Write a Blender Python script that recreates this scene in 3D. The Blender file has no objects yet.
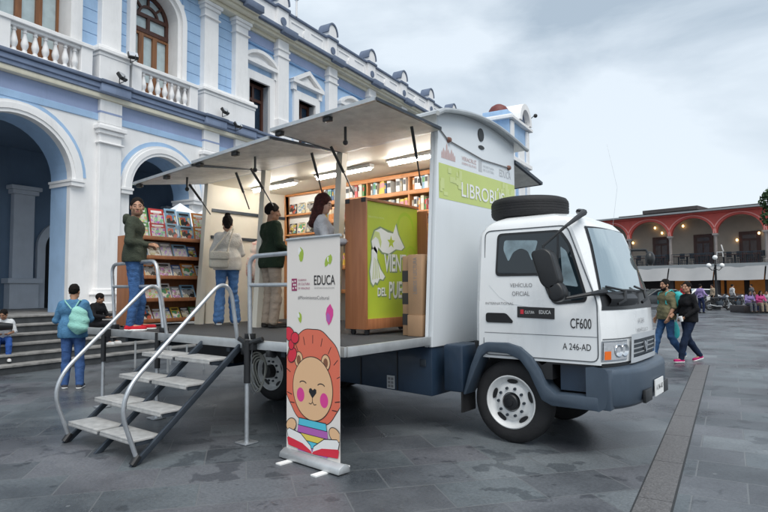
import bpy, bmesh, math, random
import numpy as np
from mathutils import Vector, Matrix, Euler
R = math.radians
PI = math.pi
random.seed(7)
SC = bpy.context.scene
COL = SC.collection

# ------------------------------------------------------------------ camera
CAM_H, FPX, CXP, CYP = 1.60, 580.0, 384.0, 256.0
YAW, PITCH, ROLL = R(38.0), math.atan(32 / 580.0), math.atan(0.006)
_f0 = np.array([-math.sin(YAW), math.cos(YAW), 0.0]); _r0 = np.array([math.cos(YAW), math.sin(YAW), 0.0]); _u0 = np.array([0, 0, 1.0])
FW = _f0 * math.cos(PITCH) + _u0 * math.sin(PITCH)
_up = _u0 * math.cos(PITCH) - _f0 * math.sin(PITCH)
RT = _r0 * math.cos(ROLL) - _up * math.sin(ROLL)
UP = _up * math.cos(ROLL) + _r0 * math.sin(ROLL)
EYE = np.array([0, 0, CAM_H])
cam_d = bpy.data.cameras.new('camera'); cam = bpy.data.objects.new('camera', cam_d); COL.objects.link(cam)
cam_d.sensor_width = 36.0; cam_d.lens = 36.0 * FPX / 768.0; cam_d.clip_start = 0.05; cam_d.clip_end = 1500
cam.matrix_world = Matrix(((RT[0], UP[0], -FW[0], 0), (RT[1], UP[1], -FW[1], 0), (RT[2], UP[2], -FW[2], CAM_H), (0, 0, 0, 1)))
SC.camera = cam

# ------------------------------------------------------------------ sky, sun, exposure
SUN_EL, SUN_AZ = R(58), R(125)          # direction the light comes from (azimuth measured from +Y towards +X)
w = bpy.data.worlds.new('World'); SC.world = w; w.use_nodes = True
nt = w.node_tree; nt.nodes.clear()
out = nt.nodes.new('ShaderNodeOutputWorld'); bg = nt.nodes.new('ShaderNodeBackground'); bg.inputs['Strength'].default_value = 0.1
sky = nt.nodes.new('ShaderNodeTexSky'); sky.sky_type = 'NISHITA'; sky.sun_disc = False; sky.sun_elevation = SUN_EL; sky.sun_rotation = SUN_AZ
tc = nt.nodes.new('ShaderNodeTexCoord'); mp = nt.nodes.new('ShaderNodeMapping'); mp.inputs['Scale'].default_value = (1.0, 1.0, 2.6)
mp.inputs['Rotation'].default_value = (0.0, 0.0, R(20)); mp.inputs['Location'].default_value = (0.35, 0.2, 0.1)
n1 = nt.nodes.new('ShaderNodeTexNoise'); n1.inputs['Scale'].default_value = 1.7; n1.inputs['Detail'].default_value = 7; n1.inputs['Roughness'].default_value = 0.52
n1.inputs['Distortion'].default_value = 0.35
cr = nt.nodes.new('ShaderNodeValToRGB')
cr.color_ramp.elements[0].position = 0.40; cr.color_ramp.elements[0].color = (2.8, 3.4, 4.0, 1)
cr.color_ramp.elements[1].position = 0.60; cr.color_ramp.elements[1].color = (5.1, 5.65, 6.15, 1)
sep = nt.nodes.new('ShaderNodeSeparateXYZ')
mr = nt.nodes.new('ShaderNodeMapRange'); mr.inputs['From Min'].default_value = 0.02; mr.inputs['From Max'].default_value = 0.33
mr.inputs['To Min'].default_value = 1.0; mr.inputs['To Max'].default_value = 0.0
hz = nt.nodes.new('ShaderNodeMix'); hz.data_type = 'RGBA'
hz.inputs[7].default_value = (5.25, 5.7, 6.05, 1)
hm = nt.nodes.new('ShaderNodeMath'); hm.operation = 'MULTIPLY'; hm.inputs[1].default_value = 0.8
mx = nt.nodes.new('ShaderNodeMix'); mx.data_type = 'RGBA'; mx.inputs[0].default_value = 0.92
L = nt.links.new
L(tc.outputs['Generated'], mp.inputs['Vector']); L(mp.outputs[0], n1.inputs['Vector']); L(n1.outputs['Fac'], cr.inputs['Fac'])
L(tc.outputs['Generated'], sep.inputs[0]); L(sep.outputs['Z'], mr.inputs['Value']); L(mr.outputs[0], hm.inputs[0]); L(hm.outputs[0], hz.inputs[0])
L(cr.outputs[0], hz.inputs[6]); L(sky.outputs[0], mx.inputs[6]); L(hz.outputs[2], mx.inputs[7]); L(mx.outputs[2], bg.inputs['Color']); L(bg.outputs[0], out.inputs[0])
sd = bpy.data.lights.new('sun', 'SUN'); sd.energy = 1.75; sd.angle = R(45); sd.color = (1.0, 0.96, 0.9)
so = bpy.data.objects.new('sun', sd); COL.objects.link(so)
_sv = Vector((math.sin(SUN_AZ) * math.cos(SUN_EL), math.cos(SUN_AZ) * math.cos(SUN_EL), math.sin(SUN_EL)))
so.rotation_euler = _sv.to_track_quat('Z', 'Y').to_euler()
SC.view_settings.view_transform = 'Standard'; SC.view_settings.look = 'None'; SC.view_settings.exposure = 0.74; SC.view_settings.gamma = 1.0
SC.view_settings.use_curve_mapping = False
SC.render.engine = 'CYCLES'
SC.cycles.max_bounces = 6; SC.cycles.use_denoising = True

# ------------------------------------------------------------------ measuring helpers: where a sight line meets a plane
def _ray(x, y): return FW + RT * (x - CXP) / FPX - UP * (y - CYP) / FPX
def onz(x, y, z=0.0):
    d = _ray(x, y); return Vector(EYE + d * ((z - CAM_H) / d[2]))
def onx(x, y, X):
    d = _ray(x, y); return Vector(EYE + d * (X / d[0]))
def ony(x, y, Y):
    d = _ray(x, y); return Vector(EYE + d * (Y / d[1]))
def onp(x, y, P, n):
    d = _ray(x, y); n = np.array(n); return Vector(EYE + d * (np.dot(np.array(P) - EYE, n) / np.dot(d, n)))
def atd(x, y, dep): return Vector(EYE + _ray(x, y) * dep)

# ------------------------------------------------------------------ mesh helpers
def V(*a): return Vector(a)
def wloc(o):
    p = Vector((0, 0, 0))
    while o is not None:
        p += o.location; o = o.parent
    return p
class MB:
    def __init__(s): s.v = []; s.f = []; s.m = []; s.mi = 0
    def add(s, vs, fs):
        b = len(s.v); s.v += [tuple(p) for p in vs]
        for f in fs: s.f.append(tuple(b + i for i in f)); s.m.append(s.mi)
        return s
    def mat(s, i): s.mi = i; return s
    def box(s, c, d, M=None):
        c = Vector(c); hx, hy, hz = d[0] / 2, d[1] / 2, d[2] / 2
        vs = [Vector((x, y, z)) for x in (-hx, hx) for y in (-hy, hy) for z in (-hz, hz)]
        if M is not None: vs = [M @ q for q in vs]
        return s.add([c + q for q in vs], [(0, 1, 3, 2), (4, 6, 7, 5), (0, 4, 5, 1), (2, 3, 7, 6), (0, 2, 6, 4), (1, 5, 7, 3)])
    def bb(s, x0, x1, y0, y1, z0, z1):
        return s.box(((x0 + x1) / 2, (y0 + y1) / 2, (z0 + z1) / 2), (abs(x1 - x0), abs(y1 - y0), abs(z1 - z0)))
    def prism(s, pts, vec):
        pts = [Vector(p) for p in pts]; vec = Vector(vec); n = len(pts)
        nr = Vector((0, 0, 0))
        for i in range(n): nr += (pts[i] - pts[0]).cross(pts[(i + 1) % n] - pts[0])
        if nr.dot(vec) > 0: pts = pts[::-1]
        return s.add(pts + [p + vec for p in pts], [tuple(range(n)), tuple(range(2 * n - 1, n - 1, -1))] + [(i, i + n, (i + 1) % n + n, (i + 1) % n) for i in range(n)])
    def poly(s, pts): return s.add(pts, [tuple(range(len(pts)))])
    def tube(s, pts, r, n=10, caps=True, closed=False):
        pts = [Vector(p) for p in pts]; N = len(pts)
        rs = r if isinstance(r, (list, tuple)) else [r] * N
        t0 = (pts[1] - pts[0]).normalized(); a = t0.orthogonal().normalized(); vs = []
        for i in range(N):
            if closed: t = pts[(i + 1) % N] - pts[i - 1]
            else: t = pts[min(i + 1, N - 1)] - pts[max(i - 1, 0)]
            t = t.normalized() if t.length > 1e-9 else t0
            a = (a - t * a.dot(t)); a = a.normalized() if a.length > 1e-6 else t.orthogonal().normalized()
            b = t.cross(a)
            for k in range(n):
                q = 2 * PI * k / n; vs.append(pts[i] + (a * math.cos(q) + b * math.sin(q)) * rs[i])
        fs = []
        for i in range(N if closed else N - 1):
            j = (i + 1) % N
            for k in range(n): fs.append((i * n + k, i * n + (k + 1) % n, j * n + (k + 1) % n, j * n + k))
        if caps and not closed: fs += [tuple(range(n - 1, -1, -1)), tuple((N - 1) * n + k for k in range(n))]
        return s.add(vs, fs)
    def cyl(s, p0, p1, r0, r1=None, n=16): return s.tube([p0, p1], [r0, r0 if r1 is None else r1], n)
    def lathe(s, prof, o, ax=(0, 0, 1), n=24, caps=False):   # prof: (radius, height along axis)
        o = Vector(o); ax = Vector(ax).normalized(); a = ax.orthogonal().normalized(); b = ax.cross(a); vs = []; fs = []
        for (r, h) in prof:
            for k in range(n):
                q = 2 * PI * k / n; vs.append(o + ax * h + (a * math.cos(q) + b * math.sin(q)) * r)
        for i in range(len(prof) - 1):
            for k in range(n): fs.append((i * n + k, i * n + (k + 1) % n, (i + 1) * n + (k + 1) % n, (i + 1) * n + k))
        if caps: fs += [tuple(range(n - 1, -1, -1)), tuple((len(prof) - 1) * n + k for k in range(n))]
        return s.add(vs, fs)
    def ball(s, c, r, nu=14, nv=9):
        c = Vector(c); rr = r if isinstance(r, (tuple, list)) else (r, r, r); vs = []; fs = []
        for j in range(nv + 1):
            t = PI * j / nv
            for i in range(nu):
                p = 2 * PI * i / nu; vs.append(c + Vector((rr[0] * math.sin(t) * math.cos(p), rr[1] * math.sin(t) * math.sin(p), rr[2] * math.cos(t))))
        for j in range(nv):
            for i in range(nu): fs.append((j * nu + i, (j + 1) * nu + i, (j + 1) * nu + (i + 1) % nu, j * nu + (i + 1) % nu))
        return s.add(vs, fs)
    def grid(s, fn, nu, nv, flip=False):
        vs = [fn(i / nu, j / nv) for j in range(nv + 1) for i in range(nu + 1)]
        fs = [(j * (nu + 1) + i, j * (nu + 1) + i + 1, (j + 1) * (nu + 1) + i + 1, (j + 1) * (nu + 1) + i) for j in range(nv) for i in range(nu)]
        if flip: fs = [f[::-1] for f in fs]
        return s.add(vs, fs)
    def build(s, name, mats, parent=None, bevel=0.0, seg=2, ang=32, smooth=True, clean=False):
        me = bpy.data.meshes.new(name); off = wloc(parent) if parent is not None else Vector((0, 0, 0))
        me.from_pydata([tuple(Vector(p) - off) for p in s.v], [], s.f)
        ml = mats if isinstance(mats, (list, tuple)) else [mats]
        for m in ml: me.materials.append(m)
        if len(ml) > 1: me.polygons.foreach_set('material_index', s.m)
        if bevel > 0 or clean:
            b = bmesh.new(); b.from_mesh(me)
            bmesh.ops.remove_doubles(b, verts=b.verts, dist=1e-5)
            if bevel > 0:
                ed = [e for e in b.edges if len(e.link_faces) == 2 and e.calc_face_angle(0) > R(25)]
                bmesh.ops.bevel(b, geom=ed, offset=bevel, segments=seg, profile=0.5, affect='EDGES', clamp_overlap=True)
            b.to_mesh(me); b.free()
        if smooth:
            me.polygons.foreach_set('use_smooth', [True] * len(me.polygons)); me.set_sharp_from_angle(angle=R(ang))
        o = bpy.data.objects.new(name, me); COL.objects.link(o)
        if parent is not None: o.parent = parent
        return o
def tag(o, label=None, cat=None, group=None, kind=None):
    if label: o['label'] = label
    if cat: o['category'] = cat
    if group: o['group'] = group
    if kind: o['kind'] = kind
    return o
def thing(name, loc, label, cat, group=None, rz=0.0):
    o = bpy.data.objects.new(name, None); o.empty_display_size = 0.1; COL.objects.link(o); o.location = loc; o.rotation_euler = (0, 0, rz)
    return tag(o, label, cat, group)
def kids(o): return [c for c in bpy.data.objects if c.parent is o]
def copy_tree(o, loc=None, rz=None, parent=None):
    c = o.copy(); COL.objects.link(c)
    if parent is not None: c.parent = parent
    if loc is not None: c.location = loc
    if rz is not None: c.rotation_euler = (0, 0, rz)
    for ch in kids(o): copy_tree(ch, parent=c)
    return c
def txt(s, mats, name, parent, o, xd, yd, width=None, height=None, bold=0.0, push=0.0, align='L'):
    cu = bpy.data.curves.new('t', 'FONT'); cu.body = s; cu.size = 1.0; cu.offset = bold; cu.resolution_u = 4
    ob = bpy.data.objects.new('t', cu); me0 = bpy.data.meshes.new_from_object(ob)
    vs = [Vector(q.co) for q in me0.vertices]; fs = [tuple(p.vertices) for p in me0.polygons]
    bpy.data.objects.remove(ob); bpy.data.curves.remove(cu); bpy.data.meshes.remove(me0)
    x0 = min(q.x for q in vs); x1 = max(q.x for q in vs); y0 = min(q.y for q in vs); y1 = max(q.y for q in vs)
    sx = sy = None
    if width: sx = width / (x1 - x0)
    if height: sy = height / (y1 - y0)
    sx = sx or sy; sy = sy or sx
    xd = Vector(xd).normalized(); yd = Vector(yd).normalized(); n = xd.cross(yd); o = Vector(o)
    m = MB(); m.add([o + xd * ((q.x - x0) * sx) + yd * ((q.y - y0) * sy) + n * push for q in vs], fs)
    if name is None: return m
    return m.build(name, mats, parent, smooth=False)

# ------------------------------------------------------------------ materials
def _new(name):
    m = bpy.data.materials.new(name); m.use_nodes = True; t = m.node_tree
    return m, t, t.nodes['Principled BSDF']
def mat(name, col, rough=0.6, metal=0.0, var=0.12, scale=3.0, bump=0.0, bscale=40.0, spec=0.5, col2=None, detail=5.0, coat=0.0, emit=None, es=0.0, dirt=0.0):
    m, t, b = _new(name)
    b.inputs['Roughness'].default_value = rough; b.inputs['Metallic'].default_value = metal; b.inputs['Specular IOR Level'].default_value = spec
    b.inputs['Coat Weight'].default_value = coat; b.inputs['Coat Roughness'].default_value = 0.08
    c = (col[0], col[1], col[2], 1)
    if var > 0 or col2:
        tcn = t.nodes.new('ShaderNodeTexCoord'); n = t.nodes.new('ShaderNodeTexNoise'); n.inputs['Scale'].default_value = scale; n.inputs['Detail'].default_value = detail
        n.inputs['Roughness'].default_value = 0.6
        r = t.nodes.new('ShaderNodeValToRGB'); r.color_ramp.elements[0].position = 0.3; r.color_ramp.elements[1].position = 0.72
        c2 = col2 or tuple(x * (1 - var) for x in col); c1 = col if col2 else tuple(min(1, x * (1 + var * 0.6)) for x in col)
        r.color_ramp.elements[0].color = (c2[0], c2[1], c2[2], 1); r.color_ramp.elements[1].color = (c1[0], c1[1], c1[2], 1)
        t.links.new(tcn.outputs['Object'], n.inputs['Vector']); t.links.new(n.outputs['Fac'], r.inputs['Fac'])
        src = r.outputs[0]
        if dirt > 0:
            n3 = t.nodes.new('ShaderNodeTexNoise'); n3.inputs['Scale'].default_value = 1.2; n3.inputs['Detail'].default_value = 9; n3.inputs['Roughness'].default_value = 0.72
            mp3 = t.nodes.new('ShaderNodeMapping'); mp3.inputs['Scale'].default_value = (3.0, 3.0, 0.5)
            r3 = t.nodes.new('ShaderNodeValToRGB'); r3.color_ramp.elements[0].position = 0.52; r3.color_ramp.elements[1].position = 0.75
            r3.color_ramp.elements[0].color = (0, 0, 0, 1); r3.color_ramp.elements[1].color = (dirt, dirt, dirt, 1)
            mxn = t.nodes.new('ShaderNodeMix'); mxn.data_type = 'RGBA'; mxn.inputs[7].default_value = (col[0] * 0.35, col[1] * 0.34, col[2] * 0.32, 1)
            t.links.new(tcn.outputs['Object'], mp3.inputs[0]); t.links.new(mp3.outputs[0], n3.inputs['Vector']); t.links.new(n3.outputs['Fac'], r3.inputs['Fac'])
            t.links.new(r3.outputs[0], mxn.inputs[0]); t.links.new(src, mxn.inputs[6]); src = mxn.outputs[2]
        t.links.new(src, b.inputs['Base Color'])
        rr = t.nodes.new('ShaderNodeMapRange'); rr.inputs['To Min'].default_value = max(0.02, rough * 0.8); rr.inputs['To Max'].default_value = min(1, rough * 1.2)
        t.links.new(n.outputs['Fac'], rr.inputs['Value']); t.links.new(rr.outputs[0], b.inputs['Roughness'])
        if bump > 0:
            n2 = t.nodes.new('ShaderNodeTexNoise'); n2.inputs['Scale'].default_value = bscale; n2.inputs['Detail'].default_value = 6
            bp = t.nodes.new('ShaderNodeBump'); bp.inputs['Strength'].default_value = bump; bp.inputs['Distance'].default_value = 0.02
            t.links.new(tcn.outputs['Object'], n2.inputs['Vector']); t.links.new(n2.outputs['Fac'], bp.inputs['Height']); t.links.new(bp.outputs[0], b.inputs['Normal'])
    else: b.inputs['Base Color'].default_value = c
    if emit:
        b.inputs['Emission Color'].default_value = (emit[0], emit[1], emit[2], 1); b.inputs['Emission Strength'].default_value = es
    return m
def wood_mat(name, c1, c2, axis=2, rough=0.45, sc=1.0):
    m, t, b = _new(name); tcn = t.nodes.new('ShaderNodeTexCoord'); mpn = t.nodes.new('ShaderNodeMapping')
    s = [14 * sc] * 3; s[axis] = 0.9 * sc; mpn.inputs['Scale'].default_value = s
    n = t.nodes.new('ShaderNodeTexNoise'); n.inputs['Scale'].default_value = 1.6; n.inputs['Detail'].default_value = 7; n.inputs['Distortion'].default_value = 0.6
    r = t.nodes.new('ShaderNodeValToRGB'); r.color_ramp.elements[0].position = 0.3; r.color_ramp.elements[1].position = 0.7
    r.color_ramp.elements[0].color = (*c2, 1); r.color_ramp.elements[1].color = (*c1, 1)
    t.links.new(tcn.outputs['Object'], mpn.inputs[0]); t.links.new(mpn.outputs[0], n.inputs['Vector']); t.links.new(n.outputs['Fac'], r.inputs['Fac'])
    t.links.new(r.outputs[0], b.inputs['Base Color']); b.inputs['Roughness'].default_value = rough
    return m
def paving_mat(name='slate_paving', rot=-52.0):
    m, t, b = _new(name); N = t.nodes.new; K = t.links.new
    tcn = N('ShaderNodeTexCoord'); mpn = N('ShaderNodeMapping'); mpn.inputs['Rotation'].default_value = (0, 0, R(rot)); mpn.inputs['Location'].default_value = (0.3, 0.1, 0)
    br = N('ShaderNodeTexBrick'); br.offset = 0.5; br.inputs['Scale'].default_value = 1.0; br.inputs['Brick Width'].default_value = 0.74; br.inputs['Row Height'].default_value = 0.52
    br.inputs['Mortar Size'].default_value = 0.008; br.inputs['Mortar Smooth'].default_value = 0.3; br.inputs['Bias'].default_value = 0.0
    br.inputs['Color1'].default_value = (0.0, 0, 0, 1); br.inputs['Color2'].default_value = (1, 1, 1, 1); br.inputs['Mortar'].default_value = (0.5, 0.5, 0.5, 1)
    tone = N('ShaderNodeValToRGB'); e = tone.color_ramp.elements
    e[0].position = 0.0; e[0].color = (0.062, 0.072, 0.081, 1); e[1].position = 1.0; e[1].color = (0.132, 0.146, 0.158, 1)
    x = e.new(0.35); x.color = (0.098, 0.102, 0.115, 1); x = e.new(0.7); x.color = (0.084, 0.099, 0.110, 1)
    n = N('ShaderNodeTexNoise'); n.inputs['Scale'].default_value = 0.55; n.inputs['Detail'].default_value = 9; n.inputs['Roughness'].default_value = 0.62
    nr = N('ShaderNodeValToRGB'); nr.color_ramp.elements[0].position = 0.34; nr.color_ramp.elements[0].color = (0.48, 0.49, 0.52, 1); nr.color_ramp.elements[1].position = 0.60; nr.color_ramp.elements[1].color = (1.5, 1.5, 1.48, 1)
    mu = N('ShaderNodeMix'); mu.data_type = 'RGBA'; mu.blend_type = 'MULTIPLY'; mu.inputs[0].default_value = 1.0
    nf = N('ShaderNodeTexNoise'); nf.inputs['Scale'].default_value = 38; nf.inputs['Detail'].default_value = 8; nf.inputs['Roughness'].default_value = 0.7
    nfr = N('ShaderNodeValToRGB'); nfr.color_ramp.elements[0].position = 0.3; nfr.color_ramp.elements[0].color = (0.66, 0.66, 0.67, 1); nfr.color_ramp.elements[1].position = 0.75; nfr.color_ramp.elements[1].color = (1.34, 1.34, 1.33, 1)
    mu2 = N('ShaderNodeMix'); mu2.data_type = 'RGBA'; mu2.blend_type = 'MULTIPLY'; mu2.inputs[0].default_value = 1.0
    # speckles (gum, droppings) and dark wet stains
    vo = N('ShaderNodeTexVoronoi'); vo.inputs['Scale'].default_value = 2.2
    vr = N('ShaderNodeValToRGB'); vr.color_ramp.elements[0].position = 0.03; vr.color_ramp.elements[0].color = (1, 1, 1, 1); vr.color_ramp.elements[1].position = 0.045; vr.color_ramp.elements[1].color = (0, 0, 0, 1)
    sp = N('ShaderNodeMix'); sp.data_type = 'RGBA'; sp.inputs[7].default_value = (0.26, 0.27, 0.28, 1); spm = N('ShaderNodeMath'); spm.operation = 'MULTIPLY'; spm.inputs[1].default_value = 0.45
    mo = N('ShaderNodeMix'); mo.data_type = 'RGBA'; mo.inputs[7].default_value = (0.155, 0.165, 0.172, 1)
    mpc = N('ShaderNodeMath'); mpc.operation = 'MULTIPLY'; mpc.inputs[1].default_value = 0.6
    K(tcn.outputs['Object'], mpn.inputs[0]); K(mpn.outputs[0], br.inputs['Vector']); K(br.outputs['Color'], tone.inputs['Fac'])
    K(tcn.outputs['Object'], n.inputs['Vector']); K(n.outputs['Fac'], nr.inputs['Fac']); K(tone.outputs[0], mu.inputs[6]); K(nr.outputs[0], mu.inputs[7])
    K(tcn.outputs['Object'], nf.inputs['Vector']); K(nf.outputs['Fac'], nfr.inputs['Fac']); K(mu.outputs[2], mu2.inputs[6]); K(nfr.outputs[0], mu2.inputs[7])
    K(tcn.outputs['Object'], vo.inputs['Vector']); K(vo.outputs['Distance'], vr.inputs['Fac']); K(vr.outputs[0], spm.inputs[0]); K(spm.outputs[0], sp.inputs[0]); K(mu2.outputs[2], sp.inputs[6])
    st = N('ShaderNodeTexNoise'); st.inputs['Scale'].default_value = 3.4; st.inputs['Detail'].default_value = 4; st.inputs['Roughness'].default_value = 0.55
    st2 = N('ShaderNodeTexNoise'); st2.inputs['Scale'].default_value = 0.5; st2.inputs['Detail'].default_value = 2; sta = N('ShaderNodeMath'); sta.operation = 'MULTIPLY_ADD'; sta.inputs[1].default_value = 0.55
    sr = N('ShaderNodeValToRGB'); sr.color_ramp.elements[0].position = 0.89; sr.color_ramp.elements[0].color = (1, 1, 1, 1); sr.color_ramp.elements[1].position = 0.915; sr.color_ramp.elements[1].color = (0.6, 0.61, 0.63, 1)
    mu3 = N('ShaderNodeMix'); mu3.data_type = 'RGBA'; mu3.blend_type = 'MULTIPLY'; mu3.inputs[0].default_value = 1.0
    K(tcn.outputs['Object'], st.inputs['Vector']); K(tcn.outputs['Object'], st2.inputs['Vector']); K(st2.outputs['Fac'], sta.inputs[0]); K(st.outputs['Fac'], sta.inputs[2]); K(sta.outputs[0], sr.inputs['Fac']); K(sp.outputs[2], mu3.inputs[6]); K(sr.outputs[0], mu3.inputs[7])
    K(br.outputs['Fac'], mpc.inputs[0]); K(mpc.outputs[0], mo.inputs[0]); K(mu3.outputs[2], mo.inputs[6]); K(mo.outputs[2], b.inputs['Base Color'])
    rg = N('ShaderNodeMapRange'); rg.inputs['From Min'].default_value = 0.3; rg.inputs['From Max'].default_value = 0.7; rg.inputs['To Min'].default_value = 0.20; rg.inputs['To Max'].default_value = 0.5
    K(n.outputs['Fac'], rg.inputs['Value']); K(rg.outputs[0], b.inputs['Roughness'])
    hgt = N('ShaderNodeMath'); hgt.operation = 'MULTIPLY_ADD'; hgt.inputs[1].default_value = -1.2
    K(br.outputs['Fac'], hgt.inputs[0]); K(nf.outputs['Fac'], hgt.inputs[2])
    bp = N('ShaderNodeBump'); bp.inputs['Strength'].default_value = 0.5; bp.inputs['Distance'].default_value = 0.008; K(hgt.outputs[0], bp.inputs['Height']); K(bp.outputs[0], b.inputs['Normal'])
    return m
def patch_mat(name, cols, scale=9.0, rough=0.4):      # a printed picture: patches of several inks
    m, t, b = _new(name); tcn = t.nodes.new('ShaderNodeTexCoord'); vo = t.nodes.new('ShaderNodeTexVoronoi'); vo.inputs['Scale'].default_value = scale
    nz = t.nodes.new('ShaderNodeTexNoise'); nz.inputs['Scale'].default_value = scale * 0.9; ad = t.nodes.new('ShaderNodeVectorMath'); ad.operation = 'MULTIPLY_ADD'; ad.inputs[1].default_value = (0.12, 0.12, 0.12)
    r = t.nodes.new('ShaderNodeValToRGB'); r.color_ramp.interpolation = 'CONSTANT'; e = r.color_ramp.elements
    for i, c in enumerate(cols):
        p = i / len(cols)
        q = e[0] if i == 0 else (e[1] if i == 1 else e.new(p)); q.position = p; q.color = (*c, 1)
    sp = t.nodes.new('ShaderNodeSeparateColor')
    t.links.new(tcn.outputs['Object'], nz.inputs['Vector']); t.links.new(nz.outputs['Color'], ad.inputs[0]); t.links.new(tcn.outputs['Object'], ad.inputs[2])
    t.links.new(ad.outputs[0], vo.inputs['Vector']); t.links.new(vo.outputs['Color'], sp.inputs[0]); t.links.new(sp.outputs[0], r.inputs['Fac']); t.links.new(r.outputs[0], b.inputs['Base Color'])
    b.inputs['Roughness'].default_value = rough
    return m
def leaf_mat(name, c1, c2):
    return mat(name, c1, 0.7, col2=c2, scale=1.3, spec=0.25)
M = {}
M['paving'] = paving_mat()
M['paving2'] = paving_mat('slate_paving_straight', -7.25)
M['strip'] = mat('granite_strip', (0.135, 0.133, 0.136), 0.6, var=0.5, scale=60, bump=0.3, bscale=90)
M['step'] = mat('step_stone', (0.27, 0.265, 0.255), 0.6, var=0.4, scale=5, bump=0.2, dirt=0.5)
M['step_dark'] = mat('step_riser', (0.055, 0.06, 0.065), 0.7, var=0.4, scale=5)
M['blue'] = mat('blue_stucco', (0.36, 0.53, 0.75), 0.75, var=0.12, scale=1.5, bump=0.08, dirt=0.25)
M['blue_deep'] = mat('deep_blue_stucco', (0.13, 0.27, 0.50), 0.75, var=0.12, scale=1.5, bump=0.08, dirt=0.2)
M['periwinkle'] = mat('periwinkle_stucco', (0.31, 0.38, 0.57), 0.75, var=0.08, scale=1.5, dirt=0.15)
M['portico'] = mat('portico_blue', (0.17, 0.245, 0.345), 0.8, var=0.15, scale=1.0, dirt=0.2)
M['trim'] = mat('white_stucco', (0.84, 0.835, 0.83), 0.7, var=0.05, scale=2.0, bump=0.05, dirt=0.2)
M['ledge_mid'] = mat('ledge_blue_stucco', (0.23, 0.29, 0.42), 0.7, var=0.12, scale=2.0, dirt=0.25)
M['cream'] = mat('cream_stucco', (0.72, 0.68, 0.55), 0.7, var=0.08, scale=2.0, dirt=0.25)
M['slate'] = mat('slate_blue_ledge', (0.125, 0.16, 0.235), 0.6, var=0.2, scale=3.0, dirt=0.2)
M['door_wood'] = wood_mat('brown_door_wood', (0.30, 0.13, 0.05), (0.17, 0.065, 0.025))
M['door_dark'] = wood_mat('dark_door_wood', (0.10, 0.035, 0.02), (0.05, 0.018, 0.012))
M['curtain'] = mat('curtained_glass', (0.50, 0.60, 0.62), 0.15, var=0.15, scale=4.0)
M['dark'] = mat('dark_void', (0.012, 0.013, 0.016), 0.8, var=0.2)
M['black'] = mat('black_plastic', (0.014, 0.015, 0.017), 0.4, var=0.2, scale=10)
M['rubber'] = mat('tyre_rubber', (0.018, 0.018, 0.02), 0.75, var=0.35, scale=8, bump=0.15)
M['white_paint'] = mat('white_truck_paint', (0.80, 0.82, 0.83), 0.28, var=0.03, scale=1.0, coat=0.6, dirt=0.14)
M['box_white'] = mat('white_box_paint', (0.76, 0.80, 0.83), 0.4, var=0.03, scale=1.0, coat=0.2, dirt=0.05)
M['navy'] = mat('navy_truck_paint', (0.018, 0.037, 0.068), 0.42, var=0.22, scale=3.0, coat=0.15, dirt=0.4)
M['bumper'] = mat('bumper_paint', (0.056, 0.080, 0.112), 0.42, var=0.2, scale=3.0, dirt=0.3)
M['wheel_white'] = mat('white_steel_wheel', (0.78, 0.79, 0.79), 0.4, var=0.06, scale=6, dirt=0.3)
M['chrome'] = mat('chrome', (0.75, 0.76, 0.78), 0.12, metal=1.0, var=0.05)
M['galv'] = mat('galvanised_steel', (0.52, 0.55, 0.58), 0.42, metal=0.75, var=0.2, scale=9)
M['dsteel'] = mat('dark_blue_steel', (0.045, 0.058, 0.075), 0.45, metal=0.3, var=0.25, scale=6)
M['alu'] = mat('aluminium_trim', (0.55, 0.57, 0.58), 0.4, metal=0.6, var=0.15, scale=6)
M['tread'] = mat('step_tread_metal', (0.50, 0.50, 0.49), 0.5, metal=0.3, var=0.25, scale=12, bump=0.3, bscale=120)
M['awn'] = mat('awning_underside', (0.76, 0.75, 0.71), 0.5, var=0.22, scale=7.0, detail=9, dirt=0.35)
M['ceil'] = mat('cream_lining', (0.74, 0.70, 0.60), 0.5, var=0.08, scale=2)
M['deck'] = mat('deck_rubber', (0.05, 0.053, 0.057), 0.75, var=0.3, scale=14, bump=0.2)
M['wood'] = wood_mat('beech_laminate', (0.43, 0.175, 0.075), (0.33, 0.125, 0.052))
M['wood_in'] = wood_mat('orange_shelf_laminate', (0.50, 0.215, 0.075), (0.42, 0.17, 0.055), axis=0)
M['card'] = mat('cardboard', (0.40, 0.25, 0.145), 0.8, var=0.12, scale=5)
M['tape'] = mat('black_tape', (0.03, 0.028, 0.028), 0.4, var=0.1)
M['lime'] = mat('lime_green_print', (0.47, 0.58, 0.05), 0.4, var=0.10, scale=1.6)
M['band'] = mat('pale_lime_print', (0.54, 0.63, 0.20), 0.4, var=0.04, scale=3)
M['band2'] = mat('paler_lime_print', (0.60, 0.68, 0.28), 0.4, var=0.04, scale=3)
M['ink_white'] = mat('white_ink', (0.82, 0.83, 0.82), 0.45, var=0.0)
M['ink_black'] = mat('black_ink', (0.02, 0.02, 0.022), 0.45, var=0.0)
M['ink_grey'] = mat('grey_ink', (0.22, 0.22, 0.23), 0.45, var=0.0)
M['ink_pale'] = mat('pale_grey_ink', (0.50, 0.52, 0.54), 0.45, var=0.0)
M['ink_rose'] = mat('faded_rose_ink', (0.58, 0.40, 0.38), 0.45, var=0.1, scale=40)
M['ink_plum'] = mat('plum_ink', (0.32, 0.03, 0.12), 0.45, var=0.0)
M['ink_red'] = mat('red_ink', (0.62, 0.03, 0.05), 0.45, var=0.0)
M['glass_dark'] = mat('dark_cab_glass', (0.012, 0.02, 0.026), 0.05, var=0.0, spec=0.6)
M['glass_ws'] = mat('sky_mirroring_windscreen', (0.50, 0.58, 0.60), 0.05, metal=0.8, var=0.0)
M['tube'] = mat('lit_fluorescent_tube', (0.9, 0.95, 1.0), 0.4, var=0.0, emit=(1.0, 0.95, 0.87), es=44.0)
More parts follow.
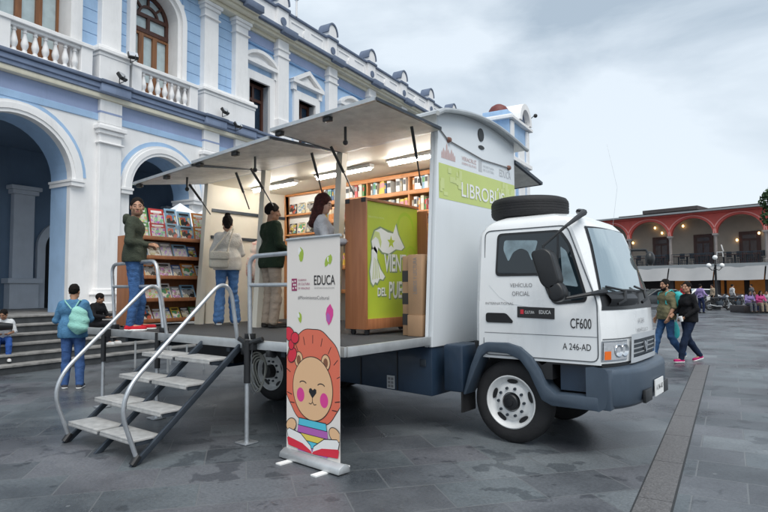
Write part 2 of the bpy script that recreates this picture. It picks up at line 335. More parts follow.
M['amber'] = mat('amber_lens', (0.80, 0.16, 0.02), 0.15, var=0.0)
M['lens'] = mat('clear_lamp_lens', (0.70, 0.72, 0.75), 0.1, metal=0.5, var=0.2, scale=30)
# ------------------------------------------------------------------ ground
BA = R(7.25)
DV = V(-math.sin(BA), math.cos(BA), 0); NV = V(math.cos(BA), math.sin(BA), 0)
FB = V(-12.475, 4.79, 0)                       # foot of the steps
FQ = FB - NV * 1.95                            # facade plane of the town hall
def W(s, o, z): return FQ + DV * s + NV * o + V(0, 0, z)
a0 = onz(632, 512); a1 = onz(677, 512); b0 = onz(694, 368); wd = NV * 0.235
p0 = a0 - DV * 4; p1 = p0 + DV * 13.0
sp0 = p0 - DV * 500; sp1 = p0 + DV * 700; sp0.z = sp1.z = 0.0
m = MB(); m.poly([sp0, sp1, sp1 - NV * 600, sp0 - NV * 600]); tag(m.build('plaza_pavement', M['paving'], smooth=False), kind='structure')
m = MB(); m.poly([sp0, sp0 + NV * 600, sp1 + NV * 600, sp1]); tag(m.build('plaza_pavement', M['paving2'], smooth=False), kind='structure')
M['joint'] = mat('dark_joint', (0.03, 0.033, 0.036), 0.7, var=0.4, scale=20)
m = MB()
for q_ in (-0.014, 0.235): m.poly([p0 + NV * q_ + V(0, 0, 0.002), p1 + NV * q_ + V(0, 0, 0.002), p1 + NV * (q_ + 0.016) + V(0, 0, 0.002), p0 + NV * (q_ + 0.016) + V(0, 0, 0.002)])
tag(m.build('strip_joint', M['joint'], smooth=False), kind='structure')
m = MB()
n_ = 12
for i in range(n_):                            # the strip is a row of granite slabs
    q0 = p0 + (p1 - p0) * (i / n_); q1 = p0 + (p1 - p0) * ((i + 1) / n_) - DV * 0.012
    m.prism([q0 + V(0, 0, 0.002), q0 + wd + V(0, 0, 0.002), q1 + wd + V(0, 0, 0.002), q1 + V(0, 0, 0.002)], (0, 0, 0.004))
tag(m.build('pavement_strip', M['strip'], smooth=False), kind='structure')
# ------------------------------------------------------------------ steps in front of the arcade
PL_Z = 1.05; NST = 6
m = MB()
for k in range(NST):
    z1 = PL_Z * (k + 1) / NST; o1 = 1.95 - k * 0.30
    if k == NST - 1: o1 = 0.42
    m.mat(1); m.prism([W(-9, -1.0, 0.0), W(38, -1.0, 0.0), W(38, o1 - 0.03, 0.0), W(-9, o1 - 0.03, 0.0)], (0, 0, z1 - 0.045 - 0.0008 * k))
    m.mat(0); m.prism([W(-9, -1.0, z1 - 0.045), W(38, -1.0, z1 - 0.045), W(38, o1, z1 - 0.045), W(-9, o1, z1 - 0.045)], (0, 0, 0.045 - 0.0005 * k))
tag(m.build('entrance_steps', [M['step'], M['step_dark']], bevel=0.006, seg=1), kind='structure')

# ------------------------------------------------------------------ the blue town hall
hall = thing('town_hall', FQ, 'long blue and white two storey town hall with arcade and balconies', 'building')
def fbox(m, s0, s1, o0, o1, z0, z1):
    return m.prism([W(s0, o0, z0), W(s1, o0, z0), W(s1, o1, z0), W(s0, o1, z0)], (0, 0, z1 - z0))
def sz(m, pts, o0, o1):                          # outline in the facade plane, given thickness
    return m.prism([W(s, o0, z) for s, z in pts], NV * (o1 - o0))
def arc(cx, cz, r, a0, a1, n=22): return [(cx + r * math.cos(a0 + (a1 - a0) * i / n), cz + r * math.sin(a0 + (a1 - a0) * i / n)) for i in range(n + 1)]
SPR = 4.30
ARCH = [(0.52, 1.30), (4.50, 1.06), (8.62, 0.72), (11.25, 1.05), (14.35, 1.05), (17.4, 1.05), (20.5, 1.05), (23.6, 1.05), (26.7, 1.05), (29.8, 1.05)]
PIL = [-1.75, 2.80, 6.20, 7.52, 9.72, 12.82, 15.90, 18.95, 22.05, 25.15, 28.25, 31.35]
# arcade wall, one piece per bay
edges = [-1.75, 2.80, 6.20 + 0.66, 9.72, 12.82, 15.90, 18.95, 22.05, 25.15, 28.25, 31.35]
m = MB()
m2 = MB()
for i, (cx, r) in enumerate(ARCH):
    s0, s1 = edges[i], edges[i + 1] if i + 1 < len(edges) else edges[i] + 3.1
    pts = [(s0, PL_Z), (cx - r, PL_Z), (cx - r, SPR)] + arc(cx, SPR, r, PI, 0)[1:-1] + [(cx + r, SPR), (cx + r, PL_Z), (s1, PL_Z), (s1, 6.02), (s0, 6.02)]
    sz(m, pts, -0.16, -0.02)                     # white skin
    inner = [(s0, PL_Z), (cx - r - 0.001, PL_Z), (cx - r - 0.001, SPR)] + arc(cx, SPR, r + 0.001, PI, 0)[1:-1] + [(cx + r + 0.001, SPR), (cx + r + 0.001, PL_Z), (s1, PL_Z), (s1, 6.02), (s0, 6.02)]
    sz(m2, inner, -0.85, -0.163)                 # blue reveal
    # archivolt ring, a thin blue line outside it, imposts
    ro, ri = r + 0.27, r - 0.012
    m3 = MB(); sz(m3, arc(cx, SPR, ro, 0, PI) + arc(cx, SPR, ri, PI, 0), -0.02, 0.075)
    sz(m3, arc(cx, SPR, r + 0.20, 0, PI) + arc(cx, SPR, r + 0.07, PI, 0), 0.075, 0.10)
    for sg in (-1, 1):
        sa = cx + sg * (r - 0.03); sb = cx + sg * (r + 0.30)
        fbox(m3, min(sa, sb), max(sa, sb), -0.87, 0.085, SPR - 0.16, SPR - 0.002); fbox(m3, min(sa, sb) - 0.02, max(sa, sb) + 0.02, -0.89, 0.11, SPR - 0.06, SPR - 0.003)
    m3.build('arch_moulding', M['trim'], hall, ang=20)
m.build('arcade_wall', M['trim'], hall, smooth=False)
m2.build('arch_reveal', M['blue'], hall, smooth=False)
for (cx, r) in ARCH:
    m = MB(); sz(m, arc(cx, SPR, r + 0.40, 0.05, PI - 0.05) + arc(cx, SPR, r + 0.29, PI - 0.05, 0.05), -0.02, -0.008); m.build('arch_blue_line', M['blue'], hall, smooth=False)
def pilaster(c, w, z0, z1, o0, o1, base_h, cap_h, name='pilaster'):
    m = MB(); h = w / 2
    fbox(m, c - h, c + h, o0, o1, z0, z1)
    if base_h:
        fbox(m, c - h - 0.10, c + h + 0.10, o0, o1 + 0.10, z0, z0 + base_h * 0.62); fbox(m, c - h - 0.14, c + h + 0.14, o0, o1 + 0.14, z0 + 0.001, z0 + 0.22)
        fbox(m, c - h - 0.13, c + h + 0.13, o0, o1 + 0.13, z0 + base_h * 0.62, z0 + base_h * 0.70); fbox(m, c - h - 0.05, c + h + 0.05, o0, o1 + 0.05, z0 + base_h * 0.70, z0 + base_h * 0.86)
    if cap_h:
        fbox(m, c - h - 0.05, c + h + 0.05, o0, o1 + 0.05, z1 - cap_h, z1 - cap_h * 0.62); fbox(m, c - h - 0.10, c + h + 0.10, o0, o1 + 0.10, z1 - cap_h * 0.62, z1 - cap_h * 0.25)
        fbox(m, c - h - 0.05, c + h + 0.05, o0, o1 + 0.06, z1 - cap_h * 1.9, z1 - cap_h * 1.75)
    return m.build(name, M['trim'], hall, bevel=0.012, seg=1)
for c in PIL: pilaster(c, 0.62, PL_Z, 5.86, -0.16, 0.10, 0.66, 0.28)
# entablature over the arcade
for c in PIL:
    m = MB(); fbox(m, c - 0.31, c + 0.31, -0.16, 0.10, 5.862, 6.47); m.build('frieze_block', M['trim'], hall, bevel=0.01, seg=1)
    m = MB(); fbox(m, c - 0.315, c + 0.315, -0.1, 0.105, 6.12, 6.17); m.build('frieze_line', M['periwinkle'], hall, smooth=False)
m = MB(); fbox(m, -6, 36, -0.85, -0.012, 6.022, 6.47); m.build('frieze_wall', M['periwinkle'], hall, smooth=False)
m = MB(); fbox(m, -6, 36, -0.1, 0.01, 5.93, 6.10); m.build('frieze_band', M['blue'], hall, bevel=0.008, seg=1)
m = MB(); fbox(m, -6, 36, -0.85, 0.16, 6.472, 6.60); m.build('cream_moulding', M['cream'], hall, bevel=0.02)
m = MB(); fbox(m, -6, 36, -0.85, 0.20, 6.602, 6.70); fbox(m, -6, 36, -0.85, 0.25, 6.701, 6.82)
for c in PIL: fbox(m, c - 0.42, c + 0.42, -0.2, 0.32, 6.605, 6.822)
m.build('ledge', M['ledge_mid'], hall, bevel=0.02)
m = MB(); fbox(m, -6, 36, -0.85, 0.31, 6.824, 6.92)
for c in PIL: fbox(m, c - 0.45, c + 0.45, -0.2, 0.37, 6.825, 6.915)
m.build('ledge_lip', M['slate'], hall, bevel=0.02)
# portico behind the arches
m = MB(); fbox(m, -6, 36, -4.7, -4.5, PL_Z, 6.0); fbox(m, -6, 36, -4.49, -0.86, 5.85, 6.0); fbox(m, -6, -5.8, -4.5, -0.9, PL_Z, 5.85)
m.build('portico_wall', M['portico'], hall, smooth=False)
m = MB(); fbox(m, -6, 36, -4.49, -0.1, PL_Z - 0.05, PL_Z - 0.002); m.build('portico_floor', M['step'], hall, smooth=False)
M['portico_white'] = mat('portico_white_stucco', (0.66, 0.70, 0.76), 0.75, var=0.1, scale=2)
def offs(px, py, o):
    P = onp(px, py, FQ + NV * o, NV); return (P - FQ).dot(DV), P.z
for k in range(6):
    s_, _ = offs(22, 240, -4.4); c = s_ + k * 5.4
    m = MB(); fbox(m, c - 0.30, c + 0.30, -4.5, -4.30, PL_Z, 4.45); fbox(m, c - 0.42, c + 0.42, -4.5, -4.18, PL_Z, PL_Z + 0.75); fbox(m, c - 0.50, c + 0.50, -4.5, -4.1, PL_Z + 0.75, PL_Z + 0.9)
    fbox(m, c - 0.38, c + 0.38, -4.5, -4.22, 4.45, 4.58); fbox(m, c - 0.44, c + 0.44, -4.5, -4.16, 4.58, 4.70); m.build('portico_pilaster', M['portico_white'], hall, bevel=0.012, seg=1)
    d_, dz = offs(64, 240, -4.45); dc = d_ + k * 5.4; r = 0.62; sp = 2.9
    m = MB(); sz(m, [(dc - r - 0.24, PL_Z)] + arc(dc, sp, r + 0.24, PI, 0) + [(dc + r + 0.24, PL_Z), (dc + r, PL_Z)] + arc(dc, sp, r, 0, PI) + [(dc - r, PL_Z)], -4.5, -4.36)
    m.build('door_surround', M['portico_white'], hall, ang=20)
    m = MB(); sz(m, [(dc - r, PL_Z)] + arc(dc, sp, r, PI, 0) + [(dc + r, PL_Z)], -4.5, -4.46); dr = m.build('doorway', M['dark'], hall, smooth=False)
    if k < 2:
        m = MB(); fbox(m, dc - 0.18, dc + 0.16, -4.45, -4.43, 2.1, 2.55); m.build('notice', mat('paper_notice%d' % k, (0.3, 0.32, 0.34), 0.7, var=0.2, scale=12), hall, smooth=False)
# upper storey, front section (boarded walls between pilasters)
SEC = 7.95
def boarded(name, s0, s1, z0, z1, o):
    m = MB(); fbox(m, s0, s1, o - 0.3, o, z0, z1); n = int((z1 - z0) / 0.30); h = (z1 - z0) / n
    for k in range(n): fbox(m, s0, s1, o, o + 0.022, z0 + k * h + 0.009, z0 + (k + 1) * h - 0.009)
    return m.build(name, M['blue'], hall, smooth=False)
WIN1 = (-0.05, 1.72); WIN2C, WIN2R = 4.32, 0.68
boarded('boarded_wall', 2.02, 3.36, 6.92, 11.0, -0.18); boarded('boarded_wall', 5.24, SEC, 6.92, 11.0, -0.18); boarded('boarded_wall', -6, -0.5, 6.92, 11.0, -0.18)
m = MB(); fbox(m, 3.36, 5.24, -0.5, -0.18, 10.12, 11.0); m.build('lintel_wall', M['blue'], hall, smooth=False)
for c in (2.80, 6.20, 7.52, -1.75):
    pilaster(c, 0.56, 7.75, 10.62, -0.2, 0.05, 0.0, 0.3, 'upper_pilaster')
def pedestal(s0, s1):
    m = MB(); fbox(m, s0, s1, -0.2, 0.20, 6.922, 7.66); fbox(m, s0 - 0.06, s1 + 0.06, -0.2, 0.27, 7.66, 7.76); fbox(m, s0 - 0.02, s1 + 0.02, -0.2, 0.22, 7.56, 7.66); fbox(m, s0, s1, -0.2, 0.16, 7.762, 7.86)
    m.build('pedestal', M['trim'], hall, bevel=0.014, seg=1)
pedestal(2.38, 3.24); pedestal(5.80, 7.98); pedestal(-2.2, -1.3)
def balustrade(s0, s1, n, wpost=0.30):
    m = MB(); fbox(m, s0 - wpost, s0, -0.2, 0.16, 6.922, 7.68); fbox(m, s1, s1 + wpost, -0.2, 0.16, 6.922, 7.68)
    fbox(m, s0, s1, -0.02, 0.14, 6.922, 7.0); fbox(m, s0 - wpost - 0.02, s1 + wpost + 0.02, -0.04, 0.20, 7.62, 7.72); fbox(m, s0, s1, -0.01, 0.13, 7.54, 7.62)
    root = m.build('balustrade', M['trim'], hall, bevel=0.01, seg=1)
    prof = [(0.055, 0), (0.055, 0.05), (0.04, 0.06), (0.075, 0.15), (0.082, 0.21), (0.06, 0.31), (0.036, 0.41), (0.034, 0.45), (0.052, 0.465), (0.052, 0.49), (0.036, 0.50), (0.05, 0.54)]
    for k in range(n):
        b = MB(); b.lathe(prof, W(s0 + (s1 - s0) * (k + 0.5) / n, 0.06, 7.0), n=14); b.build('baluster', M['trim'], root)
balustrade(0.28, 1.92, 7); balustrade(3.64, 5.28, 7)
m = MB(); fbox(m, -0.5, -0.2, -0.3, 0.02, 6.922, 11.0); fbox(m, 1.72, 2.02, -0.62, 0.02, 6.922, 11.0); m.build('window_jamb', M['trim'], hall, bevel=0.015)
# tall French windows
def french(s0, s1, z0, z1, o, nl, arch_r=None):
    root = MB(); fbox(root, s0, s1, o - 0.06, o - 0.03, z0, z1 + (arch_r or 0)); win = root.build('window', M['curtain'], hall, smooth=False)
    f = MB(); wl = (s1 - s0) / nl
    for k in range(nl + 1):
        c = s0 + k * wl; hw = 0.05 if k in (0, nl) else 0.075
        fbox(f, c - hw, c + hw, o - 0.03, o + 0.035, z0, z1)
    for z in (z0, z1): fbox(f, s0, s1, o - 0.03, o + 0.028, z - 0.05, z + 0.07)
    for k in range(nl): fbox(f, s0 + k * wl, s0 + (k + 1) * wl, o - 0.03, o + 0.022, z0 + 0.02, z0 + 0.62)
    f.build('frame', M['door_wood'], win, smooth=False)
    return win
french(-0.20, 1.72, 6.93, 9.6, -0.55, 4)
wn = french(WIN2C - WIN2R, WIN2C + WIN2R, 6.93, 8.95, -0.55, 3, arch_r=1.05)
f = MB(); o = -0.55
for z0_, z1_ in ((8.98, 9.10), (9.44, 9.54)): fbox(f, WIN2C - WIN2R, WIN2C + WIN2R, o - 0.03, o + 0.05, z0_, z1_)
for s_ in (WIN2C - WIN2R, WIN2C + WIN2R - 0.09, WIN2C - 0.045): fbox(f, s_, s_ + 0.09, o - 0.03, o + 0.045, 8.98, 9.50)
sz(f, arc(WIN2C, 9.46, WIN2R, 0, PI) + arc(WIN2C, 9.46, WIN2R - 0.10, PI, 0), o - 0.03, o + 0.048)
sz(f, arc(WIN2C, 9.46, 0.36, 0, PI) + arc(WIN2C, 9.46, 0.29, PI, 0), o - 0.03, o + 0.042)
for q in (45, 90, 135):
    a = R(q); u = V(math.cos(a), math.sin(a), 0); n_ = V(-math.sin(a), math.cos(a), 0); P = [u * 0.3 + n_ * 0.03, u * 0.62 + n_ * 0.03, u * 0.62 - n_ * 0.03, u * 0.3 - n_ * 0.03]
    sz(f, [(WIN2C + p.x, 9.46 + p.y) for p in P], o - 0.03, o + 0.04)
f.build('transom', M['door_dark'], wn, smooth=False)
m = MB(); rr = WIN2R + 0.02
pts = [(3.36, 6.93), (WIN2C - rr, 6.93), (WIN2C - rr, 9.46)] + arc(WIN2C, 9.46, rr, PI, 0)[1:-1] + [(WIN2C + rr, 9.46), (WIN2C + rr, 6.93), (5.24, 6.93), (5.24, 10.12), (3.36, 10.12)]
sz(m, pts, -0.60, -0.10); m.build('window_surround', M['trim'], hall, smooth=False)
m = MB(); sz(m, arc(WIN2C, 9.46, rr + 0.26, 0, PI) + arc(WIN2C, 9.46, rr + 0.10, PI, 0), -0.1, 0.0)
for sg in (-1, 1):
    s_ = WIN2C + sg * (rr + 0.18); fbox(m, s_ - 0.08, s_ + 0.08, -0.1, 0.0, 7.7, 9.46)
m.build('window_moulding', M['trim'], hall, ang=20)
# upper storey, long section beyond
O2 = -0.28
m = MB(); fbox(m, SEC, 36, O2 - 0.8, O2 - 0.3, 6.92, 11.0)
m.build('back_wall', M['blue_deep'], hall, smooth=False)
cs = [8.62, 11.28, 14.36, 17.42, 20.50, 23.60, 26.70, 29.80]; hw = 0.52
m = MB(); prev = SEC
for c in cs:
    fbox(m, prev, c - hw, O2 - 0.3, O2, 6.92, 11.0); fbox(m, c - hw, c + hw, O2 - 0.3, O2, 8.84, 11.0); prev = c + hw
fbox(m, prev, 36, O2 - 0.3, O2, 6.92, 11.0); m.build('upper_wall', M['blue'], hall, smooth=False)
for i, c in enumerate(cs):
    m = MB(); fbox(m, c - hw, c + hw, O2 - 0.32, O2 - 0.30, 6.95, 8.84); wi = m.build('window', M['glass_dark'], hall, smooth=False)
    f = MB()
    for s_ in (c - hw, c - 0.05, c + hw - 0.1): fbox(f, s_, s_ + 0.1, O2 - 0.30, O2 - 0.23, 6.95, 8.84)
    fbox(f, c - hw, c + hw, O2 - 0.30, O2 - 0.235, 8.22, 8.32); fbox(f, c - hw, c + hw, O2 - 0.30, O2 - 0.24, 8.72, 8.84); f.build('frame', M['door_dark'], wi, smooth=False)
    m = MB()
    for sg in (-1, 1): s_ = c + sg * (hw + 0.14); fbox(m, s_ - 0.14, s_ + 0.14, O2 - 0.3, O2 + 0.10, 6.92, 9.14)
    fbox(m, c - hw, c + hw, O2 - 0.3, O2 + 0.10, 8.84, 9.14); fbox(m, c - 0.95, c + 0.95, O2, O2 + 0.22, 9.38, 9.50)
    for sg in (-1, 1): fbox(m, c + sg * 0.8 - 0.1, c + sg * 0.8 + 0.1, O2, O2 + 0.14, 9.12, 9.38)
    if i % 2 == 0:
        r_ = 1.25; zc = 9.50 + 0.42 - r_; a_ = math.acos((9.50 - zc) / r_)
        sz(m, arc(c, zc, r_, PI / 2 - a_, PI / 2 + a_, 14) + arc(c, zc, r_ - 0.11, PI / 2 + a_ * 0.93, PI / 2 - a_ * 0.93, 14), O2, O2 + 0.22); sz(m, arc(c, zc, r_ - 0.1, PI / 2 - a_ * 0.9, PI / 2 + a_ * 0.9, 14), O2, O2 + 0.06)
        sz(m, arc(c, zc - 0.06, r_ - 0.2, PI / 2 - a_ * 0.62, PI / 2 + a_ * 0.62, 14), O2 + 0.06, O2 + 0.10)
    else:
        sz(m, [(c - 0.95, 9.50), (c + 0.95, 9.50), (c, 10.02)], O2, O2 + 0.06)
        sz(m, [(c - 0.98, 9.50), (c - 0.70, 9.50), (c, 9.90), (c + 0.70, 9.50), (c + 0.98, 9.50), (c, 10.06)], O2 + 0.001, O2 + 0.22); sz(m, [(c - 0.42, 9.55), (c + 0.42, 9.55), (c, 9.79)], O2 + 0.06, O2 + 0.12)
    m.build('pediment', M['trim'], hall, ang=20)
for c in PIL[4:]:
    m = MB(); fbox(m, c - 0.29, c + 0.29, O2, O2 + 0.24, 6.92, 10.68); fbox(m, c - 0.33, c + 0.33, O2, O2 + 0.28, 10.02, 10.10); fbox(m, c - 0.33, c + 0.33, O2, O2 + 0.28, 10.28, 10.36)
    fbox(m, c - 0.36, c + 0.36, O2, O2 + 0.32, 6.922, 7.7); m.build('upper_pilaster', M['trim'], hall, bevel=0.012, seg=1)
m = MB(); fbox(m, SEC, 36, O2, O2 + 0.012, 10.20, 10.52); m.build('frieze_panel', M['periwinkle'], hall, smooth=False)
m = MB(); fbox(m, SEC, 36, O2, O2 + 0.05, 10.08, 10.13); m.build('string_course', M['blue_deep'], hall, smooth=False)
# cornice and parapet with finials
def cornice(s0, s1, o):
    m = MB(); fbox(m, s0, s1, o - 0.6, o + 0.30, 10.68, 10.78); fbox(m, s0, s1, o - 0.6, o + 0.40, 10.781, 10.88); fbox(m, s0, s1, o - 0.6, o + 0.10, 10.55, 10.68)
    m.build('cornice', M['cream'], hall, bevel=0.02)
    m = MB(); fbox(m, s0, s1, o - 0.6, o + 0.52, 10.882, 11.02)
    for c in PIL:
        if s0 < c < s1: fbox(m, c - 0.40, c + 0.40, o, o + 0.60, 10.79, 11.03)
    m.build('cornice_ledge', M['slate'], hall, bevel=0.02)
    m = MB(); fbox(m, s0, s1, o - 0.3, o + 0.08, 11.02, 11.86)
    for i in range(len(PIL) - 1):
        if PIL[i] >= s0 and PIL[i + 1] <= s1 + 0.5:
            a_, b_ = PIL[i] + 0.5, PIL[i + 1] - 0.5; c = (a_ + b_) / 2
            for (x0, x1, z0, z1) in ((a_, b_, 11.18, 11.24), (a_, b_, 11.66, 11.72), (a_, a_ + 0.06, 11.24, 11.66), (b_ - 0.06, b_, 11.24, 11.66)):
                if x1 - x0 > 0.01: fbox(m, x0, x1, o + 0.08, o + 0.11, z0, z1)
            if b_ - a_ > 1: sz(m, arc(c, 11.45, 0.26, 0, 2 * PI, 20)[:-1], o + 0.08, o + 0.13)
    for c in PIL:
        if s0 < c < s1: fbox(m, c - 0.30, c + 0.30, o - 0.3, o + 0.20, 11.03, 11.86)
    m.build('parapet', M['trim'], hall, smooth=False)
    m = MB(); fbox(m, s0, s1, o - 0.36, o + 0.16, 11.862, 11.95)
    for c in PIL:
        if s0 < c < s1: fbox(m, c - 0.36, c + 0.36, o - 0.36, o + 0.27, 11.863, 11.97)
    m.build('coping', M['slate'], hall, bevel=0.015)
    for c in PIL:
        if s0 < c < s1:
            m = MB(); P = [(c - 0.30, 11.97), (c + 0.30, 11.97)] + [(c + 0.30 * math.cos(a), 12.12 + 0.40 * math.sin(a)) for a in [PI * k / 14 for k in range(15)]]
            sz(m, P, o - 0.25, o + 0.2); fi = m.build('finial', M['trim'], hall, bevel=0.012, seg=1)
            m = MB(); P = [(c + 0.36 * math.cos(a), 12.12 + 0.47 * math.sin(a)) for a in [PI * k / 16 for k in range(17)]] + [(c + 0.30 * math.cos(a), 12.12 + 0.40 * math.sin(a)) for a in [PI * k / 16 for k in range(16, -1, -1)]]
            sz(m, P, o - 0.29, o + 0.24); m.build('hood', M['slate'], fi, ang=20)
            m = MB(); sz(m, arc(c, 11.42, 0.15, 0, 2 * PI, 18)[:-1], o + 0.20, o + 0.235); m.build('roundel', M['slate'], hall, smooth=False)
cornice(-6, SEC, 0.06); cornice(SEC + 0.002, 33.5, O2)
m = MB(); fbox(m, -6, 36, -9, -4.75, 0, 10.9); fbox(m, -6, 36, -4.75, O2 - 0.81, 6.05, 10.9); m.build('core', M['blue'], hall, smooth=False)
# corner pavilion at the far end
s0, s1 = 33.6, 38.0
m = MB(); fbox(m, s0, s1, -7, 0.5, 0, 13.7); pv = m.build('corner_pavilion', M['blue'], hall, smooth=False)
m = MB()
for c in (s0 + 0.4, s1 - 0.4): fbox(m, c - 0.3, c + 0.3, 0.5, 0.66, 7, 13.6)
fbox(m, s0 - 0.3, s1 + 0.3, -7.2, 0.85, 13.7, 13.92); fbox(m, s0 - 0.15, s1 + 0.15, -7.1, 0.8, 10.7, 11.0); fbox(m, s0 - 0.1, s1 + 0.1, -7.1, 0.72, 13.92, 14.05)
for c in ((s0 + s1) / 2 + 0.3,): fbox(m, c - 0.7, c + 0.7, 0.5, 0.62, 8, 12)
m.build('pavilion_trim', M['trim'], pv, bevel=0.02, seg=1)
m = MB(); c = s1 - 1.55; sz(m, arc(c, 14.0, 1.45, 0, PI) + arc(c, 14.0, 1.0, PI, 0), -0.6, 0.9); m.build('segmental_pediment', M['trim'], pv, ang=20)
m = MB(); sz(m, arc(c, 14.0, 1.0, 0, PI), -0.6, 0.5); m.build('pediment_panel', M['slate'], pv, smooth=False)
m = MB(); fbox(m, s0 + 0.2, s0 + 1.9, -1.6, 0.3, 14.05, 14.5); m.build('turret', M['blue'], pv, bevel=0.03)
m = MB(); m.lathe([(0.75, 0), (0.72, 0.25), (0.55, 0.5), (0.25, 0.68), (0.02, 0.74)], W(s0 + 1.05, -0.65, 14.5), n=20); m.build('dome', mat('red_tile', (0.17, 0.04, 0.035), 0.6, var=0.3, scale=8), pv)
m = MB(); m.tube([W(s1 - 0.6, 0.6, 14.3), W(s1 + 0.9, 0.9, 15.3)], 0.03, 6); m.build('camera_arm', M['black'], pv)
m = MB(); m.ball(W(s1 + 0.9, 0.9, 15.2), 0.16); m.build('camera_ball', M['black'], pv)
# antenna mast and roof camera on the parapet
t = thing('roof_mast', W(9.4, -1.6, 11.0), 'thin antenna mast with a small round siren on the parapet', 'antenna')
m = MB(); m.tube([W(9.4, -1.6, 10.9), W(9.4, -1.6, 16.5)], 0.035, 6); m.tube([W(9.2, -1.6, 10.9), W(9.2, -1.6, 15.5)], 0.02, 6); m.build('pole', M['galv'], t)
m = MB(); m.ball(W(10.5, -0.1, 12.75), (0.15, 0.15, 0.2)); m.tube([W(10.5, -0.1, 11.93), W(10.5, -0.1, 12.7)], 0.04, 6); m.build('siren', M['trim'], t)
# floodlights fixed to the ledge
def floodlight(px, py, o, label, rz):
    P = onp(px, py, FQ + NV * o, NV); t = thing('floodlight', P, label, 'floodlight', 'floodlights on the town hall front')
    m = MB(); Mx = Euler((R(-35), 0, rz)).to_matrix(); m.box(P + V(0, 0, 0.06), (0.26, 0.10, 0.20), Mx); m.build('housing', M['black'], t, bevel=0.02)
    m = MB(); m.box(P + V(0, 0, 0.06) + Mx @ V(0, -0.055, 0), (0.22, 0.012, 0.16), Mx); m.build('lens', M['lens'], t, smooth=False)
    m = MB(); m.tube([P + V(-0.13, 0, 0.05), P + V(-0.13, 0, -0.09), P + V(0.13, 0, -0.09), P + V(0.13, 0, 0.05)], 0.012, 6); m.build('bracket', M['black'], t)
floodlight(133, 58, 0.45, 'square floodlight with pale lens beside the second balcony', BA + R(70)); floodlight(122, 79, 0.42, 'black floodlight on the ledge below the first white pilaster', BA + R(110))
floodlight(225, 113, 0.42, 'small black floodlight on the ledge under the twin pilasters', BA + R(100)); floodlight(238, 127, 0.5, 'black floodlight hanging at the ledge corner above the truck awning', BA + R(90))
# lamp globe inside the first arch
t = thing('arch_lamp', W(0.8, -1.6, 5.6), 'small white globe lamp hanging in the dark first arch', 'lamp')
m = MB(); P = onp(32, 123, FQ - NV * 1.6, NV); m.ball(P, 0.07); m.build('globe', M['trim'], t); m = MB(); m.tube([P, P + V(0, 0, 0.5)], 0.012, 6); m.build('stem', M['black'], t)

# ------------------------------------------------------------------ arcade building across the plaza
E_A = V(-0.987, 0.163, 0).normalized(); E_N = V(-E_A.y, E_A.x, 0)
if E_N.y > 0: E_N = -E_N
EQ = V(-8.576, 58.154, 0)
def X(s, o, z): return EQ + E_A * s + E_N * o + V(0, 0, z)
def xbox(m, s0, s1, o0, o1, z0, z1): return m.prism([X(s0, o0, z0), X(s1, o0, z0), X(s1, o1, z0), X(s0, o1, z0)], (0, 0, z1 - z0))
def xsz(m, pts, o0, o1): return m.prism([X(s, o0, z) for s, z in pts], E_N * (o1 - o0))
M['red'] = mat('red_stucco', (0.56, 0.095, 0.075), 0.75, var=0.15, scale=1.0, dirt=0.25)
M['red_line'] = mat('pale_red_trim', (0.72, 0.27, 0.24), 0.7, var=0.05)
M['ochre'] = mat('cream_plaster', (0.46, 0.39, 0.32), 0.8, var=0.1, scale=1.0)
M['grey_fascia'] = mat('grey_fascia', (0.30, 0.32, 0.33), 0.7, var=0.1, scale=1.0)
M['tarp'] = mat('grey_tarpaulin', (0.40, 0.40, 0.40), 0.8, var=0.08, scale=0.8)
M['stone_col'] = mat('stone_column', (0.34, 0.30, 0.28), 0.7, var=0.15, scale=3)
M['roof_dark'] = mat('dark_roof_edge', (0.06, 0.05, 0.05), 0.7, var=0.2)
M['warm'] = mat('warm_lamp', (1, 0.75, 0.4), 0.4, var=0.0, emit=(1.0, 0.62, 0.25), es=2.6)
M['shop'] = mat('orange_glow_shop_wall', (0.46, 0.18, 0.06), 0.7, var=0.4, scale=0.9, emit=(1.0, 0.36, 0.06), es=0.04)  # wall itself emits faintly, standing in for the lit shop interior
arc_b = thing('arcade_building', X(0, 0, 0), 'red arched two storey arcade building across the plaza', 'building')
sp_ = 3.85; colz = [-0.2 + k * sp_ for k in range(-4, 6)]; ZB, ZS, ZT = 3.55, 6.25, 8.05
m = MB(); mr = MB()
for i in range(len(colz) - 1):
    a_, b_ = colz[i], colz[i + 1]; c = (a_ + b_) / 2; r = (b_ - a_) / 2 - 0.16; k = 0.86
    A = [(c + r * math.cos(q), ZS + r * k * math.sin(q)) for q in [PI - PI * j / 20 for j in range(21)]]
    xsz(m, [(a_, ZS)] + A + [(b_, ZS), (b_, ZT), (a_, ZT)], -0.35, 0)
    B1 = [(c + (r + 0.02) * math.cos(q), ZS + (r + 0.02) * k * math.sin(q)) for q in [PI * j / 20 for j in range(21)]]; B0 = [(c + (r - 0.02) * math.cos(q), ZS + (r - 0.02) * k * math.sin(q)) for q in [PI - PI * j / 20 for j in range(21)]]
    xsz(mr, [(c + (r + 0.30) * math.cos(q), ZS + (r + 0.30) * k * math.sin(q)) for q in [PI * j / 20 for j in range(21)]] + [(c + (r + 0.19) * math.cos(q), ZS + (r + 0.19) * k * math.sin(q)) for q in [PI - PI * j / 20 for j in range(21)]], 0, 0.05)
m.build('arch_wall', M['red'], arc_b, smooth=False); mr.build('arch_line', M['red_line'], arc_b, smooth=False)
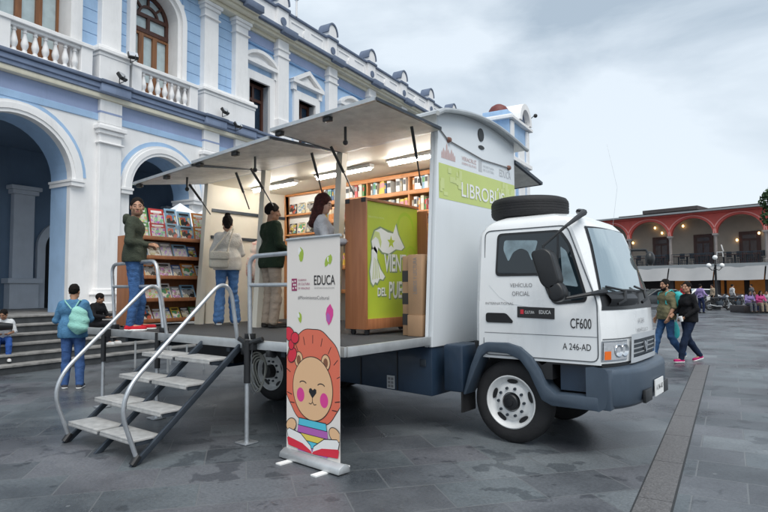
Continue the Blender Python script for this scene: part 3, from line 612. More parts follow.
for c in colz:
    m = MB(); m.lathe([(0.2, 0), (0.2, 0.25), (0.14, 0.32), (0.125, 2.3), (0.16, 2.38), (0.22, 2.5)], X(c, -0.18, ZB + 0.05), n=12); xbox(m, c - 0.22, c + 0.22, -0.4, 0.04, ZB + 2.55, ZS); m.build('column', M['stone_col'], arc_b)
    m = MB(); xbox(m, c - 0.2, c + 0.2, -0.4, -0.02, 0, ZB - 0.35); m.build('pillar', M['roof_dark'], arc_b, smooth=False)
S0, S1 = colz[0], colz[-1]
m = MB(); xbox(m, S0, S1, -0.6, 0.25, ZT + 0.001, ZT + 0.16); m.build('eaves', M['red'], arc_b, smooth=False)
m = MB(); xbox(m, S0, S1, -4, 0.7, ZT + 0.162, ZT + 0.30); m.build('roof_edge', M['grey_fascia'], arc_b, smooth=False)
m = MB(); xbox(m, S0, 9.0, -8, -1.2, ZT + 0.30, ZT + 0.62); xbox(m, 1.5, 6.5, -8, -1.0, ZT + 0.62, ZT + 0.95); m.build('roof', M['roof_dark'], arc_b, smooth=False)
m = MB(); xbox(m, S0, S1, -3.6, -3.4, ZB, ZT); m.build('gallery_wall', M['ochre'], arc_b, smooth=False)
m = MB(); xbox(m, S0, S1, -3.4, -0.36, ZT - 0.15, ZT); m.build('gallery_ceiling', M['ochre'], arc_b, smooth=False)
m = MB(); xbox(m, S0, S1, -9, 0.35, ZB - 0.35, ZB); m.build('balcony_slab', M['grey_fascia'], arc_b, smooth=False)
for i in range(len(colz) - 1):
    c = (colz[i] + colz[i + 1]) / 2 + 0.15
    m = MB(); xbox(m, c - 0.85, c + 0.85, -3.4, -3.3, ZB, ZB + 2.95); dd = m.build('gallery_door', M['door_dark'], arc_b, smooth=False)
    m = MB(); xbox(m, c - 0.55, c - 0.06, -3.3, -3.27, ZB + 0.4, ZB + 2.1); xbox(m, c + 0.06, c + 0.55, -3.3, -3.27, ZB + 0.4, ZB + 2.1); xbox(m, c - 0.55, c + 0.55, -3.3, -3.27, ZB + 2.3, ZB + 2.65); m.build('pane', mat('door_pane%d' % i, (0.10, 0.07, 0.06), 0.2, var=0.2), dd, smooth=False)
    # balcony railing, one per bay
    m = MB(); a_, b_ = colz[i] + 0.2, colz[i + 1] - 0.2
    xbox(m, a_, b_, 0.20, 0.25, ZB + 0.93, ZB + 0.98); xbox(m, a_, b_, 0.205, 0.245, ZB + 0.1, ZB + 0.14)
    for k in range(25): s_ = a_ + (b_ - a_) * k / 24; xbox(m, s_ - 0.012, s_ + 0.012, 0.212, 0.238, ZB + 0.1, ZB + 0.95)
    m.build('railing', M['dsteel'], arc_b, smooth=False)
    # tarpaulin awning under the balcony
    m = MB(); m.grid(lambda u, v, a_=colz[i] + 0.06, b_=colz[i + 1] - 0.06: X(a_ + (b_ - a_) * u, 0.36 + v * 0.5 + 0.05 * math.sin(9 * u), ZB - 0.25 - v * 1.18 - 0.04 * math.sin(PI * u)), 12, 4); m.build('tarpaulin', M['tarp'], arc_b)
    # tables and chairs on the gallery
for i in range(3, 8):
    for j in range(8):
        s_ = colz[i] + 0.4 + j * 0.44 + random.uniform(-0.1, 0.1)
        if j % 2 == 0:
            t = thing('gallery_chair', X(s_, -0.7, ZB), 'dark chair behind the balcony railing of the red arcade', 'chair', 'dark chairs on the gallery')
            m = MB(); xbox(m, s_ - 0.2, s_ + 0.2, -0.9, -0.5, ZB + 0.42, ZB + 0.47); m.build('seat', M['black'], t, smooth=False)
            m = MB(); xbox(m, s_ - 0.2, s_ + 0.2, -0.52, -0.48, ZB + 0.55, ZB + 1.05); m.build('backrest', M['black'], t, smooth=False)
            for q in ((-0.18, -0.88), (0.18, -0.88), (-0.18, -0.52), (0.18, -0.52)):
                m = MB(); xbox(m, s_ + q[0] - 0.02, s_ + q[0] + 0.02, q[1] - 0.02, q[1] + 0.02, ZB, ZB + 0.42); m.build('leg', M['black'], t, smooth=False)
        else:
            t = thing('gallery_table', X(s_, -0.8, ZB), 'dark wooden table behind the balcony railing of the red arcade', 'table', 'tables on the gallery')
            m = MB(); xbox(m, s_ - 0.4, s_ + 0.4, -1.2, -0.4, ZB + 0.76, ZB + 0.81); m.build('tabletop', M['door_dark'], t, smooth=False)
            m = MB(); xbox(m, s_ - 0.05, s_ + 0.05, -0.85, -0.75, ZB, ZB + 0.76); m.build('pedestal', M['black'], t, smooth=False)
def wall_lamp(px, py, label):
    P = onp(px, py, X(0, -3.2, 0), E_N); t = thing('wall_lamp', P, label, 'lamp', 'warm lamps lit in the red arcade')
    m = MB(); m.ball(P, (0.10, 0.10, 0.13), 10, 6); m.build('globe', M['warm'], t); m = MB(); m.tube([P, P + E_N * -0.2 + V(0, 0, 0.12)], 0.03, 6); m.build('arm', M['black'], t)
wall_lamp(633, 243, 'warm wall lamp glowing left of the first gallery door'); wall_lamp(655, 228, 'warm lamp lit under the crown of the first red arch'); wall_lamp(662, 233, 'warm lamp lit beside the first gallery column')
wall_lamp(683, 226, 'warm lamp lit under the second red arch'); wall_lamp(759, 233, 'warm wall lamp glowing right of the third gallery door'); wall_lamp(737, 240, 'warm lamp glowing behind the third gallery doorway')
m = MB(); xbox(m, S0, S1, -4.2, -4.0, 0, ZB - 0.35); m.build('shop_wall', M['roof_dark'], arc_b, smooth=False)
for (x0, x1) in ((714, 724), (727, 744), (750, 766), (672, 690)):
    s0_ = (onp(x0, 290, X(0, -3.9, 0), E_N) - EQ).dot(E_A); s1_ = (onp(x1, 290, X(0, -3.9, 0), E_N) - EQ).dot(E_A)
    m = MB(); xbox(m, min(s0_, s1_), max(s0_, s1_), -4.0, -3.9, 0.2, 3.0); m.build('lit_shop_front', M['shop'], arc_b, smooth=False)
# ------------------------------------------------------------------ the library truck
truck = thing('library_truck', (-2.62, 6.45, 0), 'white library truck with open sides and dark blue chassis', 'truck')
YC, HWC = 6.32, 0.83                             # cab centre line, half width
def tr(pts, x):                                  # piecewise linear table
    if x <= pts[0][0]: return pts[0][1]
    for (a, b), (c, d) in zip(pts, pts[1:]):
        if x <= c: return b + (d - b) * (x - a) / (c - a)
    return pts[-1][1]
XF_ = [(0.80, -1.60), (1.15, -1.585), (1.42, -1.60), (1.60, -1.66), (2.0, -1.79), (2.20, -1.87), (2.29, -1.96), (2.35, -2.12)]
HW_ = [(0.8, 0.83), (1.35, 0.83), (2.19, 0.76), (2.28, 0.72), (2.335, 0.64), (2.37, 0.48)]
XR_ = [(0.8, -3.08), (2.15, -3.06), (2.25, -3.0), (2.32, -2.9), (2.37, -2.75)]
def fx(z, v, off=0.0): return tr(XF_, z) - 0.16 * abs(v) ** 3.6 + off
def ring(z):
    h = tr(HW_, z); xr = tr(XR_, z); P = []
    xs = fx(z, 1.0)
    for k in range(7): P.append(V(xr + 0.06 + (xs - xr - 0.06) * k / 6, YC - h, z))
    for k in range(1, 24): v = -math.cos(PI * k / 24); P.append(V(fx(z, v), YC + v * h, z))
    for k in range(7): P.append(V(xs + (xr + 0.06 - xs) * k / 6, YC + h, z))
    P.append(V(xr, YC + h - 0.06, z)); P.append(V(xr, YC - h + 0.06, z))
    return P
zs = [0.87, 0.95, 1.05, 1.15, 1.25, 1.35, 1.42, 1.5, 1.6, 1.7, 1.8, 1.9, 2.0, 2.1, 2.16, 2.21, 2.25, 2.285, 2.315, 2.34, 2.355]
m = MB(); rs = [ring(z) for z in zs]; n_ = len(rs[0]); b0 = 0
m.add([p for r_ in rs for p in r_], [(i * n_ + k, i * n_ + (k + 1) % n_, (i + 1) * n_ + (k + 1) % n_, (i + 1) * n_ + k) for i in range(len(zs) - 1) for k in range(n_)])
m.poly(rs[-1]); m.poly(rs[0][::-1])
cab = m.build('cab', M['white_paint'], truck, ang=38)
YS = YC - HWC
def ys(z, e=0.0): return YC - tr(HW_, z) - e     # near side skin of the cab
def side(x, z, e=0.004): return V(x, ys(z, e), z)
def side_poly(pts, e, name, mm, parent, thick=0.006):
    m = MB(); m.prism([side(x, z, e - thick) for x, z in pts], (0, -thick, 0)); return m.build(name, mm, parent, smooth=False)
def rnd(pts, r=0.05, n=4):                       # round the corners of an outline
    out = []; N = len(pts)
    for i in range(N):
        p = Vector(pts[i]); a = (Vector(pts[i - 1]) - p); b = (Vector(pts[(i + 1) % N]) - p); ra = min(r, a.length * 0.45, b.length * 0.45)
        A = p + a.normalized() * ra; B = p + b.normalized() * ra
        for k in range(n + 1): t = k / n; q = A * (1 - t) ** 2 + p * 2 * t * (1 - t) + B * t * t; out.append((q.x, q.y))
    return out
# door: its outline as a fine seam, glass with gasket, handle, lettering
door_o = rnd([(-2.96, 0.90), (-2.96, 2.20), (-2.07, 2.205), (-1.775, 1.45), (-1.775, 0.90)], 0.07)
def seam(pts, e, wid, name, mm, parent, closed=True):
    m = MB(); m.tube([side(x, z, e) for x, z in pts], wid, 5, closed=closed, caps=not closed); return m.build(name, mm, parent)
dr = thing_door = None
m = MB()
inn = door_o
M['seam'] = mat('panel_gap', (0.10, 0.11, 0.12), 0.7, var=0.0)
door = seam(door_o, 0.001, 0.006, 'door', M['seam'], truck)
seam([(-2.95, 1.13), (-1.78, 1.13)], 0.0005, 0.003, 'swage_line', M['seam'], door, closed=False)
seam([(-2.90, 1.62), (-2.78, 1.50), (-2.66, 1.43), (-2.30, 1.38)], 0.0, 0.002, 'crease', M['alu'], door, closed=False)
win_o = rnd([(-2.83, 1.715), (-2.815, 2.165), (-2.13, 2.165), (-2.03, 2.02), (-1.865, 1.50), (-1.885, 1.455), (-2.19, 1.425), (-2.255, 1.52), (-2.33, 1.715)], 0.055)
side_poly(win_o, 0.007, 'gasket', M['black'], door)
win_i = rnd([(-2.805, 1.74), (-2.79, 2.14), (-2.145, 2.14), (-2.05, 2.0), (-1.895, 1.505), (-1.91, 1.48), (-2.17, 1.455), (-2.235, 1.54), (-2.315, 1.74)], 0.05)
side_poly(win_i, 0.011, 'side_window', M['glass_dark'], door)
M['glass_pale'] = mat('window_curtain_grey', (0.22, 0.30, 0.34), 0.25, var=0.35, scale=7)
side_poly(rnd([(-2.74, 1.99), (-2.73, 2.09), (-2.36, 2.07), (-2.42, 1.86), (-2.47, 1.97), (-2.55, 2.0), (-2.63, 1.96), (-2.68, 1.86)], 0.03), 0.012, 'seat_cover', M['glass_pale'], door, 0.001)
side_poly(rnd([(-2.10, 1.62), (-2.13, 2.0), (-2.07, 1.95), (-1.95, 1.60)], 0.02), 0.012, 'quarter_glass', M['glass_pale'], door, 0.001)
side_poly([(-2.165, 1.47), (-2.165, 2.12), (-2.145, 2.12), (-2.145, 1.47)], 0.013, 'window_divider', M['black'], door, 0.002)
side_poly(rnd([(-2.93, 1.235), (-2.93, 1.335), (-2.70, 1.335), (-2.625, 1.255), (-2.63, 1.235)], 0.03), 0.008, 'door_handle', M['black'], door, 0.01)
st = side_poly(rnd([(-2.575, 1.295), (-2.575, 1.405), (-2.185, 1.395), (-2.185, 1.285)], 0.006), 0.006, 'sticker', M['ink_black'], door, 0.003)
side_poly([(-2.54, 1.33), (-2.54, 1.375), (-2.505, 1.375), (-2.505, 1.33)], 0.0075, 'red_emblem', M['ink_red'], st, 0.001)
TX, TY = V(1, 0, 0), V(0, 0, 1)
def stxt(s, x, z, mm, parent, width=None, height=None, bold=0.0, name='lettering', e=0.009): return txt(s, mm, name, parent, side(x, z, e), TX, TY, width, height, bold)
stxt('CULTURA', -2.49, 1.335, M['ink_white'], st, width=0.10, height=0.028); stxt('EDUCA', -2.34, 1.335, M['ink_white'], st, width=0.12, height=0.036, bold=0.01)
stxt('VEHÍCULO', -2.66, 1.60, M['ink_grey'], door, width=0.24, height=0.05, e=0.004); stxt('OFICIAL', -2.635, 1.512, M['ink_grey'], door, width=0.19, height=0.045, e=0.004)
stxt('INTERNATIONAL', -2.935, 1.42, M['ink_grey'], door, width=0.32, height=0.026, e=0.004); stxt('CF600', -2.03, 1.205, M['ink_black'], door, width=0.20, height=0.095, bold=0.004, e=0.006)
stxt('A 246-AD', -2.11, 1.0, M['ink_black'], door, width=0.27, height=0.062, e=0.004)
# windscreen, lower black mask, wipers
def front(z, v, off): return V(fx(z, v, off), YC + v * (tr(HW_, z) + 0.003), z)
m = MB(); m.grid(lambda u, w_: front(1.38 + 0.82 * w_, (2 * u - 1) * (0.975 - 0.15 * w_), 0.004), 40, 14, flip=True); ws = m.build('windscreen', M['black'], truck)
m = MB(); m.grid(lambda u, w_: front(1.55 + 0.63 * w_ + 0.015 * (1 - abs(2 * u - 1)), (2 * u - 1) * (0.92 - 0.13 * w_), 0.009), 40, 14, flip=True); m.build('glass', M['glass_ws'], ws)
M['wip'] = M['black']
for v0, v1 in ((-0.78, -0.20), (-0.05, 0.52)):
    m = MB(); P = [front(1.44, v0, 0.03), front(1.47, v0 + 0.1, 0.06), front(1.56, v0 + 0.2, 0.05)]; m.tube(P, 0.016, 6)
    m.tube([front(1.60, v0 - 0.10, 0.035), front(1.565, v0 + 0.15, 0.05), front(1.56, v1, 0.035)], 0.012, 6); m.build('wiper', M['black'], ws)
m = MB(); m.grid(lambda u, w_: front(1.42 + 0.13 * w_, -0.9 + 0.6 * u, 0.012 + 0.05 * math.sin(PI * w_)), 12, 4, flip=True); m.build('cowl', M['black'], ws)
txt('A 246', M['ink_grey'], 'lettering', cab, front(1.235, -0.22, 0.008), V(0.03, 1, 0), V(0, 0, 1), width=0.20, height=0.05); txt('VEHÍCULO', M['ink_grey'], 'lettering', cab, front(1.15, -0.30, 0.008), V(0.05, 1, 0), V(0, 0, 1), width=0.34, height=0.045)
m = MB(); m.grid(lambda u, w_: front(1.105 + 0.01 * w_, -0.985 + 1.97 * u, 0.003), 30, 1, flip=True); m.build('panel_seam', M['seam'], cab)
# headlights and grille
M['silver'] = mat('silver_grille_paint', (0.66, 0.69, 0.72), 0.3, metal=0.35, var=0.06)
def fpatch(m, v0, v1, z0, z1, off, nu=12, nv=4):
    m.grid(lambda u, w_: front(z0 + (z1 - z0) * w_, v0 + (v1 - v0) * u, off), nu, nv, flip=True)
for sg in (-1, 1):
    m = MB(); fpatch(m, sg * 1.0, sg * 0.60, 0.905, 1.095, 0.006); hl = m.build('headlight', M['chrome'], truck)
    m = MB(); fpatch(m, sg * 0.985, sg * 0.615, 0.918, 1.082, 0.014); m.build('lens', M['lens'], hl)
    m = MB(); fpatch(m, sg * 0.978, sg * 0.90, 0.922, 1.0, 0.020); m.build('indicator', M['amber'], hl)
    for vv in (0.78, 0.67):
        m = MB(); c = front(1.0, sg * vv, 0.016); m.lathe([(0.062, 0), (0.055, 0.006), (0.03, -0.002), (0.001, -0.004)], c, (1, -0.35 if sg < 0 else 0.35, 0), n=18); m.build('reflector', M['chrome'], hl)
m = MB()
for z0, z1 in ((0.865, 0.915), (1.085, 1.14)): fpatch(m, -0.55, 0.55, z0, z1, 0.028, 20, 3)
for v0, v1 in ((-0.55, -0.48), (0.48, 0.55)): fpatch(m, v0, v1, 0.915, 1.085, 0.028, 4, 3)
fpatch(m, -0.55, 0.55, 0.862, 0.866, 0.015, 20, 1); gr = m.build('grille', M['silver'], truck)
m = MB(); fpatch(m, -0.49, 0.49, 0.905, 1.09, 0.012, 16, 4); m.build('grille_mesh', M['dsteel'], gr)
m = MB()
for z in (0.945, 0.99, 1.035): fpatch(m, -0.48, 0.48, z, z + 0.014, 0.02, 16, 1)
m.build('bar', M['alu'], gr)
m = MB(); c = front(1.0, 0.0, 0.022); m.prism([c + V(0, -0.07, 0.055), c + V(0, -0.03, 0.055), c + V(0, 0, -0.02), c + V(0, 0.03, 0.055), c + V(0, 0.07, 0.055), c + V(0, 0.015, -0.06), c + V(0, -0.015, -0.06)], (0.012, 0, 0)); m.build('badge', M['chrome'], gr, smooth=False)
m = MB(); fpatch(m, -0.99, 0.99, 0.80, 0.885, 0.002, 24, 2); m.build('lower_valance', M['black'], cab)
# bumper
def bx(v, z): return -1.49 - 0.22 * abs(v) ** 3.5 - 0.05 * max(0, (0.55 - z) / 0.15) ** 2 - (0.05 if z > 0.80 else 0.0)
def bump_ring(v):
    y = YC + v * (HWC + 0.045); sec = [(0.85, -0.10), (0.835, 0.0), (0.80, 0.02), (0.70, 0.02), (0.60, 0.015), (0.50, -0.01), (0.465, -0.06)]
    z_add = -0.0
    return [V(bx(v, 0.7) + dx, y, z) for z, dx in sec] + [V(bx(v, 0.7) - 0.16, y, 0.48), V(bx(v, 0.7) - 0.16, y, 0.84)]
m = MB(); N_ = 28; rr = [bump_ring(-1 + 2 * k / N_) for k in range(N_ + 1)]; q = len(rr[0])
m.add([p for r_ in rr for p in r_], [(i * q + k, i * q + (k + 1) % q, (i + 1) * q + (k + 1) % q, (i + 1) * q + k) for i in range(N_) for k in range(q)])
m.poly(rr[0]); m.poly(rr[-1])
for sg in (-1, 1): m.bb(-1.79, -1.66, YC + sg * (HWC - 0.08), YC + sg * (HWC + 0.044), 0.47, 0.845)
bp = m.build('bumper', M['bumper'], truck, bevel=0.012, seg=2, ang=35)
for sg in (-1, 1):
    m = MB(); m.prism([V(-1.495, YC + sg * 0.33 - 0.12, 0.50), V(-1.495, YC + sg * 0.33 + 0.12, 0.50), V(-1.495, YC + sg * 0.33 + 0.12, 0.62), V(-1.495, YC + sg * 0.33 - 0.12, 0.62)], (0.030, 0, 0)); m.build('fog_lamp_recess', M['black'], bp, bevel=0.004)
m = MB(); m.bb(-1.46, -1.45, YC + 0.02 - 0.16, YC + 0.02 + 0.16, 0.52, 0.68); pl_ = m.build('number_plate', M['ink_white'], bp, smooth=False)
txt('A 246-AD', M['ink_black'], 'lettering', pl_, V(-1.4485, YC - 0.11, 0.575), V(0, 1, 0), V(0, 0, 1), width=0.26, height=0.05)
# fenders, steps, mud flaps (both sides)
WX, WR = -2.70, 0.42
def fender(sg):
    y0 = YC + sg * (HWC - 0.18); y1 = YC + sg * (HWC + 0.05)
    out = [(-3.20, 0.46), (-3.10, 0.78), (-3.01, 0.985), (-2.92, 1.03), (-2.68, 1.035), (-2.54, 1.0), (-2.42, 0.91), (-2.33, 0.78), (-2.27, 0.64), (-2.19, 0.575), (-1.77, 0.585), (-1.77, 0.455), (-2.22, 0.455), (-2.32, 0.50)]
    inn = [(-2.38, 0.62), (-2.45, 0.76), (-2.54, 0.87), (-2.68, 0.925), (-2.90, 0.93), (-2.97, 0.88), (-3.05, 0.72), (-3.165, 0.46)]
    m = MB(); m.prism([V(x, y1, z) for x, z in out + inn], (0, y0 - y1, 0)); f = m.build('fender', M['bumper'], truck, bevel=0.016, seg=2)
    m = MB(); m.bb(-2.17, -1.77, min(YC + sg * 0.69, YC + sg * 0.75), max(YC + sg * 0.69, YC + sg * 0.75), 0.60, 0.872); m.bb(-3.06, -2.17, YC + sg * 0.40, YC + sg * 0.45, 0.45, 0.872); m.build('inner_panel', M['navy'], f, smooth=False)
    m = MB(); m.prism([V(-3.08, YC + sg * 0.828, 1.035), V(-2.68, YC + sg * 0.828, 1.04), V(-2.48, YC + sg * 0.828, 0.965), V(-2.33, YC + sg * 0.828, 0.83), V(-2.26, YC + sg * 0.828, 0.872), V(-1.78, YC + sg * 0.828, 0.872), V(-1.78, YC + sg * 0.828, 0.86), V(-2.22, YC + sg * 0.828, 0.85), V(-2.22, YC + sg * 0.828, 0.70), V(-2.38, YC + sg * 0.828, 0.70), V(-2.68, YC + sg * 0.828, 0.99), V(-3.05, YC + sg * 0.828, 0.95)], (0, -sg * 0.2, 0)); m.build('wheel_arch', M['black'], f, smooth=False)
    m = MB(); m.bb(-3.235, -3.215, YC + sg * 0.57, YC + sg * 0.85, 0.26, 0.62); m.build('mud_flap', M['rubber'], f, smooth=False)
fender(-1); fender(1)
# white lower door area cut: white skin edge just over the fender
m = MB(); m.bb(-3.07, -1.8, YC - 0.5, YC + 0.5, 0.45, 0.875); m.bb(-8.0, -1.7, YC - 0.45, YC - 0.35, 0.55, 0.80); m.bb(-8.0, -1.7, YC + 0.35, YC + 0.45, 0.55, 0.80); m.build('chassis', M['black'], truck, smooth=False)
# wheels
def wheel(x, yo, sg, parent, dual=False):
    ax = V(0, sg, 0); W_ = 0.225; c = V(x, yo - sg * W_, WR)
    r = MB(); prof = [(0.262, 0.0), (0.285, 0.002), (0.34, -0.004), (0.385, 0.012), (0.413, 0.04), (0.42, 0.06), (0.42, 0.165), (0.413, 0.185), (0.385, 0.213), (0.34, 0.226), (0.285, 0.222), (0.262, 0.215)]
    r.lathe(prof, c, ax, 56)
    for g in (0.085, 0.1125, 0.14): r.lathe([(0.4205, g - 0.006), (0.4215, g - 0.006), (0.4215, g + 0.006), (0.4205, g + 0.006)], c, ax, 56)
    ty = r.build('wheel', M['rubber'], parent, ang=40)
    d = MB(); d.lathe([(0.262, 0.0), (0.255, 0.06), (0.245, 0.19), (0.262, 0.205), (0.272, 0.222), (0.262, 0.228), (0.247, 0.215), (0.236, 0.18), (0.205, 0.155), (0.185, 0.17), (0.165, 0.195), (0.12, 0.20), (0.10, 0.202), (0.098, 0.16), (0.0, 0.16)], c, ax, 56); rim = d.build('rim', M['wheel_white'], ty, ang=50)
    h = MB(); h.lathe([(0.085, 0.16), (0.082, 0.225), (0.07, 0.235), (0.04, 0.238), (0.035, 0.25), (0.0, 0.252)], c, ax, 24); h.build('hub', M['black'], ty)
    hb = MB()
    for k in range(5):
        a = 2 * PI * k / 5 + 0.3; e = ax * 0.171; u = V(math.cos(a), 0, math.sin(a)); t = V(-math.sin(a), 0, math.cos(a)); P = []
        for j in range(16): q_ = 2 * PI * j / 16; rr_ = 0.207 + 0.022 * math.sin(q_); P.append(c + u * rr_ + t * 0.058 * math.cos(q_) + ax * (0.158 + 0.008))
        hb.prism(P, ax * 0.012)
    hb.build('vent_hole', M['black'], rim, smooth=False)
    nb = MB()
    for k in range(10):
        a = 2 * PI * k / 10; p = c + V(math.cos(a) * 0.142, 0, math.sin(a) * 0.142); nb.cyl(p + ax * 0.195, p + ax * 0.222, 0.016, 0.014, 6)
    nb.build('lug_nuts', M['dsteel'], rim)
    return ty
wheel(WX, YC - 0.77, -1, truck); wheel(WX, YC + 0.77, 1, truck)
for sg in (-1, 1):
    wheel(-6.45, 6.47 + sg * 0.88, sg, truck); wheel(-6.45, 6.47 + sg * 0.62, sg, truck)
m = MB(); m.cyl((WX, YC - 0.6, WR), (WX, YC + 0.6, WR), 0.06); m.cyl((-6.45, YC - 0.8, WR), (-6.45, YC + 0.8, WR), 0.09); m.ball((-6.45, YC, WR), 0.22); m.build('axle', M['black'], truck)
# mirrors
def mir(x, z, y=5.22): return V(x, y, z)
A = ony(582, 214, 5.62); m = MB(); m.tube([A + V(-0.12, 0.25, 0.06), A + V(0, 0.05, 0.02), A, ony(566, 226, 5.32), ony(543, 246, 5.20), ony(546, 262, 5.20)], [0.03, 0.034, 0.028, 0.015, 0.013, 0.013], 8); ma = m.build('mirror_arm', M['black'], truck)
m = MB(); m.tube([ony(605, 292, 5.62), ony(590, 294, 5.35), ony(562, 299, 5.22), ony(556, 296, 5.20)], [0.034, 0.019, 0.016, 0.016], 8); m.build('lower_arm', M['black'], ma)
def mirror_head(pxs, y, nm):
    P = [ony(x, yy, y) for x, yy in pxs]; out = []
    P2 = rnd([(p.x, p.z) for p in P], 0.05)
    m = MB(); m.prism([V(x, y - 0.06, z) for x, z in P2], (0, 0.14, 0)); m.build(nm, M['black'], ma, bevel=0.025, seg=3)
mirror_head([(532, 252), (546, 248), (553, 253), (562, 282), (553, 291), (543, 285)], 5.20, 'mirror_head'); mirror_head([(549, 284), (560, 281), (566, 290), (566, 299), (556, 303), (550, 298)], 5.20, 'wide_angle_mirror')
B_ = front(2.02, 0.93, 0.03); m = MB(); m.tube([B_, B_ + V(0.16, 0.08, 0.0), B_ + V(0.20, 0.06, -0.08)], 0.016, 6); fm = m.build('front_mirror', M['black'], truck)
m = MB(); m.ball(B_ + V(0.21, 0.05, -0.1), (0.05, 0.08, 0.08)); m.build('convex_mirror', M['black'], fm)
m = MB(); m.tube([V(-2.05, 6.95, 2.25), V(-1.98, 6.95, 2.75), V(-2.1, 7.0, 3.3)], 0.0014, 5); m.build('aerial', M['alu'], truck)

# ---- the box body
XB0, XB1 = -8.05, -3.55
def zsl(z, x): return z + (0.022 * (x - XB1) if z > 2.0 else 0.0)         # the roof line falls slightly to the rear
YN0, YN1, YF = 5.40, 5.57, 7.56
def ynear(z): return YN0 + (YN1 - YN0) * max(0, min(1, (z - 0.93) / 2.5))
def roofz(y):                                   # shallow barrel roof
    t = (y - 5.5) / (YF - 5.5); return 3.62 + 0.14 * math.sin(PI * max(0, min(1, t * 0.92 + 0.05)))
m = MB()
fr = [(YN0, 0.94), (YF, 0.94), (YF, 3.40)] + [(YF - (YF - YN1) * k / 14, roofz(YF - (YF - YN1) * k / 14) - 0.03) for k in range(15)] + [(YN1, 3.40)]
m.prism([V(XB1, y, z) for y, z in fr], (-0.06, 0, 0)); fw_ = m.build('front_wall', M['box_white'], truck, bevel=0.012)
# near side end posts of the wall beside the opening
def side_post(x0, x1, name, mm):
    m = MB(); m.add([V(x, ynear(z) + dy, zsl(z, x)) for x in (x0, x1) for z in (0.94, 3.40) for dy in (0, 0.10)], [(0, 1, 3, 2), (4, 6, 7, 5), (0, 4, 5, 1), (2, 3, 7, 6), (0, 2, 6, 4), (1, 5, 7, 3)]); return m.build(name, mm, truck, smooth=False)
side_post(XB1 - 0.10, XB1 - 0.061, 'corner_post', M['box_white'])
for x in (-5.07, -6.58, -7.98): side_post(x - 0.06, x + 0.04, 'side_post', M['ceil'])
m = MB(); m.bb(XB0, XB1 - 0.061, YN0 + 0.01, YF - 0.05, 0.94, 1.045); m.build('box_floor', M['deck'], truck, smooth=False)
m = MB(); m.add([V(x, YF - dy, zsl(z, x)) for x in (XB0, XB1 - 0.061) for z in (0.94, 3.55) for dy in (0, 0.05)], [(0, 1, 3, 2), (4, 6, 7, 5), (0, 4, 5, 1), (2, 3, 7, 6), (0, 2, 6, 4), (1, 5, 7, 3)]); m.build('far_wall', M['ceil'], truck, smooth=False)
m = MB(); m.bb(XB0, XB0 + 0.05, YN1 + 0.02, YF - 0.051, 1.045, 3.36)
rw = m.build('rear_wall', M['ceil'], truck, smooth=False)
m = MB()
for z in (2.42, 2.86): m.bb(XB0 + 0.05, XB0 + 0.075, YN1 + 0.1, YF - 0.1, z, z + 0.05)
m.build('wall_rail', M['dsteel'], rw, smooth=False)
# ceiling lining and roof
m = MB(); m.add([V(x, y, zsl(z, x)) for x in (XB0, XB1 - 0.062) for (y, z) in ((YN1 + 0.02, 3.40), (YF - 0.05, 3.42), (YF - 0.05, 3.45), (YN1 + 0.02, 3.43))], [(0, 1, 2, 3), (7, 6, 5, 4), (0, 4, 5, 1), (1, 5, 6, 2), (2, 6, 7, 3), (3, 7, 4, 0)]); m.build('ceiling', M['ceil'], truck, smooth=False)
ys_ = [YN1 - 0.16 + (YF + 0.38 - YN1) * k / 20 for k in range(21)]
m = MB(); P = [V(XB1 + 0.10, y, roofz(y) - 0.06 * max(0, (5.55 - y) / 0.2) - 0.10 * max(0, y - YF)) for y in ys_]
top = P; bot = [p - V(0, 0, 0.03) for p in P]; dx = XB0 - XB1 - 0.14; dvec = V(dx, 0, 0.022 * dx)
m.prism(top + bot[::-1], dvec); rf = m.build('box_roof', M['alu'], truck, ang=20)
m = MB(); m.tube([p + V(0.0, 0, -0.03) for p in P], 0.028, 8); m.build('roof_edge', M['alu'], rf)
m = MB(); m.add([V(x, YN1 - 0.02 + dy, zsl(z, x)) for x in (XB0, XB1 - 0.005) for z in (3.40, 3.60) for dy in (0, 0.05)], [(0, 1, 3, 2), (4, 6, 7, 5), (0, 4, 5, 1), (2, 3, 7, 6), (0, 2, 6, 4), (1, 5, 7, 3)]); m.build('hinge_beam', M['alu'], truck, smooth=False)
# front wall graphics
def fp(px, py, e=0.003): q = onx(px, py, XB1); return V(XB1 + e, q.y, q.z)
m = MB(); za, zb = 3.035, 2.625
def fwy(y, z, e=0.002): return V(XB1 + e, y, z)
yb0, yb1 = ynear(2.9) + 0.035, YF - 0.015
m.poly([fwy(yb0, za), fwy(yb0, zb), fwy(yb1, zb), fwy(yb1, za)]); band = m.build('green_band', M['band'], fw_, smooth=False)
m = MB(); rg = random.Random(3)
for k in range(30):
    y = rg.choice([rg.uniform(yb0 + 0.03, yb0 + 0.5), rg.uniform(yb1 - 0.5, yb1 - 0.04)]); z = rg.uniform(zb + 0.04, za - 0.04); a = rg.uniform(0.02, 0.06); b = rg.uniform(0.02, 0.07)
    e_ = 0.003 + 0.00012 * k; m.poly([fwy(y - a, min(z + b, za), e_), fwy(y - a, max(zb, z - b), e_), fwy(min(y + a, yb1), max(zb, z - b), e_), fwy(min(y + a, yb1), min(z + b, za), e_)])
m.build('pattern', M['band2'], band, smooth=False)
FX_, FZ_ = V(0, 1, 0), V(0, 0, 1)
txt('LIBROBÚS', M['ink_white'], 'lettering', band, fwy(yb0 + 0.50, 2.70, 0.0075), FX_, FZ_, width=1.15, height=0.225, bold=0.008)
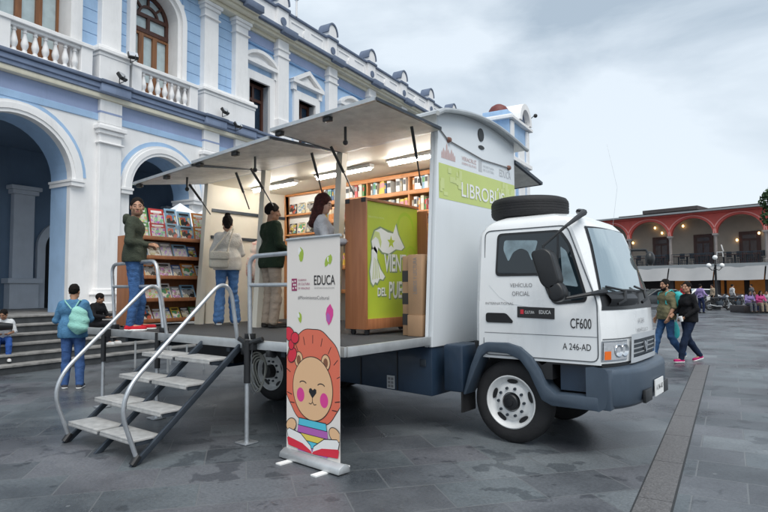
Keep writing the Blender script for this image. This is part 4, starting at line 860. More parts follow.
# row of pale emblems
e0 = yb0 + 0.06
m = MB()
for k in range(9):
    y = e0 + 0.035 * k; h = [0.06, 0.10, 0.08, 0.16, 0.10, 0.07, 0.11, 0.08, 0.05][k]; m.poly([fwy(y, 3.10), fwy(y + 0.028, 3.10), fwy(y + 0.028, 3.10 + h), fwy(y + 0.014, 3.13 + h), fwy(y, 3.10 + h)])
m.build('emblem', M['ink_rose'], fw_, smooth=False)
for s, y, z, wd_, hh, mm in (('VERACRUZ', yb0 + 0.52, 3.15, 0.36, 0.05, 'ink_rose'), ('GOBIERNO DEL ESTADO', yb0 + 0.52, 3.10, 0.36, 0.03, 'ink_rose'), ('SECRETARÍA', yb0 + 1.06, 3.15, 0.30, 0.035, 'ink_pale'), ('DE CULTURA', yb0 + 1.06, 3.10, 0.30, 0.035, 'ink_pale'), ('EDUCA', yb0 + 1.52, 3.10, 0.34, 0.10, 'ink_pale')):
    txt(s, M[mm], 'lettering', fw_, fwy(y, z, 0.004), FX_, FZ_, width=wd_, height=hh)
m = MB(); m.poly([fwy(yb0 + 0.94, 3.08), fwy(yb0 + 1.03, 3.08), fwy(yb0 + 1.03, 3.22), fwy(yb0 + 0.94, 3.22)]); m.build('emblem', M['ink_pale'], fw_, smooth=False)
def oval(cpx, cpy, ry, rz, name):
    c = fp(cpx, cpy, 0.0); m = MB(); m.prism([V(XB1 + 0.002, c.y + ry * math.cos(q * PI / 12), c.z + rz * math.sin(q * PI / 12)) for q in range(24)], (0.008, 0, 0)); m.build(name, M['black'], fw_, smooth=False)
oval(480.5, 135, 0.075, 0.085, 'vent_port'); oval(481, 147.5, 0.075, 0.025, 'vent_slot')
for px, py in ((448, 140), (508, 168)):
    c = fp(px, py, 0.0); m = MB(); m.lathe([(0.0, 0.045), (0.024, 0.038), (0.034, 0.015), (0.035, 0.0)], V(XB1 + 0.001, c.y, c.z), (1, 0, 0), n=16); m.build('marker_lamp', mat('rust_red_lens', (0.22, 0.10, 0.07), 0.35, var=0.2), fw_)
m = MB(); m.tube([fp(438, 128, 0.012), fp(447, 140, 0.012), fp(482, 160, 0.012), fp(508, 168, 0.012)], 0.008, 6); m.build('cable', M['ink_grey'], fw_)
# skirt below the floor
m = MB(); m.prism([V(XB1 - 0.02, YN0 + 0.02, 0.40), V(XB1 - 0.02, YN0 + 0.02, 0.938), V(-5.6, YN0 + 0.02, 0.938), V(-5.6, YN0 + 0.02, 0.46)], (0, 0.40, 0)); sk = m.build('skirt_box', M['navy'], truck, bevel=0.012)
c = ony(391, 382, YN0 + 0.018); m = MB(); m.bb(c.x - 0.055, c.x + 0.055, YN0 + 0.012, YN0 + 0.0195, c.z - 0.075, c.z + 0.075); lp = m.build('data_plate', M['ink_pale'], sk, smooth=False)
m = MB()
for k in range(3):
    for j in range(2): m.bb(c.x - 0.04 + 0.045 * j, c.x - 0.005 + 0.045 * j, YN0 + 0.010, YN0 + 0.0115, c.z - 0.06 + 0.042 * k, c.z - 0.03 + 0.042 * k)
m.build('print', M['ink_grey'], lp, smooth=False)
m = MB(); m.bb(-4.6, -4.59, YN0 + 0.008, YN0 + 0.019, 0.44, 0.93); m.bb(-4.05, -4.04, YN0 + 0.008, YN0 + 0.019, 0.42, 0.93); m.build('skirt_seam', M['black'], sk, smooth=False)
c = ony(424, 363, YN0 + 0.015); m = MB(); m.bb(c.x - 0.05, c.x + 0.03, YN0 + 0.005, YN0 + 0.019, c.z - 0.04, c.z + 0.04); m.build('latch', M['dsteel'], sk, bevel=0.006)
m = MB(); m.bb(XB1 - 0.06, XB1 - 0.01, YN0 + 0.42, YF - 0.1, 0.42, 0.938); m.build('front_cross_member', M['black'], truck, smooth=False); m = MB(); m.bb(XB0, -7.1, YN0 + 0.05, YF - 0.05, 0.5, 0.938); m.bb(-7.1, -5.6, YC - 0.5, YC + 0.5, 0.5, 0.938); m.build('under_frame', M['black'], truck, smooth=False)
m = MB(); m.bb(XB0 + 0.1, XB1 - 0.07, YF - 0.10, YF - 0.05, 0.36, 0.938); m.build('far_light_block', M['navy'], truck, smooth=False)  # added far-side panel, blocks light from behind to darken the underside
m = MB(); m.cyl((-5.5, 6.6, 0.62), (-4.4, 6.6, 0.62), 0.24, n=20); m.build('tank_light_block', M['black'], truck)  # unseen cylinder added behind the skirt to deepen the shade below
m = MB(); m.bb(-3.0, -2.1, 6.05, 6.6, 0.38, 0.75); m.build('mid_light_block', M['black'], truck, bevel=0.05)  # unseen block added under the cab to keep light out
m = MB(); m.bb(-7.8, -7.3, 5.5, 6.0, 0.42, 0.93); m.build('tool_box', M['navy'], truck, bevel=0.02)
m = MB(); m.bb(-3.45, -3.20, YC - 0.86, YC - 0.45, 0.47, 0.98); m.build('battery_box', M['navy'], truck, bevel=0.03)
m = MB(); m.bb(-3.42, -3.22, YC + 0.5, YC + 0.95, 0.47, 0.98); m.build('battery_box', M['navy'], truck, bevel=0.03)
# spare tyre on the roof: its own thing
sp = thing('spare_tyre', (-2.70, 6.12, 2.35), 'black spare tyre lying flat on the white cab roof', 'tyre')
m = MB(); c = V(-2.70, 6.12, 2.352); m.lathe([(0.26, 0.01), (0.30, 0.0), (0.36, 0.0), (0.40, 0.015), (0.42, 0.045), (0.422, 0.06), (0.422, 0.17), (0.42, 0.185), (0.40, 0.215), (0.36, 0.23), (0.30, 0.23), (0.26, 0.22), (0.26, 0.01)], c, (0, 0, 1), 56)
for g in (0.075, 0.105, 0.135, 0.16): m.lathe([(0.4215, g - 0.007), (0.4245, g - 0.007), (0.4245, g + 0.007), (0.4215, g + 0.007)], c, (0, 0, 1), 56)
m.build('tread', M['rubber'], sp, ang=40)
m = MB(); m.lathe([(0.262, 0.03), (0.25, 0.12), (0.24, 0.13), (0.0, 0.13)], c, (0, 0, 1), 40); m.build('rim', M['dsteel'], sp)

# ---- awning leaves, struts and light tubes
def leaf(x0, x1, yo, zr, zl, nm='awning_leaf'):
    hy = YN1 - 0.03
    hinge = lambda x: V(x, hy, zsl(3.395, x))
    A, B = hinge(x0), hinge(x1); C_ = V(x1, yo, zr); D_ = V(x0, yo, zl); up = V(0, 0, 0.035)
    m = MB(); m.add([A, B, C_, D_, A + up, B + up, C_ + up, D_ + up], [(3, 2, 1, 0), (4, 5, 6, 7), (0, 1, 5, 4), (1, 2, 6, 5), (2, 3, 7, 6), (3, 0, 4, 7)]); lf = m.build(nm, M['awn'], truck, smooth=False)
    m = MB()
    def bar(p, q, w_=0.028): m.tube([p + V(0, 0, 0.015), q + V(0, 0, 0.015)], w_, 4)
    bar(D_, C_); m2 = MB(); m.build('front_edge', M['alu'], lf, smooth=False)
    m = MB(); bar(B, C_, 0.022); m.build('side_edge', M['dsteel'], lf, smooth=False); m = MB(); bar(A, D_, 0.022); m.build('side_edge', M['dsteel'], lf, smooth=False)
    m = MB()
    for t in (0.1, 0.9):
        p = A.lerp(B, t); q = D_.lerp(C_, t); s_ = p.lerp(q, 0.30); e_ = V(p.x + (0.10 if t < 0.5 else -0.10), ynear(2.7) - 0.01, 2.78)
        m = MB(); m.tube([s_ - V(0, 0, 0.02), s_.lerp(e_, 0.55)], 0.018, 8); m.tube([s_.lerp(e_, 0.55), e_], 0.009, 6); m.build('gas_strut', M['black'], lf)
    for t in (0.06, 0.55):
        m = MB(); q = D_.lerp(C_, t).lerp(A.lerp(B, t), 0.04); m.box(q - V(0, 0, 0.03), (0.10, 0.06, 0.05)); m.build('catch', M['black'], lf, bevel=0.008)
    q = D_.lerp(C_, 0.5).lerp(A.lerp(B, 0.5), 0.35); m = MB(); m.tube([q, q - V(0, 0, 0.16)], 0.016, 6); m.ball(q - V(0, 0, 0.18), 0.03); m.build('pull_strap', M['black'], lf)
    return lf
a1 = ony(372, 101, 4.36); a1l = ony(274, 131, 4.36); leaf(-5.03, -3.50, 4.36, a1.z, a1l.z)
a2 = ony(269, 139, 4.36); a2l = ony(196, 163, 4.36); leaf(-6.56, -5.06, 4.36, a2.z, a2l.z)
a3 = ony(193, 166, 4.36); a3l = ony(137, 184, 4.36); leaf(-8.03, -6.59, 4.36, a3.z, a3l.z)
# leaf standing open on the far side
m = MB(); f0 = V(XB1 - 0.02, YF + 0.02, 3.36); m.add([f0, f0 + V(-4.4, 0, -0.1), f0 + V(-4.4, 0.95, -0.30), f0 + V(0, 0.95, -0.18), f0 + V(0, 0, 0.04), f0 + V(-4.4, 0, -0.06), f0 + V(-4.4, 0.95, -0.26), f0 + V(0, 0.95, -0.14)], [(0, 1, 2, 3), (4, 7, 6, 5), (0, 3, 7, 4), (1, 5, 6, 2), (3, 2, 6, 7), (0, 4, 5, 1)]); fl = m.build('awning_leaf', M['awn'], truck, smooth=False)
m = MB(); m.tube([f0 + V(0.01, 0, 0.02), f0 + V(0.01, 0.95, -0.16)], 0.03, 4); m.tube([f0 + V(0, 0.95, -0.16), f0 + V(-4.4, 0.95, -0.28)], 0.03, 4); m.build('side_edge', M['dsteel'], fl, smooth=False)
for (xa, xb) in ((-7.75, -6.75), (-6.25, -5.2), (-4.85, -3.85)):
    y = 6.35; za_ = zsl(3.375, xa); zb_ = zsl(3.375, xb); m = MB(); m.bb(xa - 0.03, xb + 0.03, y - 0.05, y + 0.05, min(za_, zb_) + 0.0, max(za_, zb_) + 0.03); f = m.build('light_fitting', M['ink_white'], truck, smooth=False)
    m = MB(); m.tube([V(xa, y, za_ - 0.03), V(xb, y, zb_ - 0.03)], 0.022, 10); m.build('tube_lamp', M['tube'], f)
# ---- fold-down platform with its frame, jack legs
PY0 = 4.02
m = MB(); m.bb(-8.52, -3.60, PY0, YN0 - 0.002, 0.985, 1.05); pf = m.build('platform', M['deck'], truck, bevel=0.006)
m = MB(); m.bb(-8.54, -3.58, PY0 - 0.035, PY0 - 0.001, 0.965, 1.06); m.bb(-3.598, -3.565, PY0, YN0, 0.965, 1.06); m.build('edge_rail', M['alu'], pf, bevel=0.005)
m = MB()
for x in (-7.6, -6.6, -5.4, -4.5, -3.9): m.bb(x - 0.03, x + 0.03, PY0 + 0.05, YN0 + 0.3, 0.90, 0.984)
m.build('cross_beam', M['dsteel'], pf, smooth=False)
def jack(x, y):
    m = MB(); m.cyl((x, y, 0.62), (x, y, 1.06), 0.034, n=12); m.bb(x - 0.09, x + 0.09, y, y + 0.14, 0.96, 1.06); j = m.build('jack_leg', M['black'], truck)
    m = MB(); m.cyl((x, y, 0.02), (x, y, 0.63), 0.024, n=12); m.build('inner_tube', M['galv'], j); m = MB(); m.bb(x - 0.085, x + 0.085, y - 0.085, y + 0.085, 0.004, 0.02); m.build('foot_plate', M['galv'], j, bevel=0.003)
jk = onz(247, 444); jack(jk.x - 0.02, 3.93); jack(-7.95, 3.93); jack(-6.72, 4.0)
m = MB()
for x in (-5.02, -4.62, -4.2, -3.95): m.bb(x - 0.03, x + 0.03, PY0 - 0.05, PY0 + 0.05, 0.90, 0.97)
m.tube([(-5.1, PY0 - 0.05, 1.08), (-4.9, PY0 - 0.08, 1.02), (-4.7, PY0 - 0.05, 1.08)], 0.03, 8); m.build('bracket', M['black'], pf, bevel=0.004)
m = MB()
for x in (-4.30, -3.72): m.tube([(x, PY0 - 0.02, 0.96), (x, PY0 - 0.02, 0.88)], 0.008, 6); m.ball((x, PY0 - 0.02, 0.86), 0.022)
m.build('pin', M['galv'], pf)
# coil of hose hanging under the floor
hs = thing('hose_coil', (-5.15, 4.55, 0.6), 'pale coiled hose hanging below the platform edge', 'hose')
m = MB()
c = ony(257, 372, 4.6)
for k in range(4):
    rr_ = 0.235 - 0.03 * k; m.tube([c + V(rr_ * 0.62 * math.cos(q), 0.02 * k + 0.02 * math.sin(2 * q), rr_ * math.sin(q)) for q in [2 * PI * j / 32 for j in range(32)]], 0.011, 6, closed=True)
m.tube([c + V(-0.06, 0, 0.2), ony(246, 350, 4.3), ony(246, 340, 4.05)], 0.008, 6); m.build('hose', mat('pale_hose', (0.42, 0.42, 0.38), 0.6, var=0.1), hs)
m = MB(); m.tube([ony(249, 334, 4.02), ony(252, 350, 4.05), ony(250, 385, 4.2), ony(254, 394, 4.3), ony(258, 388, 4.3), ony(254, 383, 4.3)], 0.006, 6); m.build('cord', M['alu'], hs)
# ------------------------------------------------------------------ folding stairs
SX0, SX1, SXM = -6.46, -5.10, -5.78
stairs = thing('folding_stairs', (SXM, 3.4, 0), 'grey metal folding stairs with twin treads and tube handrails', 'stairs')
for x in (SX0, SXM, SX1):
    m = MB(); u = V(0, 1.20, 1.0).normalized(); nrm = V(0, -u.z, u.y)
    a = V(x, 2.80, 0.0); b = V(x, 4.0, 1.0)
    m.prism([a + V(-0.02, -0.02, 0.0), a + V(-0.02, 0.06, 0.0), b + V(-0.02, 0.0, -0.06), b + V(-0.02, 0.0, 0.02)], (0.04, 0, 0)); m.build('stringer', M['dsteel'], stairs, bevel=0.005)
for k, (y, z) in enumerate(((2.86, 0.22), (3.13, 0.43), (3.40, 0.65), (3.67, 0.87))):
    for x0, x1 in ((SX0 + 0.03, SXM - 0.03), (SXM + 0.03, SX1 - 0.03)):
        m = MB(); m.bb(x0, x1, y - 0.04, y + 0.25, z - 0.022, z); m.bb(x0, x1, y - 0.042, y - 0.03, z - 0.045, z - 0.021); t = m.build('tread', M['tread'], stairs, bevel=0.004)
        m = MB(); m.bb(x0 + 0.01, x0 + 0.03, y, y + 0.2, z - 0.06, z - 0.023); m.build('bracket', M['dsteel'], t, smooth=False); m = MB(); m.bb(x1 - 0.03, x1 - 0.01, y, y + 0.2, z - 0.06, z - 0.023); m.build('bracket', M['dsteel'], t, smooth=False)
def smooth_path(P, n=6):
    P = [Vector(p) for p in P]; out = [P[0]]
    for i in range(1, len(P) - 1):
        a = P[i].lerp(P[i - 1], 0.5) if i > 1 else P[i].lerp(P[0], min(0.5, 0.12 / max(1e-6, (P[i] - P[0]).length)) if False else 0.5)
        b = P[i].lerp(P[i + 1], 0.5)
        ra = min(0.14, (P[i] - P[i - 1]).length * 0.48); rb = min(0.14, (P[i + 1] - P[i]).length * 0.48)
        a = P[i] + (P[i - 1] - P[i]).normalized() * ra; b = P[i] + (P[i + 1] - P[i]).normalized() * rb
        for k in range(n + 1): t = k / n; out.append(a * (1 - t) ** 2 + P[i] * 2 * t * (1 - t) + b * t * t)
    return out + [P[-1]]
for x in (SX0 + 0.02, SX1 + 0.02):
    m = MB(); m.tube(smooth_path([(x, 2.84, 0.05), (x, 2.68, 0.50), (x, 2.76, 0.74), (x, 3.72, 1.66), (x, 3.86, 1.60), (x, 3.95, 1.06)]), 0.0215, 10); h = m.build('handrail', M['galv'], stairs)
    m = MB(); m.cyl((x, 2.79, 0.015), (x, 2.85, 0.09), 0.033, n=10); m.build('foot', M['black'], h)
# ------------------------------------------------------------------ guard rails on the platform
def guard(x0, x1, y, label, skew=0.0):
    g = thing('guard_rail', ((x0 + x1) / 2, y, 1.05), label, 'railing', 'tube guard rails of the platform')
    P = [(x0, y, 1.05), (x0 - skew, y, 1.95), (x1 - skew * 1.6, y, 1.97), (x1, y, 1.05)]
    m = MB(); m.tube(smooth_path(P), 0.024, 10); m.build('frame', M['galv'], g)
    m = MB(); m.tube([(x0 - skew * 0.6, y, 1.64), (x1 - skew * 1.0, y, 1.64)], 0.021, 10); m.build('mid_bar', M['galv'], g)
    for x in (x0, x1):
        m = MB(); m.bb(x - 0.05, x + 0.05, y - 0.04, y + 0.04, 1.051, 1.12); m.build('socket', M['black'], g, bevel=0.008)
guard(-7.92, -6.70, 4.07, 'tube guard rail in front of the man in red shoes', 0.12); guard(-5.02, -3.95, 4.07, 'tube guard rail half hidden behind the roll-up banner', 0.02)
# ------------------------------------------------------------------ roll-up banner
BAa, BAb = V(-4.19, 3.84, 0), V(-3.44, 3.775, 0); BU = (BAb - BAa).normalized(); BN = V(BU.y, -BU.x, 0); BW = (BAb - BAa).length; BH = 2.07
def B(u, v, e=0.0): return BAa + BU * u + V(0, 0, 0.075 + v * (BH - 0.075) / BH) + BN * e
banner = thing('roll_up_banner', (BAa + BAb) / 2, 'tall roll-up banner with a reading lion cartoon under the word EDUCA', 'banner')
M['bannerw'] = mat('banner_vinyl', (0.80, 0.75, 0.70), 0.5, var=0.02, scale=2)
m = MB(); m.grid(lambda u, v: B(u * BW, v * BH), 8, 24); m.build('sheet', M['bannerw'], banner)
m = MB(); m.tube([B(-0.01, BH), B(BW + 0.01, BH)], 0.014, 8); m.build('top_bar', M['alu'], banner)
m = MB(); m.prism([BAa - BU * 0.03 + BN * 0.07 + V(0, 0, 0.012), BAa - BU * 0.03 - BN * 0.07 + V(0, 0, 0.012), BAa - BU * 0.03 - BN * 0.06 + V(0, 0, 0.07), BAa - BU * 0.03 + V(0, 0, 0.095), BAa - BU * 0.03 + BN * 0.06 + V(0, 0, 0.06)], BU * (BW + 0.08)); cs_ = m.build('base_case', M['alu'], banner, bevel=0.008)
for u in (0.10, BW - 0.16):
    m = MB(); c = BAa + BU * u; m.prism([c + BN * 0.20, c + BU * 0.07 + BN * 0.20, c + BU * 0.07 - BN * 0.20, c - BN * 0.20], (0, 0, 0.011)); m.build('foot', M['ink_white'], banner, smooth=False)
m = MB(); m.tube([B(BW * 0.5, 0, -0.05), B(BW * 0.5, BH, -0.04)], 0.012, 8); m.build('pole', M['alu'], banner)
INK = {'coral': (0.76, 0.17, 0.10), 'tan': (0.80, 0.50, 0.28), 'magenta': (0.72, 0.06, 0.30), 'red': (0.70, 0.03, 0.06), 'cyan': (0.10, 0.55, 0.70), 'violet': (0.45, 0.13, 0.45), 'yellow': (0.80, 0.62, 0.12), 'leaf': (0.36, 0.50, 0.06), 'white': (0.85, 0.84, 0.82), 'black': (0.015, 0.015, 0.018), 'ear': (0.24, 0.10, 0.05)}
ink_names = list(INK); ink_mats = [mat('print_' + k.replace('tan', 'sand'), INK[k], 0.45, var=0.0) for k in ink_names]
class Art(MB):
    lay = 0
    def shape(s, pts, col, clip=True):
        s.lay += 1; e = 0.0012 + 0.00014 * s.lay; s.mat(ink_names.index(col))
        if clip: pts = clip_rect(pts, 0.002, BW - 0.002, 0.03, BH)
        if len(pts) >= 3: s.poly([B(u, v, e) for u, v in pts])
    def out(s, pts, col, w_=0.008):
        c = (sum(p[0] for p in pts) / len(pts), sum(p[1] for p in pts) / len(pts)); big = []
        n = len(pts)
        for i in range(n):
            a, b = pts[i - 1], pts[(i + 1) % n]; tx, ty = b[0] - a[0], b[1] - a[1]; l = math.hypot(tx, ty) or 1; nx, ny = ty / l, -tx / l
            if nx * (pts[i][0] - c[0]) + ny * (pts[i][1] - c[1]) < 0: nx, ny = -nx, -ny
            big.append((pts[i][0] + nx * w_, pts[i][1] + ny * w_))
        s.shape(big, 'black'); s.shape(pts, col)
    def line(s, P, w_, col='black'):
        L_, R_ = [], []
        for i in range(len(P)):
            a, b = P[max(0, i - 1)], P[min(len(P) - 1, i + 1)]; tx, ty = b[0] - a[0], b[1] - a[1]; l = math.hypot(tx, ty) or 1
            L_.append((P[i][0] - ty / l * w_, P[i][1] + tx / l * w_)); R_.append((P[i][0] + ty / l * w_, P[i][1] - tx / l * w_))
        s.shape(L_ + R_[::-1], col)
def clip_rect(pts, x0, x1, y0, y1):
    def cl(P, f, ip):
        o = []
        for i in range(len(P)):
            a, b = P[i - 1], P[i]
            if f(b):
                if not f(a): o.append(ip(a, b))
                o.append(b)
            elif f(a): o.append(ip(a, b))
        return o
    ix = lambda x: (lambda a, b: (x, a[1] + (b[1] - a[1]) * (x - a[0]) / (b[0] - a[0])))
    iy = lambda y: (lambda a, b: (a[0] + (b[0] - a[0]) * (y - a[1]) / (b[1] - a[1]), y))
    for f, ip in ((lambda p: p[0] >= x0, ix(x0)), (lambda p: p[0] <= x1, ix(x1)), (lambda p: p[1] >= y0, iy(y0)), (lambda p: p[1] <= y1, iy(y1))):
        pts = cl(pts, f, ip)
        if not pts: return []
    return pts
def ell(cx, cy, rx, ry, rot=0.0, n=40, wob=0.0, k=9):
    P = []
    for i in range(n):
        t = 2 * PI * i / n; w_ = 1 + wob * math.sin(k * t); x, y = rx * w_ * math.cos(t), ry * w_ * math.sin(t); P.append((cx + x * math.cos(rot) - y * math.sin(rot), cy + x * math.sin(rot) + y * math.cos(rot)))
    return P
A_ = Art()
A_.out(ell(0.385, 0.74, 0.415, 0.455, n=72, wob=0.012, k=11), 'coral')
for q in range(10, 171, 20):
    a = R(q); A_.line([(0.385 + 0.33 * math.cos(a), 0.70 + 0.36 * math.sin(a)), (0.385 + 0.39 * math.cos(a), 0.72 + 0.42 * math.sin(a))], 0.004)
for q in (200, 215, 325, 340):
    a = R(q); A_.line([(0.385 + 0.32 * math.cos(a), 0.66 + 0.33 * math.sin(a)), (0.385 + 0.40 * math.cos(a), 0.70 + 0.40 * math.sin(a))], 0.004)
for cx in (0.185, 0.565): A_.out(ell(cx, 0.895, 0.055, 0.07), 'tan'); A_.shape(ell(cx, 0.89, 0.030, 0.045), 'ear')
A_.out(ell(0.38, 0.635, 0.275, 0.295, n=60), 'tan')
A_.shape(ell(0.215, 0.56, 0.055, 0.068), 'magenta'); A_.shape(ell(0.545, 0.545, 0.055, 0.068), 'magenta')
for cx in (0.25, 0.505): A_.line([(cx + 0.05 * math.cos(a), 0.665 + 0.028 * math.sin(a)) for a in [R(20 + 14 * k) for k in range(11)]], 0.005)
A_.shape([(0.385, 0.545), (0.335, 0.60), (0.34, 0.63), (0.365, 0.64), (0.39, 0.622), (0.415, 0.64), (0.44, 0.63), (0.44, 0.60)], 'black')
A_.line([(0.386, 0.55), (0.386, 0.51), (0.365, 0.49), (0.335, 0.495)], 0.004); A_.line([(0.386, 0.51), (0.41, 0.487), (0.44, 0.495)], 0.004)
A_.out(ell(0.09, 0.93, 0.075, 0.055, 0.9), 'red'); A_.out(ell(0.05, 1.13, 0.08, 0.06, -0.7), 'red'); A_.out(ell(0.075, 1.03, 0.038, 0.045), 'red'); A_.out(ell(0.13, 1.10, 0.055, 0.05, 0.4), 'red')
body = [(0.19, 0.02), (0.17, 0.15), (0.20, 0.335), (0.57, 0.335), (0.60, 0.15), (0.58, 0.02)]
A_.out(body, 'cyan')
for v0, v1, c in ((0.20, 0.27, 'violet'), (0.14, 0.20, 'yellow'), (0.08, 0.14, 'cyan'), (0.02, 0.08, 'violet')):
    A_.shape([(0.178, v0), (0.182, v1), (0.592, v1), (0.594, v0)], c); A_.line([(0.178, v1), (0.592, v1)], 0.003)
A_.out(ell(0.08, 0.255, 0.075, 0.055, 0.5), 'tan'); A_.out(ell(0.69, 0.255, 0.075, 0.055, -0.5), 'tan')
A_.out([(0.385, 0.035), (0.06, 0.06), (0.02, 0.19), (0.05, 0.215), (0.22, 0.19), (0.36, 0.10)], 'white'); A_.out([(0.385, 0.035), (0.71, 0.06), (0.745, 0.19), (0.72, 0.215), (0.55, 0.19), (0.41, 0.10)], 'white')
A_.shape([(0.385, 0.03), (0.04, 0.055), (0.02, 0.12), (0.04, 0.135), (0.25, 0.105), (0.37, 0.055)], 'red'); A_.shape([(0.385, 0.03), (0.73, 0.055), (0.745, 0.12), (0.73, 0.135), (0.52, 0.105), (0.40, 0.055)], 'red')
A_.build('lion_print', ink_mats, banner, smooth=False)
A_ = Art()
def leafp(u, v, s, rot, c='leaf'):
    P = [(0, 1), (0.45, 0.5), (0.5, 0), (0.3, -0.6), (0, -1), (-0.35, -0.6), (-0.5, 0), (-0.4, 0.55)]; P = [(u + s * (x * math.cos(rot) - y * math.sin(rot)), v + s * (x * math.sin(rot) + y * math.cos(rot))) for x, y in P]; A_.shape(P, c)
leafp(0.215, 1.915, 0.075, 0.15); leafp(0.195, 1.94, 0.05, 0.3, 'white'); leafp(0.215, 1.90, 0.06, -0.15); leafp(0.585, 1.835, 0.06, -0.5); leafp(0.60, 1.85, 0.03, 0.3, 'white'); leafp(0.625, 1.85, 0.05, -0.1); leafp(0.20, 1.30, 0.055, 0.2); leafp(0.18, 1.32, 0.028, 0.4, 'white')
leafp(0.615, 1.34, 0.10, -0.1, 'magenta'); leafp(0.60, 1.31, 0.05, 0.2, 'violet')
A_.build('leaf_print', ink_mats, banner, smooth=False)
m = MB()
m.poly([B(0.075, 1.56, 0.003), B(0.155, 1.56, 0.003), B(0.155, 1.68, 0.003), B(0.075, 1.68, 0.003)]); em = m.build('emblem', M['ink_plum'], banner, smooth=False)
m = MB()
for (a, b) in ((0.085, 1.64), (0.12, 1.645), (0.10, 1.61), (0.09, 1.575), (0.13, 1.58), (0.125, 1.61)): m.poly([B(a, b, 0.0045), B(a + 0.02, b, 0.0045), B(a + 0.02, b + 0.018, 0.0045), B(a, b + 0.018, 0.0045)])
m.build('pattern', M['bannerw'], em, smooth=False)
BX, BZ = BU, V(0, 0, 1)
def btxt(s, u, v, c, width=None, height=None, bold=0.0): txt(s, c, 'lettering', banner, B(u, v, 0.004), BX, BZ, width, height, bold)
btxt('GOBIERNO', 0.175, 1.655, M['ink_plum'], 0.12, 0.018); btxt('DE CULTURA', 0.175, 1.615, M['ink_plum'], 0.17, 0.022); btxt('DE VERACRUZ', 0.175, 1.575, M['ink_plum'], 0.17, 0.018)
btxt('EDUCA', 0.405, 1.615, M['ink_black'], 0.285, 0.088, 0.006); btxt('SECRETARÍA DE EDUCACIÓN', 0.41, 1.58, M['ink_grey'], 0.27, 0.014)
btxt('#MovimientoCultural', 0.17, 1.475, M['ink_grey'], 0.44, 0.035)
# ------------------------------------------------------------------ end counter with the green poster
CX0, CX1, CY0, CY1, CZ0, CZ1 = -4.63, -4.30, 5.17, 6.28, 1.12, 2.66
ct = thing('display_counter', ((CX0 + CX1) / 2, (CY0 + CY1) / 2, 1.05), 'beech laminate book counter with a lime green flag poster on its back', 'counter')
m = MB(); m.bb(CX0, CX1, CY0, CY0 + 0.025, CZ0, CZ1); m.build('side_panel', M['wood'], ct, bevel=0.003)
m = MB(); m.bb(CX0, CX1 + 0.12, CY1 - 0.025, CY1, CZ0, CZ1 - 0.06); m.build('side_panel', M['wood'], ct, bevel=0.003)
m = MB(); m.bb(CX0, CX1, CY0 + 0.026, CY1 - 0.026, CZ1 - 0.03, CZ1); m.build('board', M['wood'], ct, bevel=0.003); m = MB(); m.bb(CX0, CX1, CY0 + 0.026, CY1 - 0.026, CZ0, CZ0 + 0.12); m.build('board', M['wood'], ct, bevel=0.003)
m = MB(); m.bb(CX1 - 0.05, CX1 - 0.03, CY0 + 0.026, CY1 - 0.026, CZ0 + 0.12, CZ1 - 0.031); po = m.build('poster', M['lime'], ct, smooth=False)
m = MB()
for z in (1.5, 1.9, 2.3): m.bb(CX0 + 0.01, CX1 - 0.06, CY0 + 0.026, CY1 - 0.026, z, z + 0.025)
m.build('shelf', M['wood'], ct, smooth=False)
for (x, y) in ((CX0 + 0.06, CY0 + 0.08), (CX1 - 0.06, CY0 + 0.08), (CX0 + 0.06, CY1 - 0.08), (CX1 - 0.06, CY1 - 0.08)):
    m = MB(); m.cyl((x, y - 0.014, 1.083), (x, y + 0.014, 1.083), 0.032, n=12); m.bb(x - 0.03, x + 0.03, y - 0.02, y + 0.02, 1.105, 1.119); m.build('caster', M['black'], ct)
for x in (CX0 + 0.04, CX1 - 0.04):
    m = MB(); m.bb(x - 0.035, x + 0.035, CY0 - 0.004, CY0 + 0.03, CZ1 - 0.05, CZ1 + 0.004); m.build('corner_cap', M['black'], ct, bevel=0.004)
PXp = CX1 - 0.0297; PW = CY1 - CY0 - 0.052; PH = CZ1 - 0.031 - CZ0 - 0.12
def G(a, b, e=0.001): return V(PXp + e, CY0 + 0.026 + a * PW, CZ0 + 0.12 + b * PH)
def g_poly(mm, name, P, e, parent=po): m = MB(); m.poly([G(a, b, e) for a, b in P]); return m.build(name, mm, parent, smooth=False)
flag = [(0.10, 0.66), (0.16, 0.75), (0.27, 0.78), (0.40, 0.75), (0.50, 0.745), (0.555, 0.83), (0.60, 0.74), (0.72, 0.63), (0.66, 0.60), (0.55, 0.605), (0.42, 0.56), (0.30, 0.57), (0.22, 0.61), (0.20, 0.55), (0.12, 0.60)]
def grow(P, w_):
    c = (sum(p[0] for p in P) / len(P), sum(p[1] for p in P) / len(P)); o = []
    for x, y in P: l = math.hypot(x - c[0], y - c[1]); o.append((x + (x - c[0]) / l * w_, y + (y - c[1]) / l * w_))
    return o
M['pgrey'] = mat('grey_green_ink', (0.22, 0.30, 0.16), 0.45, var=0.0)
g_poly(M['pgrey'], 'flag_outline', grow(flag, 0.022), 0.0010); g_poly(M['ink_white'], 'flag', flag, 0.0022)
st_ = []
for k in range(10): r_ = 0.062 if k % 2 == 0 else 0.026; a = PI / 2 + k * PI / 5; st_.append((0.46 + r_ * 1.25 * math.cos(a), 0.665 + r_ * math.sin(a)))
g_poly(M['lime'], 'star', st_, 0.0034)
curl = [(0.10, 0.66), (0.16, 0.75), (0.24, 0.74), (0.28, 0.66), (0.26, 0.60), (0.22, 0.68), (0.17, 0.70)]
g_poly(M['band2'], 'flag_fold', curl, 0.0034)
